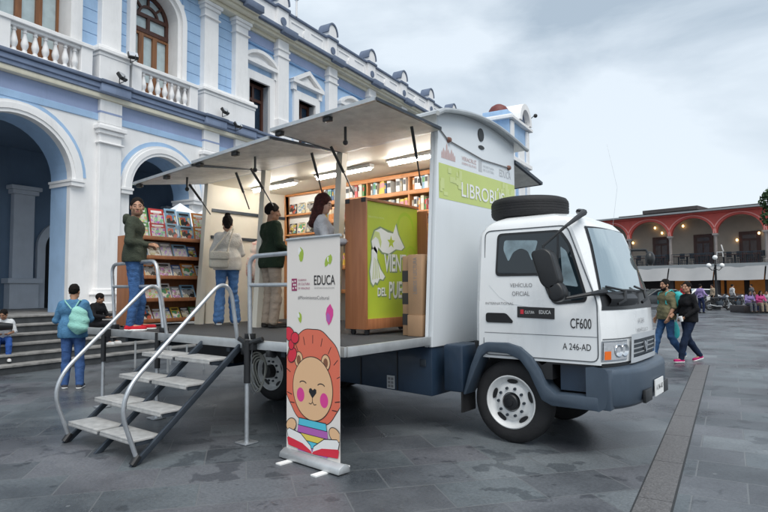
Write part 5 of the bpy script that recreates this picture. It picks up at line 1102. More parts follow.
wing = [(0.10, 0.58), (0.16, 0.62), (0.20, 0.58), (0.20, 0.50), (0.26, 0.42), (0.34, 0.36), (0.30, 0.33), (0.24, 0.34), (0.20, 0.30), (0.16, 0.31), (0.13, 0.28), (0.09, 0.31), (0.07, 0.40), (0.10, 0.50)]
g_poly(M['pgrey'], 'wing_outline', grow(wing, 0.02), 0.0010); g_poly(M['ink_white'], 'wing', wing, 0.0022)
m = MB()
for k in range(4): a0 = (0.11 + 0.04 * k, 0.33 + 0.005 * k); a1 = (0.145 + 0.02 * k, 0.52 - 0.01 * k); m.poly([G(a0[0], a0[1], 0.0034), G(a0[0] + 0.012, a0[1], 0.0034), G(a1[0] + 0.006, a1[1], 0.0034), G(a1[0], a1[1], 0.0034)])
m.build('feather_lines', M['lime'], po, smooth=False)
up_ = V(0, 0.03, 1)
for s, a, b, wd_, hh in (('VIENTOS', 0.32, 0.40, 0.66, 0.22), ('DEL', 0.20, 0.19, 0.17, 0.10), ('PUEBLO', 0.41, 0.165, 0.56, 0.21)):
    txt(s, M['pgrey'], 'lettering_shadow', po, G(a + 0.012, b - 0.012, 0.0008), V(0, 1, 0.02), up_, wd_, hh, bold=0.05); txt(s, M['ink_white'], 'lettering', po, G(a, b, 0.0045), V(0, 1, 0.02), up_, wd_, hh, bold=0.02)
txt('BIBLIOTECA MÓVIL', M['band2'], 'lettering', po, G(0.05, 0.86, 0.002), V(0, 1, 0), V(0, 0, 1), 0.30, 0.028)
for (a, b, r_) in ((0.75, 0.80, 0.22), (0.85, 0.55, 0.14)):
    g_poly(mat('deeper_lime%d' % int(r_ * 100), (0.38, 0.56, 0.03), 0.4, var=0.05), 'swirl', [(min(1, a + r_ * 0.8 * math.cos(q)), min(1, b + r_ * 0.7 * math.sin(q))) for q in [PI * k / 14 for k in range(15)]] + [(min(1, a + r_ * 0.65 * math.cos(q)), min(1, b + r_ * 0.55 * math.sin(q))) for q in [PI * k / 14 for k in range(14, -1, -1)]], 0.0005)
# cartons leaning beside the poster
def carton(x, y, w_, d_, h, z, label, mm, rz=0.0, band=None, text=None, tape=True):
    t = thing('carton', (x, y, z), label, 'box', 'cartons beside the counter', rz)
    def loc(m, nm, mt, bev=0.0):
        o = m.build(nm, mt, None, bevel=bev); o.parent = t; return o
    m = MB(); m.bb(-w_ / 2, w_ / 2, -d_ / 2, d_ / 2, 0, h); loc(m, 'carton_body', mm, 0.004)
    if band:
        m = MB()
        for b in band: m.bb(-w_ / 2 - 0.002, w_ / 2 + 0.002, -d_ / 2 - 0.002, d_ / 2 + 0.002, b, b + 0.13)
        loc(m, 'tape_band', M['tape'])
    if text:
        o = txt(text, M['ink_grey'], 'lettering', None, V(0.03, -d_ / 2 - 0.002, h * 0.35), V(0, 0, 1), V(-1, 0, 0), h * 0.6, 0.05); o.parent = t
    m = MB(); m.bb(-w_ / 2 + 0.01, w_ / 2 - 0.01, -0.02, 0.02, h - 0.001, h + 0.0015); loc(m, 'packing_tape', M['alu'])
    return t
carton(-3.80, 5.50, 0.20, 0.16, 0.24, 1.05, 'short brown carton under the printed upright carton', M['card'])
carton(-3.80, 5.50, 0.19, 0.14, 0.69, 1.291, 'tall printed brown carton standing on the short carton', M['card'], text='LIBROS Y LECTURA')
carton(-3.96, 5.54, 0.10, 0.12, 0.92, 1.05, 'thin brown carton with black bands against the green poster', M['card'], band=(0.12, 0.36, 0.62))
carton(-3.665, 5.58, 0.06, 0.12, 0.86, 1.05, 'thin black carton against the white front post', M['tape'])
# ------------------------------------------------------------------ books
COLS = [('cream', (0.62, 0.55, 0.40)), ('white', (0.74, 0.74, 0.72)), ('red', (0.50, 0.05, 0.05)), ('blue', (0.06, 0.14, 0.36)), ('yellow', (0.70, 0.48, 0.07)), ('green', (0.10, 0.30, 0.10)), ('black', (0.03, 0.03, 0.035)), ('orange', (0.62, 0.22, 0.04)), ('sky blue', (0.24, 0.42, 0.58)), ('pink', (0.62, 0.25, 0.32)), ('brown', (0.20, 0.10, 0.05)), ('grey', (0.30, 0.31, 0.32))]
M['pages'] = mat('paper_pages', (0.70, 0.66, 0.55), 0.8, var=0.05)
SPM = {n: mat(n.replace(' ', '_') + '_book_cover', c, 0.4, var=0.12, scale=9) for n, c in COLS}
def book_mesh(t, d, h):                          # spine faces -Y
    m = MB(); m.mat(0); m.bb(-t / 2, t / 2, -d / 2, -d / 2 + 0.004, 0, h); m.bb(-t / 2, -t / 2 + 0.003, -d / 2, d / 2, 0, h); m.bb(t / 2 - 0.003, t / 2, -d / 2, d / 2, 0, h); m.mat(1); m.bb(-t / 2 + 0.003, t / 2 - 0.003, -d / 2 + 0.004, d / 2 - 0.006, 0.004, h - 0.005)
    m.mat(2); m.bb(-t / 2 + 0.004, t / 2 - 0.004, -d / 2 - 0.0008, -d / 2, h * 0.55, h * 0.85); m.bb(-t / 2 + 0.004, t / 2 - 0.004, -d / 2 - 0.0008, -d / 2, h * 0.1, h * 0.16); return m
BK = {}
def spine_book(ci, si):
    if (ci, si) not in BK:
        t, d, h = [(0.035, 0.16, 0.22), (0.055, 0.17, 0.25), (0.025, 0.15, 0.20), (0.075, 0.18, 0.235)][si]
        o = book_mesh(t, d, h).build('book', [SPM[COLS[ci][0]], M['pages'], SPM[COLS[(ci * 5 + 1) % len(COLS)][0]]], None, smooth=False); BK[(ci, si)] = (o.data, t, h); bpy.data.objects.remove(o)
    return BK[(ci, si)]
ORD = ['first', 'second', 'third', 'fourth', 'fifth', 'sixth', 'seventh', 'eighth', 'ninth', 'tenth', 'eleventh', 'twelfth', 'thirteenth', 'fourteenth', 'fifteenth', 'sixteenth', 'seventeenth', 'eighteenth', 'nineteenth', 'twentieth']
def nth(i):
    if i < 20: return ORD[i]
    tens = ['', '', 'twenty', 'thirty', 'forty', 'fifty', 'sixty', 'seventy'][(i + 1) // 10]; u = (i + 1) % 10
    return (tens[:-1] + 'ieth') if u == 0 else tens + '-' + ORD[u - 1]
# the long bookcase on the far wall
SHZ = [1.95, 2.37, 2.74, 3.06]; SHY0, SHY1 = 7.18, 7.50; SHX0, SHX1 = -7.0, -3.70
bc = thing('wall_bookcase', (-5.2, 7.35, 1.05), 'long orange laminate bookcase along the inner wall of the truck', 'bookcase')
for z, n_ in zip([1.55] + SHZ + [3.33], range(9)):
    m = MB(); m.bb(SHX0, SHX1, SHY0, SHY1, z - 0.03, z); m.bb(SHX0, SHX1, SHY0 - 0.012, SHY0, z - 0.035, z + 0.03); m.build('shelf', M['wood_in'], bc, bevel=0.003)
for x in (SHX0, -5.95, -5.12, -4.35, SHX1):
    m = MB(); m.bb(x - 0.014, x + 0.014, SHY0 - 0.002, SHY1, 1.05, 3.30); m.build('upright', M['wood_in'], bc, smooth=False)
rg = random.Random(21)
for r_, (z, nm) in enumerate(zip(SHZ, ('lowest', 'lower', 'middle', 'upper'))):
    x = SHX0 + 0.05; i = 0
    while x < SHX1 - 0.06:
        ci = rg.choice([0, 0, 0, 0, 1, 1, 1, 1, 1, 1, 8, 2, 3, 4, 4, 4, 5, 7, 9, 11]); si = rg.choice([0, 1, 1, 2, 3])
        if r_ == 0: x += 0.05
        me, t, h = spine_book(ci, si)
        if any(abs(x + t / 2 - u) < t / 2 + 0.016 for u in (-5.95, -5.12, -4.35)): x += 0.035; continue
        o = bpy.data.objects.new('book', me); COL.objects.link(o); o.location = (x + t / 2, SHY0 + 0.12 + rg.uniform(-0.02, 0.03), z + 0.001); 
        if rg.random() < 0.12: o.rotation_euler = (0, rg.uniform(0.05, 0.12), 0); x += 0.03
        tag(o, '%s book, %s from the left on the %s shelf of the long wall bookcase' % (COLS[ci][0], nth(i), nm), 'book', 'books on the long wall bookcase')
        x += t + 0.004 + (rg.uniform(0.05, 0.15) if rg.random() < 0.10 else 0.0); i += 1
# magazine rack with covers facing out
mg = thing('magazine_rack', (-7.5, 7.3, 1.05), 'magazine rack of printed covers framed in orange and white', 'rack')
m = MB(); m.bb(-7.98, -7.06, 7.36, 7.40, 1.05, 3.30); m.build('back_board', M['ink_white'], mg, smooth=False)
m = MB()
for x in (-8.0, -7.06): m.bb(x, x + 0.03, 7.26, 7.405, 1.05, 3.32)
for z in (2.20, 2.56, 2.92, 3.29): m.bb(-7.97, -7.06, 7.26, 7.405, z, z + 0.03)
m.build('frame', M['wood_in'], mg, bevel=0.004)
pal = [[(0.02, 0.02, 0.02), (0.7, 0.7, 0.68), (0.05, 0.05, 0.06), (0.6, 0.55, 0.4), (0.3, 0.3, 0.3)], [(0.55, 0.1, 0.05), (0.8, 0.7, 0.2), (0.1, 0.3, 0.5), (0.75, 0.72, 0.65), (0.03, 0.03, 0.03)], [(0.1, 0.35, 0.15), (0.7, 0.65, 0.5), (0.65, 0.3, 0.1), (0.15, 0.2, 0.4), (0.8, 0.78, 0.7)], [(0.62, 0.5, 0.1), (0.5, 0.12, 0.2), (0.1, 0.4, 0.5), (0.75, 0.75, 0.7), (0.1, 0.06, 0.04)], [(0.65, 0.62, 0.52), (0.45, 0.42, 0.35), (0.72, 0.7, 0.66), (0.3, 0.22, 0.15), (0.55, 0.5, 0.3)], [(0.2, 0.35, 0.5), (0.6, 0.65, 0.68), (0.1, 0.15, 0.3), (0.7, 0.6, 0.3), (0.75, 0.76, 0.75)]]
pal += [[tuple(rg.uniform(0.05, 0.75) for _ in range(3)) for _ in range(5)] for _ in range(6)]
for q_ in pal[6:]: q_[0] = (0.7, 0.66, 0.58); q_[2] = (0.66, 0.68, 0.66)
PM = [patch_mat('cover_picture_%s' % w_, p, 14 + 2.2 * i) for i, (w_, p) in enumerate(zip(('mono', 'warm', 'garden', 'bright', 'sepia', 'cool', 'soft', 'candy', 'dusk', 'field', 'sea', 'rose'), pal))]
def cover_mesh(w_, h, pm, cm):                   # cover faces +X, width along Y, leaning base at z=0
    m = MB(); m.mat(0); m.bb(-0.012, 0.0, -w_ / 2, w_ / 2, 0, h); m.mat(1); m.bb(0.0, 0.0012, -w_ * 0.42, w_ * 0.42, h * 0.08, h * 0.68); m.mat(2); m.bb(0.0, 0.0014, -w_ * 0.36, w_ * 0.36, h * 0.78, h * 0.90); m.bb(0.0, 0.0014, -w_ * 0.2, w_ * 0.2, h * 0.72, h * 0.75)
    return m.build('book', [cm, pm, M['ink_black'] if cm.name.startswith(('white', 'cream', 'yellow', 'sky', 'pink')) else M['ink_white']], None, smooth=False)
CV = {}
def cover_book(ci, pi, sz_):
    if (ci, pi, sz_) not in CV:
        w_, h = [(0.15, 0.21), (0.20, 0.26), (0.25, 0.24)][sz_]; o = cover_mesh(w_, h, PM[pi], SPM[COLS[ci][0]]); CV[(ci, pi, sz_)] = (o.data, w_, h); bpy.data.objects.remove(o)
    return CV[(ci, pi, sz_)]
picn = ['monochrome', 'warm', 'garden', 'bright', 'sepia', 'cool', 'mottled', 'mottled', 'mottled', 'mottled', 'mottled', 'mottled']
for r_, z in enumerate((2.23, 2.59, 2.95)):
    for k in range(4):
        me, w_, h = cover_book(rg.choice([0, 1, 6, 4]), [0, 3, 1, 0, 3, 2, 0, 4, 1, 5, 0, 3][r_ * 4 + k], 1); o = bpy.data.objects.new('magazine', me); COL.objects.link(o); o.location = (-7.86 + 0.225 * k, 7.325, z + 0.004); o.rotation_euler = (R(0), R(-10), -PI / 2)
        tag(o, 'magazine with cover picture, %s from the left in the %s row of the magazine rack' % (ORD[k], ('lowest', 'middle', 'top')[r_]), 'magazine', 'magazines in the rack')
# ------------------------------------------------------------------ the display bookcase at the rear of the platform
DX0, DX1, DY0, DY1 = -8.46, -8.08, 4.36, 5.76
DZ = [1.14, 1.45, 1.79, 2.09, 2.38]
db = thing('display_bookcase', (-8.27, 5.06, 1.05), 'beech laminate display bookcase with four sloping rows of book covers', 'bookcase')
for y in (DY0, DY1 - 0.03):
    m = MB(); m.bb(DX0, DX1 + 0.01, y, y + 0.03, 1.07, 2.40); m.build('side_panel', M['wood'], db, bevel=0.003)
m = MB(); m.bb(DX0, DX0 + 0.02, DY0 + 0.031, DY1 - 0.031, 1.07, 2.40); m.build('back_panel', M['wood'], db, smooth=False)
for z in DZ:
    m = MB(); m.bb(DX0 + 0.02, DX1, DY0 + 0.031, DY1 - 0.031, z - 0.028, z); m.bb(DX1, DX1 + 0.014, DY0 + 0.031, DY1 - 0.031, z - 0.034, z + 0.022); m.build('shelf', M['wood'], db, bevel=0.003)
for (x, y) in ((DX0 + 0.05, DY0 + 0.06), (DX1 - 0.05, DY0 + 0.06), (DX0 + 0.05, DY1 - 0.06), (DX1 - 0.05, DY1 - 0.06)):
    m = MB(); m.cyl((x, y - 0.012, 1.06), (x, y + 0.012, 1.06), 0.018, n=10); m.build('caster', M['black'], db)
for r_, z in enumerate(DZ[:4]):
    y = DY0 + 0.05; i = 0
    while True:
        sz_ = rg.choice([0, 0, 1, 2] if r_ > 0 else [0, 0, 0, 1]); ci = rg.choice([0, 1, 1, 1, 8, 8, 0, 11, 7, 3] if r_ else [6, 3, 10, 11, 4, 1, 5]); pi = rg.randrange(12); me, w_, h = cover_book(ci, pi, sz_)
        if y + w_ > DY1 - 0.04: break
        o = bpy.data.objects.new('book', me); COL.objects.link(o); o.location = (DX1 - 0.05, y + w_ / 2, z + 0.002); o.rotation_euler = (0, R(-22 - rg.uniform(0, 5)) if r_ else R(-34), rg.uniform(-0.05, 0.05))
        tag(o, '%s book with %s cover, %s from left on %s row of display bookcase' % (COLS[ci][0], picn[pi], ORD[i], ('lowest', 'second-lowest', 'third', 'upper')[r_]), 'book', 'books on the display bookcase')
        y += w_ + rg.uniform(0.004, 0.02); i += 1
y = DY0 + 0.10; i = 0
while y < DY1 - 0.16:
    sz_ = rg.choice([1, 2]); ci = rg.choice([4, 5, 7, 2, 8, 1]); pi = rg.choice([1, 2, 3, 5, 6, 7, 8, 9, 10, 11]); me, w_, h = cover_book(ci, pi, sz_)
    for row in range(2):
        o = bpy.data.objects.new('book', me); COL.objects.link(o); o.location = (DX1 - 0.08 - 0.13 * row, y + w_ / 2 + 0.06 * row, 2.385 + 0.17 * row); o.rotation_euler = (0, R(-16), rg.uniform(-0.1, 0.1)); o.scale = (1, 1, 1.0 + 0.32 * row)
        tag(o, '%s picture book, %s from left in %s row atop the display bookcase' % (COLS[ci][0], ORD[i], ('front', 'back')[row]), 'book', 'picture books on top of the display bookcase')
    y += w_ + 0.02; i += 1
# white market canopies standing beyond the truck
for px, py, lb in ((180, 203, 'white pointed canopy behind the display bookcase, nearer the first arch'), (213, 204, 'white pointed canopy behind the display bookcase, nearer the truck posts')):
    P = atd(px, py, 12.2 if px < 200 else 12.6); t = thing('canopy_tent', (P.x, P.y, 0), lb, 'tent', 'white canopies behind the bookcase')
    m = MB(); ap = V(P.x, P.y, P.z); q = [V(P.x + sx * 0.6, P.y + sy * 0.6, P.z - 0.55) for sx, sy in ((-1, -1), (1, -1), (1, 1), (-1, 1))]
    m.add([ap] + q + [p - V(0, 0, 0.22) for p in q], [(0, 1, 2), (0, 2, 3), (0, 3, 4), (0, 4, 1), (1, 5, 6, 2), (2, 6, 7, 3), (3, 7, 8, 4), (4, 8, 5, 1)]); m.build('canopy', mat('white_canvas', (0.75, 0.77, 0.80), 0.8, var=0.05), t, smooth=False)
    for p in q: m = MB(); gz = 0.0; m.cyl((p.x, p.y, gz), (p.x, p.y, p.z), 0.02, n=8); m.build('leg', M['alu'], t)
# ------------------------------------------------------------------ people: one smooth surface grown round a posed skeleton
def _axis(lo, hi, h, fine):
    out = [lo]; x = lo
    while x < hi:
        s = h
        for a, b, f in fine:
            if a - h <= x <= b: s = min(s, f)
        x += s; out.append(x)
    return np.array(out)
class SDF:
    def __init__(s, lo, hi, h, fine=((), (), ())):
        s.ax = [_axis(lo[i], hi[i], h, fine[i]) for i in range(3)]; s.D = np.full([len(a) for a in s.ax], 0.5, dtype=np.float32)
    def _sub(s, lo, hi, mar):
        sl = []
        for i in range(3):
            a = np.searchsorted(s.ax[i], lo[i] - mar); b = np.searchsorted(s.ax[i], hi[i] + mar)
            if b - a < 1: return None
            sl.append(slice(a, b))
        g = np.meshgrid(*[s.ax[i][sl[i]] for i in range(3)], indexing='ij', sparse=True); return tuple(sl), g
    def _mix(s, sl, d, k, sub=False):
        D = s.D[sl]
        if sub: d = -d; s.D[sl] = np.maximum(D, d); return
        if k > 0:
            h = np.clip(0.5 + 0.5 * (D - d) / k, 0, 1); s.D[sl] = D * (1 - h) + d * h - k * h * (1 - h)
        else: s.D[sl] = np.minimum(D, d)
    def cap(s, a, b, ra, rb=None, k=0.02, flat=None, f=1.0, sub=False):
        rb = ra if rb is None else rb; a = np.array(a, float); b = np.array(b, float); R_ = max(ra, rb) * max(1, f)
        r = s._sub(np.minimum(a, b) - R_, np.maximum(a, b) + R_, 0.10)
        if r is None: return s
        sl, (x, y, z) = r; ab = b - a; L2 = max(ab @ ab, 1e-9)
        t = np.clip(((x - a[0]) * ab[0] + (y - a[1]) * ab[1] + (z - a[2]) * ab[2]) / L2, 0, 1)
        px, py, pz = x - a[0] - t * ab[0], y - a[1] - t * ab[1], z - a[2] - t * ab[2]
        q2 = px * px + py * py + pz * pz
        if flat is not None:
            fl = np.array(flat, float); c = px * fl[0] + py * fl[1] + pz * fl[2]; q2 = q2 - c * c + (c / f) ** 2
        s._mix(sl, np.sqrt(q2) - (ra + (rb - ra) * t), k, sub); return s
    def ell(s, c, r, k=0.02, M3=None, sub=False):
        c = np.array(c, float); r = np.array(r, float); R_ = r.max(); q = s._sub(c - R_, c + R_, 0.08)
        if q is None: return s
        sl, (x, y, z) = q; X_, Y_, Z_ = x - c[0], y - c[1], z - c[2]
        if M3 is not None: X_, Y_, Z_ = [M3[0, i] * X_ + M3[1, i] * Y_ + M3[2, i] * Z_ for i in range(3)]
        k0 = np.sqrt((X_ / r[0]) ** 2 + (Y_ / r[1]) ** 2 + (Z_ / r[2]) ** 2); k1 = np.sqrt((X_ / r[0] ** 2) ** 2 + (Y_ / r[1] ** 2) ** 2 + (Z_ / r[2] ** 2) ** 2) + 1e-6
        s._mix(sl, np.clip(k0 * (k0 - 1.0) / k1, -0.3, 0.5), k, sub); return s
    def plane(s, p, n):                           # keep the side the normal points away from
        p = np.array(p, float); n = np.array(n, float); n /= np.linalg.norm(n); x, y, z = np.meshgrid(*s.ax, indexing='ij', sparse=True)
        s.D = np.maximum(s.D, ((x - p[0]) * n[0] + (y - p[1]) * n[1] + (z - p[2]) * n[2]).astype(np.float32)); return s
    def folds(s, amp, fr, seed):
        rg_ = np.random.RandomState(seed); x, y, z = np.meshgrid(*s.ax, indexing='ij', sparse=True); n = 0
        for i in range(7):
            d = rg_.normal(size=3); d[2] *= 1.6; d /= np.linalg.norm(d); f = fr * rg_.uniform(0.6, 1.9); w = 0.8 * np.sin(5.1 * z + i + seed) + 0.9 * np.sin(7.3 * x + 4.7 * y + 2.1 * i)
            n = n + np.sin(f * (x * d[0] + y * d[1] + z * d[2]) + w + rg_.uniform(0, 6.28)) / (1 + 0.25 * i)
        s.D = (s.D + amp * n * 0.45).astype(np.float32); return s
    def mesh(s):
        D = s.D; ax = s.ax; neg = D < 0
        c = [neg[i:neg.shape[0] - 1 + i, j:neg.shape[1] - 1 + j, k:neg.shape[2] - 1 + k] for i in (0, 1) for j in (0, 1) for k in (0, 1)]
        anyn = np.logical_or.reduce(c); alln = np.logical_and.reduce(c); act = anyn & ~alln; idx = np.argwhere(act)
        if len(idx) == 0: return np.zeros((0, 3)), np.zeros((0, 4), int)
        vid = np.full(act.shape, -1, dtype=np.int64); vid[act] = np.arange(len(idx)); I, J, K = idx.T
        cor = {}
        for i in (0, 1):
            for j in (0, 1):
                for k in (0, 1): cor[(i, j, k)] = D[I + i, J + j, K + k]
        P = np.zeros((len(idx), 3)); cnt = np.zeros(len(idx)); keys = list(cor)
        for a in keys:
            for d in range(3):
                if a[d] == 0:
                    b = list(a); b[d] = 1; b = tuple(b); va, vb = cor[a], cor[b]; m_ = (va < 0) != (vb < 0)
                    if not m_.any(): continue
                    t = np.where(m_, va / np.where(m_, va - vb, 1), 0)
                    p = np.stack([ax[0][I + a[0]], ax[1][J + a[1]], ax[2][K + a[2]]], 1).astype(float); e = np.stack([ax[0], ], 0) if False else None
                    nx_ = ax[d][np.array((I, J, K)[d]) + 1]; p0 = ax[d][np.array((I, J, K)[d])]; p[:, d] = p0 + t * (nx_ - p0)
                    P[m_] += p[m_]; cnt[m_] += 1
        P /= cnt[:, None]; quads = []
        for d in range(3):
            sh = [slice(None)] * 3; sh2 = [slice(None)] * 3; sh[d] = slice(0, -1); sh2[d] = slice(1, None); A, B_ = neg[tuple(sh)], neg[tuple(sh2)]; E_ = np.argwhere(A != B_); o = [x for x in range(3) if x != d]
            ok = (E_[:, o[0]] > 0) & (E_[:, o[1]] > 0) & (E_[:, o[0]] < vid.shape[o[0]]) & (E_[:, o[1]] < vid.shape[o[1]]); E_ = E_[ok]
            if not len(E_): continue
            q = []
            for da, db_ in ((-1, -1), (0, -1), (0, 0), (-1, 0)): e = E_.copy(); e[:, o[0]] += da; e[:, o[1]] += db_; q.append(vid[e[:, 0], e[:, 1], e[:, 2]])
            q = np.stack(q, 1); fl = A[E_[:, 0], E_[:, 1], E_[:, 2]]; fl = ~fl if d != 1 else fl; q[fl] = q[fl][:, ::-1]; quads.append(q)
        return P, np.concatenate(quads)
def np_obj(name, P, Q, mats, parent, midx=None, sc=1.0):
    me = bpy.data.meshes.new(name); me.from_pydata((P * sc).tolist(), [], Q.tolist())
    for mm in (mats if isinstance(mats, list) else [mats]): me.materials.append(mm)
    if midx is not None: me.polygons.foreach_set('material_index', midx.astype(np.int32))
    me.polygons.foreach_set('use_smooth', [True] * len(me.polygons))
    o = bpy.data.objects.new(name, me); COL.objects.link(o); o.parent = parent; return o
SKIN = {}
def skin(n, c): SKIN[n] = mat(n, c, 0.5, var=0.08, scale=20); return SKIN[n]
skin('tan_skin', (0.40, 0.215, 0.135)); skin('brown_skin', (0.31, 0.16, 0.095)); skin('fair_skin', (0.55, 0.33, 0.24))
M['hair'] = mat('black_hair', (0.013, 0.010, 0.009), 0.8, var=0.4, scale=30, spec=0.15, bump=0.5, bscale=150); M['hair_brown'] = mat('dark_reddish_hair', (0.055, 0.015, 0.012), 0.7, var=0.6, scale=30, spec=0.2, bump=0.5, bscale=120)
M['eye_white'] = mat('eye_white', (0.20, 0.15, 0.12), 0.3, var=0.0); M['eye_dark'] = mat('eye_dark', (0.02, 0.012, 0.01), 0.2, var=0.0); M['lips'] = mat('lips', (0.33, 0.12, 0.10), 0.45, var=0.0)
def cloth(n, c, var=0.18, sc=7, rough=0.85, bump=0.25): 
    if n not in M:
        m_ = M[n] = mat(n, c, rough, var=var, scale=sc, bump=bump, bscale=140, spec=0.2); t = m_.node_tree; b = t.nodes['Principled BSDF']; K = t.links.new
        tcn = t.nodes.new('ShaderNodeTexCoord'); mpn = t.nodes.new('ShaderNodeMapping'); mpn.inputs['Scale'].default_value = (1.0, 1.0, 1.7); w1 = t.nodes.new('ShaderNodeTexNoise'); w1.inputs['Scale'].default_value = 11; w1.inputs['Detail'].default_value = 3; w1.inputs['Distortion'].default_value = 1.6
        ab = t.nodes.new('ShaderNodeMath'); ab.operation = 'SUBTRACT'; ab.inputs[1].default_value = 0.5; a2 = t.nodes.new('ShaderNodeMath'); a2.operation = 'ABSOLUTE'; old = b.inputs['Normal'].links[0].from_socket
        bp = t.nodes.new('ShaderNodeBump'); bp.inputs['Strength'].default_value = 0.5; bp.inputs['Distance'].default_value = 0.05; K(tcn.outputs['Object'], mpn.inputs[0]); K(mpn.outputs[0], w1.inputs['Vector']); K(w1.outputs['Fac'], ab.inputs[0]); K(ab.outputs[0], a2.inputs[0]); K(a2.outputs[0], bp.inputs['Height']); K(old, bp.inputs['Normal']); K(bp.outputs[0], b.inputs['Normal'])
    return M[n]
def rotz(a): c, s = math.cos(a), math.sin(a); return np.array([[c, -s, 0], [s, c, 0], [0, 0, 1.0]])
def rotx(a): c, s = math.cos(a), math.sin(a); return np.array([[1.0, 0, 0], [0, c, -s], [0, s, c]])
def person(loc, face, label, skin_m, J=None, S=1.0, h=0.010, top=None, legs=None, shoes=None, hair=None, head=(0, 0), beard=None, female=False, sit=False, group=None, detail=True, seed=1, curl=0.5):
    """face: world direction the body faces (radians, 0 = +Y, counter-clockwise). Local frame: +y forward, +x to the person's right."""
    j = dict(pel=(0, 0, 0.95), belly=(0, 0.01, 1.10), chest=(0, 0, 1.31), neck=(0, -0.015, 1.455), hd=(0, 0.025, 1.60),
             shR=(0.168, -0.01, 1.392), shL=(-0.168, -0.01, 1.392), elR=(0.235, -0.04, 1.13), elL=(-0.235, -0.04, 1.13), wrR=(0.24, 0.06, 0.89), wrL=(-0.24, 0.06, 0.89),
             hipR=(0.092, 0, 0.92), hipL=(-0.092, 0, 0.92), knR=(0.10, 0.025, 0.50), knL=(-0.10, 0.025, 0.50), anR=(0.105, -0.02, 0.085), anL=(-0.105, -0.02, 0.085), toR=(0.13, 0.14, 0.04), toL=(-0.13, 0.14, 0.04))
    if female: j['shR'] = (0.148, -0.01, 1.385); j['shL'] = (-0.148, -0.01, 1.385)
    if J: j.update(J)
    j = {k: np.array(v, float) for k, v in j.items()}
    root = thing('person', loc, label, 'person', group, face); HM = rotz(head[0]) @ rotx(head[1]); hc = j['hd']
    def hp(x, y, z): return hc + HM @ np.array([x, y, z])
    allp = np.array(list(j.values())); lo = allp.min(0) - 0.22; hi = allp.max(0) + 0.22; lo[2] = min(j['anR'][2], j['anL'][2], j['toR'][2], j['toL'][2]) - 0.12
    fh = h * 0.45; hr = 0.13; fine = [[(hc[i] - hr, hc[i] + hr, fh)] for i in range(3)]
    if detail:
        for w_ in ('wrR', 'wrL'):
            for i in range(3): fine[i].append((j[w_][i] - 0.10, j[w_][i] + 0.10, h * 0.6))
    b = SDF(lo, hi, h, fine)
    # torso and limbs
    ch, be, pe = j['chest'], j['belly'], j['pel']; ax = (j['shR'] - j['shL']); ax /= np.linalg.norm(ax); hx = (j['hipR'] - j['hipL']); hx /= np.linalg.norm(hx)
    fy = np.cross(np.array([0, 0, 1.0]), ax); cw = 0.068 if female else 0.088
    def torso(s, e, hip=True):
        s.cap(ch - ax * cw, ch + ax * cw, 0.108 + e, k=0.05, flat=fy, f=0.88); s.cap(be - ax * (0.042 if female else 0.055), be + ax * (0.042 if female else 0.055), (0.092 if female else 0.10) + e, k=0.08, flat=fy, f=0.92)
        s.cap(j['shR'] * 0.9 + j['neck'] * 0.1, j['neck'] - np.array([0, 0, 0.035]), 0.044 + e * 0.6, 0.042 + e * 0.5, k=0.05); s.cap(j['shL'] * 0.9 + j['neck'] * 0.1, j['neck'] - np.array([0, 0, 0.035]), 0.044 + e * 0.6, 0.042 + e * 0.5, k=0.05)
        if female:
            for sg in (-1, 1): s.ell(ch + ax * sg * 0.075 + fy * 0.085 - np.array([0, 0, 0.045]), (0.062 + e, 0.055 + e, 0.062 + e), k=0.05)
        if hip: s.cap(pe - hx * 0.07, pe + hx * 0.07, 0.108 + e, k=0.07, flat=np.cross([0, 0, 1.0], hx), f=0.95)
    sk_ = -0.012 if top else 0.0
    torso(b, sk_)
    def arm(s, side, e, upto=1.0, k=0.03):
        sh, el, wr = j['sh' + side], j['el' + side], j['wr' + side]; s.cap(sh, el, 0.052 + e, 0.042 + e, k=k)
        if upto > 0: s.cap(el, el + (wr - el) * upto, 0.041 + e, 0.028 + (0.014 * (1 - upto)) + e, k=k * 0.6)
    def leg_(s, side, e, e2=None, k=0.035, upto=1.0):
        e2 = e if e2 is None else e2; hp_, kn, an = j['hip' + side], j['kn' + side], j['an' + side]; s.cap(hp_, kn, 0.085 + e, 0.052 + e, k=k); c = kn + (an - kn) * 0.3 - np.cross([1, 0, 0], an - kn) / max(1e-6, np.linalg.norm(an - kn)) * -0.012
        s.cap(kn, c, 0.052 + e, 0.055 + e * 0.6 + e2 * 0.4, k=0.02); s.cap(c, kn + (an - kn) * upto, 0.054 + e * 0.6 + e2 * 0.4, 0.036 + e2, k=0.02)
    for sd in 'RL':
        arm(b, sd, -0.008 if top and top.get('sleeve', 1) > 0.5 else 0.0); leg_(b, sd, -0.014 if legs else 0.0)
        an, to = j['an' + sd], j['to' + sd]; b.cap(an - np.array([0, 0, 0.03]), to, 0.036, 0.026, k=0.02)
        # hand
        wr, el = j['wr' + sd], j['el' + sd]; d = (wr - el) / np.linalg.norm(wr - el); sg = 1 if sd == 'R' else -1
        pn = np.cross(d, [0, 1.0, 0]); pn = pn / (np.linalg.norm(pn) + 1e-6) * sg if np.linalg.norm(pn) > 0.3 else np.array([0, 0, -1.0])
        pn = -pn if pn[0] * sg > 0.2 else pn; sp_dir = np.cross(d, pn); sp_dir /= np.linalg.norm(sp_dir)
        pc = wr + d * 0.045; b.cap(wr, wr + d * 0.075, 0.028, 0.034, k=0.012, flat=pn, f=0.52)
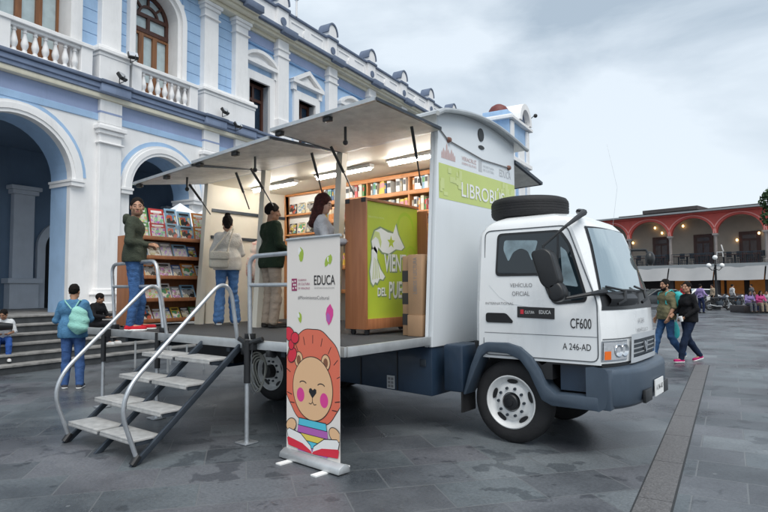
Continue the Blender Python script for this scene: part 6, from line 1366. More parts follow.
        if detail:
            for q in range(4):
                base = wr + d * 0.085 + sp_dir * (0.027 - 0.018 * q); ln = (0.036, 0.041, 0.039, 0.03)[q]; c1 = d * math.cos(curl * 0.6) + pn * math.sin(curl * 0.6); c2 = d * math.cos(curl * 1.6) + pn * math.sin(curl * 1.6)
                b.cap(base, base + c1 * ln, 0.0092, 0.0085, k=0.004); b.cap(base + c1 * ln, base + c1 * ln + c2 * ln * 0.95, 0.0085, 0.0072, k=0.003)
            tb = wr + d * 0.03 + sp_dir * 0.028; b.cap(tb, tb + (sp_dir * 0.6 + d * 0.7 + pn * 0.25) * 0.045, 0.0125, 0.0105, k=0.006); t2 = tb + (sp_dir * 0.6 + d * 0.7 + pn * 0.25) * 0.045; b.cap(t2, t2 + (d * 0.9 + pn * 0.35) * 0.03, 0.0105, 0.0085, k=0.004)
    # neck and head
    b.cap(j['neck'] - np.array([0, 0, 0.05]), hp(0, -0.015, -0.06), 0.056 if not female else 0.048, 0.052 if not female else 0.044, k=0.025)
    w_ = 0.95 if female else 1.0
    b.ell(hp(0, -0.018, 0.032), (0.075 * w_, 0.094, 0.088), k=0.02, M3=HM.T if False else HM.T.T); b.ell(hp(0, 0.022, -0.03), (0.060 * w_, 0.066, 0.085), k=0.03, M3=HM)
    b.ell(hp(0, 0.052, -0.088), (0.030, 0.028, 0.024), k=0.03, M3=HM); b.cap(hp(-0.045, 0.01, -0.07), hp(0.045, 0.01, -0.07), 0.024, k=0.03)
    if detail:
        b.cap(hp(-0.035, 0.072, 0.022), hp(0.035, 0.072, 0.022), 0.012, k=0.014)
        for sg in (-1, 1):
            b.ell(hp(sg * 0.031, 0.092, 0.001), (0.017, 0.012, 0.011), k=0.0, M3=HM, sub=True); b.ell(hp(sg * 0.031, 0.074, 0.001), (0.0125, 0.0125, 0.0115), k=0.002, M3=HM); b.ell(hp(sg * 0.076 * w_, -0.012, -0.012), (0.011, 0.02, 0.031), k=0.006, M3=HM); b.ell(hp(sg * 0.038, 0.062, -0.028), (0.018, 0.016, 0.016), k=0.02, M3=HM)
        b.cap(hp(0, 0.084, 0.008), hp(0, 0.103, -0.03), 0.0085, 0.012, k=0.01); b.ell(hp(0.010, 0.093, -0.034), (0.008, 0.008, 0.007), k=0.005, M3=HM); b.ell(hp(-0.010, 0.093, -0.034), (0.008, 0.008, 0.007), k=0.005, M3=HM)
        b.cap(hp(-0.018, 0.080, -0.060), hp(0.018, 0.080, -0.060), 0.0075, k=0.006); b.cap(hp(-0.014, 0.079, -0.068), hp(0.014, 0.079, -0.068), 0.008, k=0.005)
    P, Q = b.mesh(); C = P[Q].mean(1); Lc = (C - hc) @ HM; mi = np.zeros(len(Q), int)
    f = Lc[:, 1] > 0.055
    for sg in (-1, 1):
        dx = Lc[:, 0] - sg * 0.031; ew = f & ((dx / 0.0135) ** 2 + ((Lc[:, 2] - 0.001) / 0.005) ** 2 < 1); mi[ew] = 1; mi[f & (dx ** 2 + (Lc[:, 2] - 0.001) ** 2 < 0.0068 ** 2)] = 2
        ux = Lc[:, 0] * sg; mi[f & (ux > 0.012) & (ux < 0.052) & (np.abs(Lc[:, 2] - (0.021 + 0.006 * np.sin((ux - 0.012) / 0.04 * PI))) < 0.0042)] = 3
    mi[(Lc[:, 1] > 0.06) & (np.abs(Lc[:, 0]) < 0.024 - 1.2 * np.abs(Lc[:, 2] + 0.064)) & (np.abs(Lc[:, 2] + 0.064) < 0.0105)] = 4
    if beard == 'stubble': mi[(Lc[:, 2] < -0.055) & (Lc[:, 2] > -0.125) & (Lc[:, 1] > -0.0) & (mi == 0) & ((np.abs(Lc[:, 0]) > 0.03) | (Lc[:, 2] < -0.082))] = 5
    hm = {None: M['hair']}.get(None) if hair is None else hair.get('mat', M['hair'])
    st_m = M.setdefault('stubble', mat('stubble_skin', (0.24, 0.135, 0.09), 0.6, var=0.1))
    np_obj('body', P, Q, [skin_m, M['eye_white'], M['eye_dark'], M['hair'], M['lips'], st_m], root, mi, S)
    # clothes
    def make(fn, mm, name, hh=None, fin=None, sdl=0):
        s = SDF(lo - 0.06, hi + 0.06, hh or h, fin or ((), (), ())); fn(s); P_, Q_ = s.mesh()
        return np_obj(name, P_, Q_, mm, root, None, S)
    if legs:
        def f_(s):
            e, e2 = legs.get('e', 0.014), legs.get('e2', 0.022)
            s.cap(pe - hx * 0.07, pe + hx * 0.07, 0.112 + e, k=0.06, flat=np.cross([0, 0, 1.0], hx), f=0.95)
            if not sit: s.cap(pe + np.array([0, 0, 0.08]) - hx * 0.055, pe + np.array([0, 0, 0.08]) + hx * 0.055, 0.104 + e, k=0.05, flat=np.cross([0, 0, 1.0], hx), f=0.92)
            for sd in 'RL': leg_(s, sd, e, e2, upto=legs.get('upto', 1.0))
            s.folds(legs.get('amp', 0.0032), 55, seed + 3)
            if not sit: s.plane(pe + np.array([0, 0, 0.12]), (0, 0, 1))
        make(f_, legs['mat'], legs.get('name', 'trousers'))
    if top:
        def f_(s):
            e = top.get('e', 0.016); torso(s, e)
            hem = top.get('hem', 0.90)
            if top.get('flare'): s.cap((pe + be) / 2 - ax * 0.07, (pe + be) / 2 + ax * 0.07, 0.118 + e + top['flare'], k=0.06, flat=fy, f=0.9); s.cap(pe - ax * 0.075 - np.array([0, 0, 0.06]), pe + ax * 0.075 - np.array([0, 0, 0.06]), 0.115 + e + top['flare'], k=0.06, flat=fy, f=0.9)
            for sd in 'RL': arm(s, sd, e * top.get('ae', 0.65), top.get('sleeve', 0.95))
            if top.get('collar', True): s.cap(j['neck'] - np.array([0, 0, 0.05]), j['neck'] + np.array([0, 0, top.get('ch', 0.02)]), 0.066, 0.060, k=0.02)
            s.folds(top.get('amp', 0.006), 40, seed)
            cz = j['neck'][2] + top.get('ch', 0.02) + 0.005
            nk = j['neck']; s.cap(hp(0, -0.012, -0.075), nk + np.array([0, 0.02, 0.02]), 0.050, 0.05, sub=True) if top.get('open') else None
            s.plane(nk + np.array([0, 0, top.get('ch', 0.02) + 0.012]), (0, -0.35, 1))
            if not top.get('long'): s.plane((0, 0, hem), (0, 0, -1))
        make(f_, top['mat'], top.get('name', 'jacket'))
        if top.get('hood'):
            def f2(s):
                nk = j['neck']; s.ell(nk + np.array([0, -0.08, -0.02]), (0.10, 0.055, 0.075), k=0.02); s.cap(nk + np.array([-0.075, -0.03, -0.012]), nk + np.array([-0.03, 0.06, -0.06]), 0.026, 0.02, k=0.03); s.cap(nk + np.array([0.075, -0.03, -0.012]), nk + np.array([0.03, 0.06, -0.06]), 0.026, 0.02, k=0.03); s.folds(0.007, 40, seed + 9)
            make(f2, top['mat'], 'hood')
    if shoes:
        for sd in 'RL':
            an, to = j['an' + sd], j['to' + sd]; z0 = min(an[2] - 0.085, to[2] - 0.04); dd = to - an; dd[2] = 0; dd /= np.linalg.norm(dd) + 1e-6; L_ = 0.17; fl = np.array([0, 0, 1.0])
            flat_ = abs((to[2] - 0.04) - (an[2] - 0.085)) < 0.03
            hl = an + np.array([0, 0, -0.045]) - dd * 0.03; tt = to + np.array([0, 0, -0.005]); s = SDF(np.minimum(hl, tt) - 0.10, np.maximum(hl, tt) + 0.12, h * 0.7)
            s.cap(hl, tt, 0.044, 0.040, k=0.02, flat=fl, f=0.85); s.cap(an + np.array([0, 0, -0.02]), hl + dd * 0.02, 0.046, 0.044, k=0.02)
            if flat_: s.plane((0, 0, z0 + 0.012), (0, 0, -1))
            s.plane(an + np.array([0, 0, 0.035]), (0, 0, 1)); P_, Q_ = s.mesh(); so_ = np_obj('shoe', P_, Q_, shoes['mat'], root, None, S)
            s = SDF(np.minimum(hl, tt) - 0.10, np.maximum(hl, tt) + 0.12, h * 0.7); s.cap(hl - np.array([0, 0, 0.015]), tt - np.array([0, 0, 0.015]), 0.047, 0.043, k=0.0, flat=fl, f=0.9); u_ = HM * 0
            nrm = np.cross(np.cross(dd, fl), tt - hl); nrm = nrm if nrm[2] > 0 else -nrm
            s.plane(hl - np.array([0, 0, 0.012]) if not flat_ else (0, 0, z0 + 0.026), nrm if not flat_ else (0, 0, 1)); s.plane((0, 0, z0 + 0.001), (0, 0, -1)); P_, Q_ = s.mesh()
            if len(Q_): np_obj('sole', P_, Q_, shoes.get('sole', M['ink_white']), so_, None, S)
    if hair:
        fin = [[(hc[i] - 0.14, hc[i] + 0.14, fh * 1.2)] for i in range(3)]; style = hair.get('style', 'short')
        def f_(s):
            t = hair.get('t', 0.009); s.ell(hp(0, -0.024, 0.036), (0.076 * w_ + t * 0.75, 0.094 + t, 0.089 + t), k=0.0, M3=HM)
            p = hp(0, 0.035 if style != 'bun' else 0.03, 0.055); 
            s.ell(hp(0, 0.115, -0.04), (0.076, 0.096, 0.125), M3=HM, sub=True)      # the face stays clear
            pl = hp(0, -0.03, -0.038); n_ = HM @ np.array([0, 0.55, -1.0]); s.plane(pl, n_)
            if style == 'long':
                for sg in (-1, 1): s.cap(hp(sg * 0.068, -0.01, 0.02), hp(sg * 0.085, 0.0, -0.16), 0.034, 0.036, k=0.02); s.cap(hp(sg * 0.05, -0.06, -0.02), hp(sg * 0.07, -0.05, -0.26), 0.05, 0.045, k=0.02)
                s.cap(hp(0, -0.07, 0), hp(0, -0.075, -0.27), 0.06, 0.055, k=0.02)
            if style == 'bun':
                s.ell(hp(0, -0.04, 0.135), (0.045, 0.045, 0.038), k=0.012, M3=HM); s.cap(hp(0, -0.06, -0.0), hp(0, -0.05, -0.06), 0.06, 0.045, k=0.02)
            if style == 'tail':
                s.cap(hp(0, -0.10, 0.02), hp(0.0, -0.14, -0.10), 0.034, 0.028, k=0.02); s.cap(hp(0.0, -0.14, -0.10), hp(0.02, -0.12, -0.22), 0.028, 0.016, k=0.02)
            s.folds(0.0035, 90, seed + 5)
        s = SDF(hc - 0.40, hc + 0.24, h * 0.8, fin); f_(s); P_, Q_ = s.mesh(); np_obj('hair', P_, Q_, hm, root, None, S)
    if beard == 'full':
        s = SDF(hc - 0.2, hc + 0.2, fh); s.ell(hp(0, 0.032, -0.092), (0.052, 0.060, 0.045), k=0.02, M3=HM)
        for sg in (-1, 1): s.cap(hp(sg * 0.060, 0.0, -0.02), hp(sg * 0.045, 0.04, -0.08), 0.016, 0.022, k=0.02)
        s.cap(hp(-0.026, 0.082, -0.052), hp(0.026, 0.082, -0.052), 0.008, k=0.01); s.ell(hp(0, 0.10, -0.066), (0.022, 0.03, 0.009), M3=HM, sub=True); s.folds(0.003, 110, seed); P_, Q_ = s.mesh(); np_obj('beard', P_, Q_, M['hair'], root, None, S)
    return root
def add_part(root, m, name, mm, S=1.0, **kw):     # a mesh given in the person's own frame
    m.v = [tuple(Vector(p) * S) for p in m.v]; o = m.build(name, mm, None, **kw); o.parent = root; return o
def facing(p, q): d = Vector(q) - Vector(p); return math.atan2(-d.x, d.y)
TOCAM = lambda p: facing(p, (0, 0, 0))
RIGHT = lambda p: math.atan2(-RT[0], RT[1])       # facing picture right
PZ = 1.051
denim = cloth('blue_denim', (0.055, 0.13, 0.30), 0.35, 9); denim_d = cloth('dark_denim', (0.014, 0.026, 0.065), 0.3, 9); denim_l = cloth('washed_denim', (0.10, 0.22, 0.42), 0.3, 9)
# 1 the man in red shoes on the platform
p = onz(133, 329.5, PZ); d_ = 7.75 / (Vector(p) - Vector(EYE)).dot(Vector(FW)); p = Vector(EYE) + (Vector(p) - Vector(EYE)) * d_; p.z = PZ
fr_ = RIGHT(p)
person(p, fr_ + R(16), 'man in olive hooded jacket, blue jeans and red shoes on the platform', SKIN['tan_skin'], S=1.04, head=(R(-80), R(-2)), beard='stubble', seed=11,
       J=dict(elR=(0.24, -0.03, 1.13), wrR=(0.09, 0.15, 1.10), elL=(-0.24, -0.03, 1.13), wrL=(-0.07, 0.17, 1.12), anL=(-0.11, 0.06, 0.085), toL=(-0.13, 0.23, 0.04), knL=(-0.10, 0.06, 0.5)),
       top=dict(mat=cloth('olive_jacket', (0.052, 0.062, 0.045), 0.2), e=0.02, hem=0.88, flare=0.008, hood=True, ch=-0.01), legs=dict(mat=denim, e=0.010, e2=0.016), shoes=dict(mat=cloth('red_sneaker', (0.55, 0.02, 0.035), 0.1)), hair=dict(style='short', t=0.008))
# 2 the woman in the white jacket, seen from behind
p = Vector(atd(227, 321, 8.9)); p.z = PZ
wf = facing((0, 0, 0), p) + R(12)
pw = person(p, wf, 'woman in white jacket and wide blue jeans seen from behind', SKIN['tan_skin'], S=0.975, female=True, head=(R(-10), R(-14)), seed=23,
       J=dict(elR=(0.23, 0.03, 1.13), wrR=(0.16, 0.22, 1.06), elL=(-0.23, 0.02, 1.13), wrL=(-0.15, 0.20, 1.04), anR=(0.13, 0, 0.085), anL=(-0.13, 0, 0.085)),
       top=dict(mat=cloth('white_jacket', (0.70, 0.68, 0.64), 0.08), e=0.016, hem=0.86, flare=0.012, ch=0.01), legs=dict(mat=cloth('mid_denim', (0.09, 0.20, 0.42), 0.3, 9), e=0.012, e2=0.048, amp=0.005), shoes=dict(mat=cloth('brown_shoe', (0.10, 0.06, 0.04))), hair=dict(style='bun', t=0.012))
hb_ = thing('shoulder_bag', p + Vector((0, 0, 0)), 'cream shoulder bag hanging behind the woman in the white jacket', 'bag', None, wf)
m = MB(); m.bb(-0.32, -0.04, -0.29, -0.20, 0.86, 1.10); add_part(hb_, m, 'pouch', cloth('cream_leather', (0.62, 0.58, 0.50), 0.08, 5, 0.5), bevel=0.03, seg=3)
m = MB(); m.bb(-0.325, -0.035, -0.318, -0.25, 0.99, 1.105); add_part(hb_, m, 'flap', M['cream_leather'], bevel=0.02)
m = MB(); m.tube([(-0.30, -0.24, 1.08), (-0.16, -0.17, 1.25), (0.02, -0.13, 1.46), (0.08, -0.06, 1.52)], 0.012, 6); m.tube([(-0.06, -0.24, 1.08), (0.0, -0.17, 1.30), (0.06, -0.12, 1.47)], 0.012, 6); add_part(hb_, m, 'strap', M['cream_leather'])
# 3 the man in the dark green jacket
p = Vector(atd(271, 326.5, 8.25)); p.z = PZ
person(p, RIGHT(p) + R(38), 'man in dark green jacket and beige trousers facing the shelves', SKIN['brown_skin'], S=1.03, head=(R(-30), R(-8)), seed=31,
       J=dict(elR=(0.26, -0.02, 1.13), wrR=(0.20, 0.20, 1.02), elL=(-0.26, 0.0, 1.13), wrL=(-0.14, 0.22, 1.06)),
       top=dict(mat=cloth('dark_green_jacket', (0.022, 0.038, 0.022), 0.25), e=0.026, hem=0.82, flare=0.012, ch=0.01), legs=dict(mat=cloth('beige_trousers', (0.36, 0.29, 0.23), 0.12), e=0.018, e2=0.032), shoes=dict(mat=cloth('dark_shoe', (0.03, 0.025, 0.022)), sole=M['black']), hair=dict(style='short', t=0.009))
# 4 the woman at the counter
p = Vector(atd(322, 325, 7.0)); p.z = PZ
person(p, RIGHT(p) + R(6), 'woman with long dark reddish hair and grey sweater behind the counter', SKIN['fair_skin'], S=0.985, female=True, head=(R(-14), R(-16)), seed=41,
       J=dict(elR=(0.22, 0.05, 1.14), wrR=(0.15, 0.28, 1.12), elL=(-0.22, 0.05, 1.14), wrL=(-0.13, 0.28, 1.12)),
       top=dict(mat=cloth('grey_sweater', (0.45, 0.45, 0.47), 0.1), e=0.012, hem=0.9, ch=0.0, name='sweater'), legs=dict(mat=denim_d), shoes=dict(mat=M['dark_shoe'], sole=M['black']), hair=dict(style='long', t=0.014, mat=M['hair_brown']))
# 5 a woman in a pale pink dress further inside
p = Vector(atd(221 + 27, 319, 10.1)); p.z = PZ
person(p, facing((0, 0, 0), p) + R(-20), 'woman in a pale pink patterned dress standing behind the white jacket', SKIN['brown_skin'], S=0.95, female=True, head=(0, R(-12)), seed=51, h=0.012,
       top=dict(mat=M.setdefault('pinkdress', patch_mat('pink_patterned_cloth', [(0.62, 0.50, 0.46), (0.66, 0.58, 0.54), (0.58, 0.34, 0.30), (0.64, 0.52, 0.48), (0.62, 0.60, 0.56)], 22, 0.8)), e=0.03, hem=0.45, flare=0.07, name='dress', sleeve=0.4), legs=dict(mat=cloth('white_leggings', (0.6, 0.58, 0.55))), shoes=dict(mat=M['dark_shoe']), hair=dict(style='tail'))
# 6 the man in denim with the mint backpack
p = onz(72, 388.5, 0.0); bf = facing((0, 0, 0), p) + R(-12)
person(p, bf, 'man in denim shirt and jeans with mint backpack facing the steps', SKIN['tan_skin'], S=0.98, head=(R(-8), R(-10)), seed=61,
       J=dict(elL=(-0.27, 0.05, 1.13), wrL=(-0.30, 0.28, 1.16), elR=(0.24, 0.06, 1.14), wrR=(0.12, 0.26, 1.10), anR=(0.12, -0.04, 0.085), anL=(-0.12, 0.04, 0.085), toL=(-0.16, 0.19, 0.04)),
       top=dict(mat=cloth('denim_shirt', (0.085, 0.22, 0.38), 0.15), e=0.026, hem=0.84, flare=0.012, name='shirt'), legs=dict(mat=cloth('jeans_blue', (0.055, 0.12, 0.30), 0.3, 9), e=0.016, e2=0.026), shoes=dict(mat=cloth('grey_shoe', (0.06, 0.06, 0.07))), hair=dict(style='short'))
bpk = thing('backpack', p, 'mint green drawstring backpack on the back of the denim man', 'backpack', None, bf); mint = cloth('mint_nylon', (0.30, 0.62, 0.55), 0.12, 5, 0.5)
s = SDF((-0.25, -0.5, 0.8), (0.35, 0.1, 1.55), 0.011); s.ell((0.12, -0.19, 1.14), (0.15, 0.085, 0.20), k=0); s.ell((0.12, -0.20, 1.03), (0.15, 0.095, 0.13), k=0.05); s.ell((0.08, -0.17, 1.31), (0.06, 0.05, 0.06), k=0.05); s.folds(0.013, 28, 5); P_, Q_ = s.mesh(); np_obj('sack', P_, Q_, mint, bpk, None, 0.98)
m = MB(); m.tube([(0.04, -0.17, 1.32), (0.10, -0.10, 1.45), (0.14, 0.02, 1.46), (0.17, 0.12, 1.34), (0.20, 0.08, 1.08), (0.20, -0.14, 0.96)], 0.011, 6); add_part(bpk, m, 'strap', mint, 0.98)
m = MB(); m.tube([(0.0, -0.17, 1.32), (-0.10, -0.13, 1.44), (-0.14, 0.01, 1.47), (-0.15, 0.13, 1.34)], 0.011, 6); add_part(bpk, m, 'strap', mint, 0.98)
# sitters on the steps
def sitJ(zs, kn=0.42, spread=0.12, lean=0.06):
    return dict(pel=(0, 0, zs + 0.12), belly=(0, 0.02, zs + 0.27), chest=(0, lean, zs + 0.47), neck=(0, lean + 0.02, zs + 0.635), hd=(0, lean + 0.07, zs + 0.74), shR=(0.18, lean, zs + 0.565), shL=(-0.18, lean, zs + 0.565), elR=(0.25, lean + 0.08, zs + 0.32), elL=(-0.25, lean + 0.08, zs + 0.32), wrR=(0.12, lean + 0.30, zs + 0.28), wrL=(-0.12, lean + 0.30, zs + 0.28),
                hipR=(0.09, 0.02, zs + 0.10), hipL=(-0.09, 0.02, zs + 0.10), knR=(spread, kn, zs + 0.12), knL=(-spread, kn, zs + 0.12), anR=(spread, kn + 0.05, zs - 0.30), anL=(-spread, kn + 0.05, zs - 0.30), toR=(spread + 0.02, kn + 0.20, zs - 0.345), toL=(-spread - 0.02, kn + 0.20, zs - 0.345))
def on_step(px, k, back=0.2):                      # a spot on tread k (0 = lowest) along the steps under picture column px
    z = PL_Z * (k + 1) / NST; o = 1.95 - k * 0.30 - back; P = onp(px, 330, FQ + NV * o, NV); P.z = z; return P
stf = math.atan2(-NV.x, NV.y)
p = on_step(3, 2, 0.12); z = p.z
person((p.x, p.y, p.z), stf + R(-25), 'child in white shirt and blue trousers seated at the left of the steps', SKIN['brown_skin'], S=0.80, J=sitJ(0.0, 0.36), sit=True, seed=71, h=0.012, head=(R(-30), R(-20)), top=dict(mat=cloth('white_shirt', (0.62, 0.64, 0.66)), e=0.014, hem=-0.02, sleeve=0.2, name='shirt', long=True), legs=dict(mat=cloth('royal_blue', (0.03, 0.09, 0.32))), shoes=dict(mat=cloth('white_shoe', (0.66, 0.66, 0.66))), hair=dict(style='short'))
t = thing('instrument_case', (p.x, p.y, p.z + 0.3), 'long black case lying across the knees of the seated child', 'case', None, stf + R(-25)); m = MB(); m.tube([(-0.15, 0.24, 0.06), (0.05, 0.27, 0.07), (0.45, 0.34, 0.12), (0.62, 0.37, 0.13)], [0.06, 0.085, 0.055, 0.05], 12); add_part(t, m, 'case_body', M['black'])
p = on_step(95, 3, 0.12)
person((p.x, p.y, p.z), stf + R(20), 'person in black seated on the steps behind the mint backpack', SKIN['brown_skin'], S=0.94, J=sitJ(0.0, 0.40), sit=True, seed=81, h=0.013, head=(R(30), R(-20)), top=dict(mat=cloth('black_top', (0.012, 0.012, 0.014)), e=0.02, hem=-0.02, long=True), legs=dict(mat=cloth('black_trousers', (0.014, 0.014, 0.018))), shoes=dict(mat=M['white_shoe']), hair=dict(style='short'))
# the couple walking past the front of the truck
cpa = onz(668, 359.5); cpb = onz(686, 362.5); LEFT = math.atan2(RT[0], -RT[1])
pm = Vector(cpa); k_ = 12.3 / (pm - Vector(EYE)).dot(Vector(FW)); pm = Vector(EYE) + (pm - Vector(EYE)) * k_; pm.z = 0
wl = dict(elR=(0.25, -0.06, 1.13), wrR=(0.26, 0.06, 0.90), elL=(-0.25, 0.0, 1.13), wrL=(-0.24, 0.12, 0.92), knR=(0.09, 0.15, 0.51), anR=(0.09, 0.27, 0.095), toR=(0.11, 0.42, 0.06), knL=(-0.09, -0.02, 0.50), anL=(-0.09, -0.30, 0.13), toL=(-0.10, -0.17, 0.04))
pm = onz(668, 359.5)
person(pm, LEFT + R(10), 'bearded man in khaki t-shirt and jeans walking past the truck front', SKIN['tan_skin'], S=1.02, J=wl, head=(R(8), R(0)), beard='full', seed=91, top=dict(mat=cloth('khaki_cotton', (0.19, 0.175, 0.10), 0.12), e=0.026, hem=0.86, sleeve=0.0, flare=0.01, ch=-0.02, name='t_shirt'), legs=dict(mat=cloth('faded_jeans', (0.045, 0.11, 0.24), 0.45, 8), e=0.016, e2=0.03), shoes=dict(mat=M['white_shoe']), hair=dict(style='short', t=0.008))
tb = thing('daypack', pm, 'turquoise pack between the bearded man and the woman in black', 'backpack', None, LEFT + R(10)); turq = cloth('turquoise_nylon', (0.05, 0.46, 0.47), 0.12, 5, 0.5)
s = SDF((-0.4, -0.6, 0.7), (0.4, 0.1, 1.55), 0.013); s.ell((-0.03, -0.27, 1.26), (0.16, 0.12, 0.20), k=0); s.ell((-0.04, -0.30, 1.12), (0.15, 0.13, 0.17), k=0.05); s.folds(0.008, 24, 8); P_, Q_ = s.mesh(); np_obj('sack', P_, Q_, turq, tb, None, 1.02)
m = MB(); m.tube([(0.08, -0.18, 1.40), (0.11, -0.06, 1.49), (0.12, 0.09, 1.42), (0.13, 0.10, 1.2), (0.12, -0.10, 1.08)], 0.014, 6); add_part(tb, m, 'strap', turq, 1.02); m = MB(); m.tube([(-0.08, -0.18, 1.40), (-0.11, -0.06, 1.49), (-0.12, 0.09, 1.42), (-0.13, 0.10, 1.2), (-0.12, -0.10, 1.08)], 0.014, 6); add_part(tb, m, 'strap', turq, 1.02)
pv_ = onz(690, 362.0)
w2 = dict(elR=(0.24, 0.0, 1.14), wrR=(0.20, 0.20, 1.02), elL=(-0.24, -0.02, 1.13), wrL=(-0.14, 0.20, 0.96), knR=(0.085, -0.03, 0.50), anR=(0.085, -0.31, 0.13), toR=(0.10, -0.18, 0.04), knL=(-0.085, 0.16, 0.51), anL=(-0.085, 0.27, 0.09), toL=(-0.10, 0.42, 0.055))
person(pv_, LEFT + R(10), 'woman in black sweater, dark jeans and magenta shoes walking beside the bearded man', SKIN['tan_skin'], S=0.985, female=True, J=w2, head=(R(20), R(4)), seed=101, top=dict(mat=cloth('black_sweater', (0.010, 0.010, 0.012), 0.15), e=0.02, hem=0.86, flare=0.01, sleeve=0.88, ch=-0.015, name='sweater'), legs=dict(mat=cloth('navy_jeans', (0.012, 0.022, 0.05), 0.3, 9), e=0.02, e2=0.02), shoes=dict(mat=cloth('magenta_sneaker', (0.42, 0.02, 0.13))), hair=dict(style='tail', t=0.010))
hp_ = pv_ + Vector((0, 0, 0)); t = thing('white_cup', pv_, 'small white paper cup in the hand of the woman in black', 'cup', None, LEFT + R(10)); m = MB(); m.tube([(-0.14, 0.27, 0.88), (-0.135, 0.30, 0.98)], [0.032, 0.042], 12); add_part(t, m, 'cup_body', M['ink_white'], 0.985)

cbp = pm + Vector((RT[0], RT[1], 0)) * 0.16 + Vector((0, 0, 0.55)); t = thing('shopping_bag', cbp, 'turquoise cloth bag hanging between the walking couple', 'bag', None, LEFT + R(10))
s = SDF((-0.3, -0.3, -0.2), (0.3, 0.3, 0.5), 0.014); s.ell((0, 0, 0.08), (0.05, 0.13, 0.20), k=0); s.folds(0.008, 26, 6); P_, Q_ = s.mesh(); np_obj('sack', P_, Q_, turq, t, None, 1.0)
m = MB(); m.tube([(0, -0.06, 0.24), (0, -0.02, 0.40), (0, 0.04, 0.40), (0, 0.07, 0.24)], 0.010, 6); add_part(t, m, 'handle', turq)
# ------------------------------------------------------------------ across the plaza: people, motorcycles, cars, lamp post, trees
def far(px, py, dep):
    p = atd(px, py, dep); p.z = 0; return Vector(p)
cl = {'lilac': (0.38, 0.28, 0.55), 'pink': (0.70, 0.10, 0.30), 'white': (0.6, 0.6, 0.6), 'grey': (0.14, 0.14, 0.15), 'black': (0.015, 0.015, 0.017), 'red': (0.45, 0.05, 0.05), 'beige': (0.42, 0.33, 0.24), 'navy': (0.02, 0.03, 0.08)}
def small(p, f, label, tc_, lc, J=None, sit=False, S=1.0, female=False, seed=1, hs='short'):
    return person(p, f, label, SKIN['tan_skin'], S=S, J=J, sit=sit, h=0.026, detail=False, female=female, seed=seed, group='people across the plaza', top=dict(mat=cloth(tc_ + '_plain_top', cl[tc_]), e=0.024, hem=0.88 if not sit else -0.05, long=sit), legs=dict(mat=cloth(lc + '_plain_trousers', cl[lc]), e=0.014), shoes=dict(mat=M['dark_shoe'], sole=M['black']), hair=dict(style=hs))
small(far(701, 313, 34.5), LEFT + R(200), 'person in lilac top walking beyond the woman in black', 'lilac', 'navy', J=dict(elL=(-0.30, 0.0, 1.15), wrL=(-0.40, 0.12, 1.0), elR=(0.3, 0, 1.15), wrR=(0.38, 0.14, 1.02), knR=(0.1, 0.12, 0.5), anR=(0.1, 0.1, 0.09)), seed=201)
small(far(713, 308, 42), LEFT, 'person in beige standing left of the plaza lamp post', 'beige', 'black', seed=202); small(far(733, 308, 42), LEFT + PI, 'person in white standing behind the motorcycle right of the lamp post', 'white', 'grey', seed=203)
small(far(683, 308, 41), LEFT, 'person in red beyond the shoulder of the woman in black', 'red', 'navy', seed=204); small(far(664, 308, 43), LEFT + PI, 'person in white beyond the bearded man', 'white', 'black', seed=205); small(far(752, 305, 46), LEFT, 'person in grey in front of the orange shop', 'grey', 'black', seed=206)
for px, dp, tc_, lc, lb, sd in ((749, 33.5, 'lilac', 'grey', 'person in lilac seated leftmost on the stone planter', 211), (755, 34.2, 'grey', 'navy', 'person in grey seated between lilac and pink tops', 212), (760, 33.4, 'pink', 'beige', 'person in bright pink seated on the stone planter', 213), (767, 34.4, 'white', 'navy', 'person in white seated rightmost on the stone planter', 214), (773, 33.8, 'red', 'grey', 'person in red seated past the right edge of the planter', 215)):
    q = far(px, 313, dp); q.z = 0.45; small(q, LEFT + R(90 if sd % 2 else 60), lb, tc_, lc, J=sitJ(0.0, 0.40), sit=True, seed=sd, hs='long' if sd in (211, 213) else 'short', female=sd in (211, 213))
q0 = far(744, 313, 34.2); pl_t = thing('stone_planter', q0, 'low dark stone planter with people seated on its rim', 'planter'); rdir = Vector((RT[0], RT[1], 0))
m = MB(); nn = Vector((-rdir.y, rdir.x, 0)); m.prism([q0, q0 + rdir * 3.6, q0 + rdir * 3.6 + nn * 1.4, q0 + nn * 1.4], (0, 0, 0.43)); m.build('rim', M['roof_dark'], pl_t, bevel=0.03)
rg = random.Random(9)
def leaf_cloud(m, c, rad, n, size, rg, sq=(1, 1, 1)):
    for _ in range(n):
        d = Vector((rg.gauss(0, 1), rg.gauss(0, 1), rg.gauss(0, 1))).normalized(); r = rad * rg.uniform(0.55, 1.0) ** 0.6; p = Vector(c) + Vector((d.x * r * sq[0], d.y * r * sq[1], d.z * r * sq[2])); u = Vector((rg.gauss(0, 1), rg.gauss(0, 1), rg.gauss(0, 1))).normalized(); v = u.orthogonal().normalized(); s = size * rg.uniform(0.6, 1.3)
        m.add([p - u * s, p - v * s * 0.45, p + u * s, p + v * s * 0.45], [(0, 1, 2, 3)])
M['leaf'] = leaf_mat('green_leaves', (0.055, 0.10, 0.035), (0.02, 0.045, 0.018)); M['bark'] = mat('bark', (0.10, 0.075, 0.055), 0.9, var=0.3, scale=6)
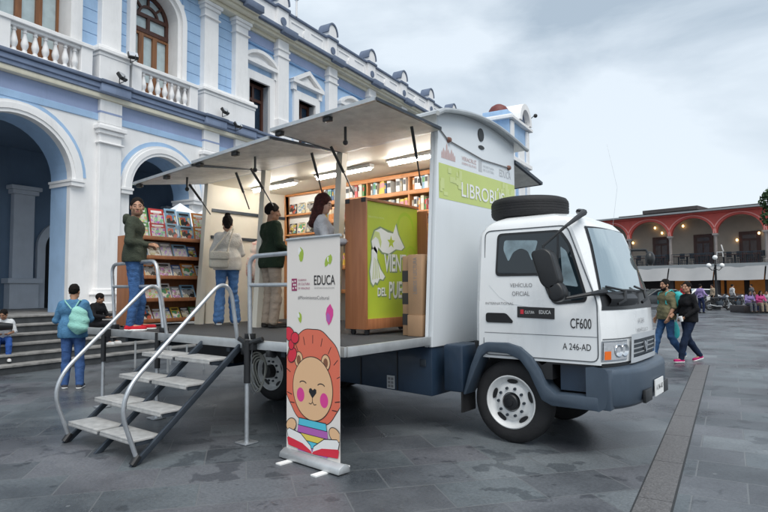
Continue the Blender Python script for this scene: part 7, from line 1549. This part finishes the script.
def tree(p, hgt, rad, label, n=1800, size=0.16):
    t = thing('tree', p, label, 'tree', 'plaza trees'); m = MB(); m.tube([p, p + V(0.1, 0, hgt * 0.4), p + V(0.05, 0.1, hgt * 0.75)], [0.2, 0.14, 0.07], 10)
    for k in range(5):
        a = k * 1.26; m.tube([p + V(0.08, 0, hgt * 0.45), p + V(math.cos(a) * rad * 0.6, math.sin(a) * rad * 0.6, hgt * 0.72)], [0.08, 0.03], 6)
    m.build('trunk', M['bark'], t); m = MB()
    for k in range(16): c = p + V(rg.uniform(-0.75, 0.75) * rad, rg.uniform(-0.75, 0.75) * rad, hgt * rg.uniform(0.55, 0.98)); leaf_cloud(m, c, rad * rg.uniform(0.28, 0.45), n // 16, size, rg, (1, 1, 0.8))
    m.build('crown', M['leaf'], t, smooth=False); return t
pt = far(806, 312, 30); tree(pt, 6.9, 1.8, 'leafy green tree at the right edge of the plaza', 3000)
t = thing('planter_shrub', q0 + rdir * 2.2 + nn * 0.8, 'dark green shrub growing in the stone planter', 'shrub'); m = MB(); leaf_cloud(m, q0 + rdir * 2.0 + nn * 0.8 + V(0, 0, 0.65), 0.55, 420, 0.11, rg, (2.2, 0.8, 0.8)); m.build('foliage', M['leaf'], t, smooth=False); m = MB(); b_ = q0 + rdir * 2.0 + nn * 0.8; m.tube([b_ + V(0, 0, 0.4), b_ + V(0.1, 0, 0.9)], 0.03, 6); m.build('stem', M['bark'], t)
# lamp post with globes
lp = far(717, 310, 39.5); t = thing('street_lamp', lp, 'dark street lamp with white globes before the red arcade', 'street lamp')
m = MB(); m.lathe([(0.24, 0), (0.24, 0.3), (0.13, 0.4), (0.11, 0.9), (0.085, 1.0), (0.065, 3.0), (0.09, 3.05), (0.05, 3.1), (0.05, 3.5)], lp, n=14); m.build('post', M['black'], t)
for sg in (-1, 1): m = MB(); m.tube([lp + V(0, 0, 2.75), lp + rdir * sg * 0.25 + V(0, 0, 2.68), lp + rdir * sg * 0.45 + V(0, 0, 2.85)], 0.028, 8); m.build('arm', M['black'], t)
for c in (lp + rdir * -0.45 + V(0, 0, 3.0), lp + rdir * 0.45 + V(0, 0, 3.0), lp + V(0, 0, 3.55)): m = MB(); m.ball(c, 0.16, 16, 10); m.build('globe', M['ink_white'], t)
# white chair hung out over the balcony
c = X(-0.6, 0.15, ZB + 1.0); t = thing('plastic_chair', c, 'white plastic chair at the balcony railing above the street lamp', 'chair')
m = MB(); m.box(c, (0.5, 0.45, 0.05)); m.build('seat', M['ink_white'], t, bevel=0.01); m = MB(); m.box(c + V(0.2, 0, 0.35), (0.05, 0.45, 0.6), Euler((0, R(-14), 0)).to_matrix()); m.build('backrest', M['ink_white'], t, bevel=0.01)
for a, b in ((-0.2, -0.18), (0.2, -0.18), (-0.2, 0.18), (0.2, 0.18)): m = MB(); m.tube([c + V(a, b, 0), c + V(a * 1.2, b * 1.2, -0.42)], 0.022, 6); m.build('leg', M['ink_white'], t)
# motorcycles: built once along +X, then copied
moto = thing('motorcycle', (0, 0, 0), 'x', 'motorcycle', 'motorcycles parked before the arcade')
for x in (-0.68, 0.68):
    m = MB(); m.tube([V(x + 0.27 * math.cos(q), 0, 0.31 + 0.27 * math.sin(q)) for q in [2 * PI * k / 28 for k in range(28)]], 0.05, 10, closed=True); wv = m.build('wheel', M['rubber'], moto); m = MB(); m.lathe([(0.225, -0.02), (0.225, 0.02)], V(x, 0, 0.31), (0, 1, 0), 24)
    for k in range(6): a = k * PI / 3; m.tube([V(x, 0, 0.31), V(x + 0.225 * math.cos(a), 0, 0.31 + 0.225 * math.sin(a))], 0.012, 5)
    m.cyl((x, -0.06, 0.31), (x, 0.06, 0.31), 0.06); m.build('rim', M['alu'], wv)
m = MB(); m.tube([(0.5, 0, 0.92), (0.3, 0, 0.74), (-0.2, 0, 0.66), (-0.62, 0, 0.70)], 0.035, 8); m.tube([(0.45, 0, 0.82), (0.25, 0, 0.35), (-0.25, 0, 0.33)], 0.03, 8); m.tube([(-0.25, 0.07, 0.36), (-0.68, 0.07, 0.31)], 0.025, 6); m.tube([(-0.25, -0.07, 0.36), (-0.68, -0.07, 0.31)], 0.025, 6); m.build('frame', M['black'], moto)
m = MB(); m.ball((0.18, 0, 0.83), (0.28, 0.14, 0.14)); m.build('tank', mat('motorcycle_paint', (0.03, 0.035, 0.05), 0.25, var=0.1), moto)
m = MB(); m.ball((-0.30, 0, 0.79), (0.36, 0.12, 0.07)); m.build('seat', M['black'], moto); m = MB(); m.box((0.02, 0, 0.45), (0.36, 0.26, 0.28)); m.cyl((0.05, 0, 0.5), (0.14, 0, 0.72), 0.08); m.build('engine', M['dsteel'], moto, bevel=0.02)
for sg in (-1, 1): m = MB(); m.tube([(0.68, sg * 0.07, 0.31), (0.50, sg * 0.07, 0.90)], 0.024, 8); m.build('fork', M['alu'], moto)
m = MB(); m.tube([(0.36, -0.36, 1.04), (0.46, -0.12, 1.0), (0.46, 0.12, 1.0), (0.36, 0.36, 1.04)], 0.017, 6); m.build('handlebar', M['black'], moto); m = MB(); m.lathe([(0.0, 0.10), (0.07, 0.06), (0.09, -0.05), (0.05, -0.12)], (0.56, 0, 0.90), (1, 0, 0.1), 14); m.build('headlight', M['lens'], moto)
m = MB(); m.tube([(0.1, -0.14, 0.28), (-0.3, -0.16, 0.28), (-0.8, -0.17, 0.38)], [0.025, 0.03, 0.045], 8); m.build('exhaust', M['alu'], moto)
m = MB(); m.tube([V(0.68 + 0.34 * math.cos(q), 0, 0.31 + 0.34 * math.sin(q)) for q in [R(20 + 14 * k) for k in range(9)]], 0.045, 6); m.tube([V(-0.68 + 0.34 * math.cos(q), 0, 0.31 + 0.34 * math.sin(q)) for q in [R(40 + 14 * k) for k in range(9)]], 0.045, 6); m.build('mudguard', M['black'], moto)
mang = math.atan2(RT[1], RT[0])
for i, (px, py, dp, a, lb) in enumerate(((719.5, 309, 38.2, 4, 'black motorcycle parked side on below the street lamp'), (690, 308, 39.5, 35, 'motorcycle parked behind the woman in black'), (742, 308, 40.5, 60, 'motorcycle parked at the end of the row by the planter'), (728, 307, 42.0, 80, 'motorcycle half hidden behind the side-on black motorcycle'), (737, 308, 39.2, 20, 'motorcycle parked between the side-on black one and the planter'), (704, 307.5, 41.5, 50, 'motorcycle parked beyond the person in lilac'))):
    o = moto if i == 0 else copy_tree(moto); o.location = far(px, py, dp); o.rotation_euler = (0, 0, mang + R(a)); o['label'] = lb
# parked cars
def car(p, rz_, col, label):
    t = thing('parked_car', p, label, 'car', 'cars parked before the arcade', rz_)
    def part(m, nm, mm, par=t, **k): o = m.build(nm, mm, None, **k); o.parent = par; return o
    prof = [(-2.1, 0.35), (-2.15, 0.62), (-2.0, 0.85), (-1.5, 0.93), (-0.95, 1.38), (0.35, 1.42), (1.05, 0.96), (1.85, 0.82), (2.1, 0.62), (2.1, 0.35)]
    m = MB(); m.prism([V(x, -0.82, z) for x, z in prof], (0, 1.64, 0)); part(m, 'car_body', mat(label.split()[0] + '_car_paint', col, 0.25, var=0.03, coat=0.5), bevel=0.07, seg=3)
    for sg in (-1, 1):
        m = MB(); m.prism([V(x, sg * 0.826, z) for x, z in ((-1.35, 0.96), (-0.9, 1.31), (0.3, 1.34), (0.85, 0.98))], (0, sg * 0.004, 0)); part(m, 'side_window', M['glass_dark'], smooth=False)
    m = MB(); m.add([V(0.42, -0.68, 1.395), V(0.42, 0.68, 1.395), V(1.06, 0.74, 0.985), V(1.06, -0.74, 0.985)], [(0, 1, 2, 3)]); part(m, 'windscreen', M['glass_ws'], smooth=False)
    for x in (-1.3, 1.3):
        for sg in (-1, 1): m = MB(); m.lathe([(0.0, 0.02), (0.2, 0.02), (0.22, 0), (0.31, 0), (0.32, 0.03), (0.32, 0.17), (0.30, 0.2)], V(x, sg * 0.85, 0.32), (0, -sg, 0), 24); part(m, 'wheel', M['rubber'])
    for sg in (-1, 1): m = MB(); m.ball((2.06, sg * 0.6, 0.70), (0.08, 0.16, 0.08)); part(m, 'headlight', M['lens'])
car(far(694, 307.5, 43.5), mang + R(190), (0.62, 0.64, 0.66), 'white car parked behind the walking couple'); car(far(660, 307.5, 43), mang + R(172), (0.04, 0.045, 0.05), 'dark car parked beside the windscreen edge')
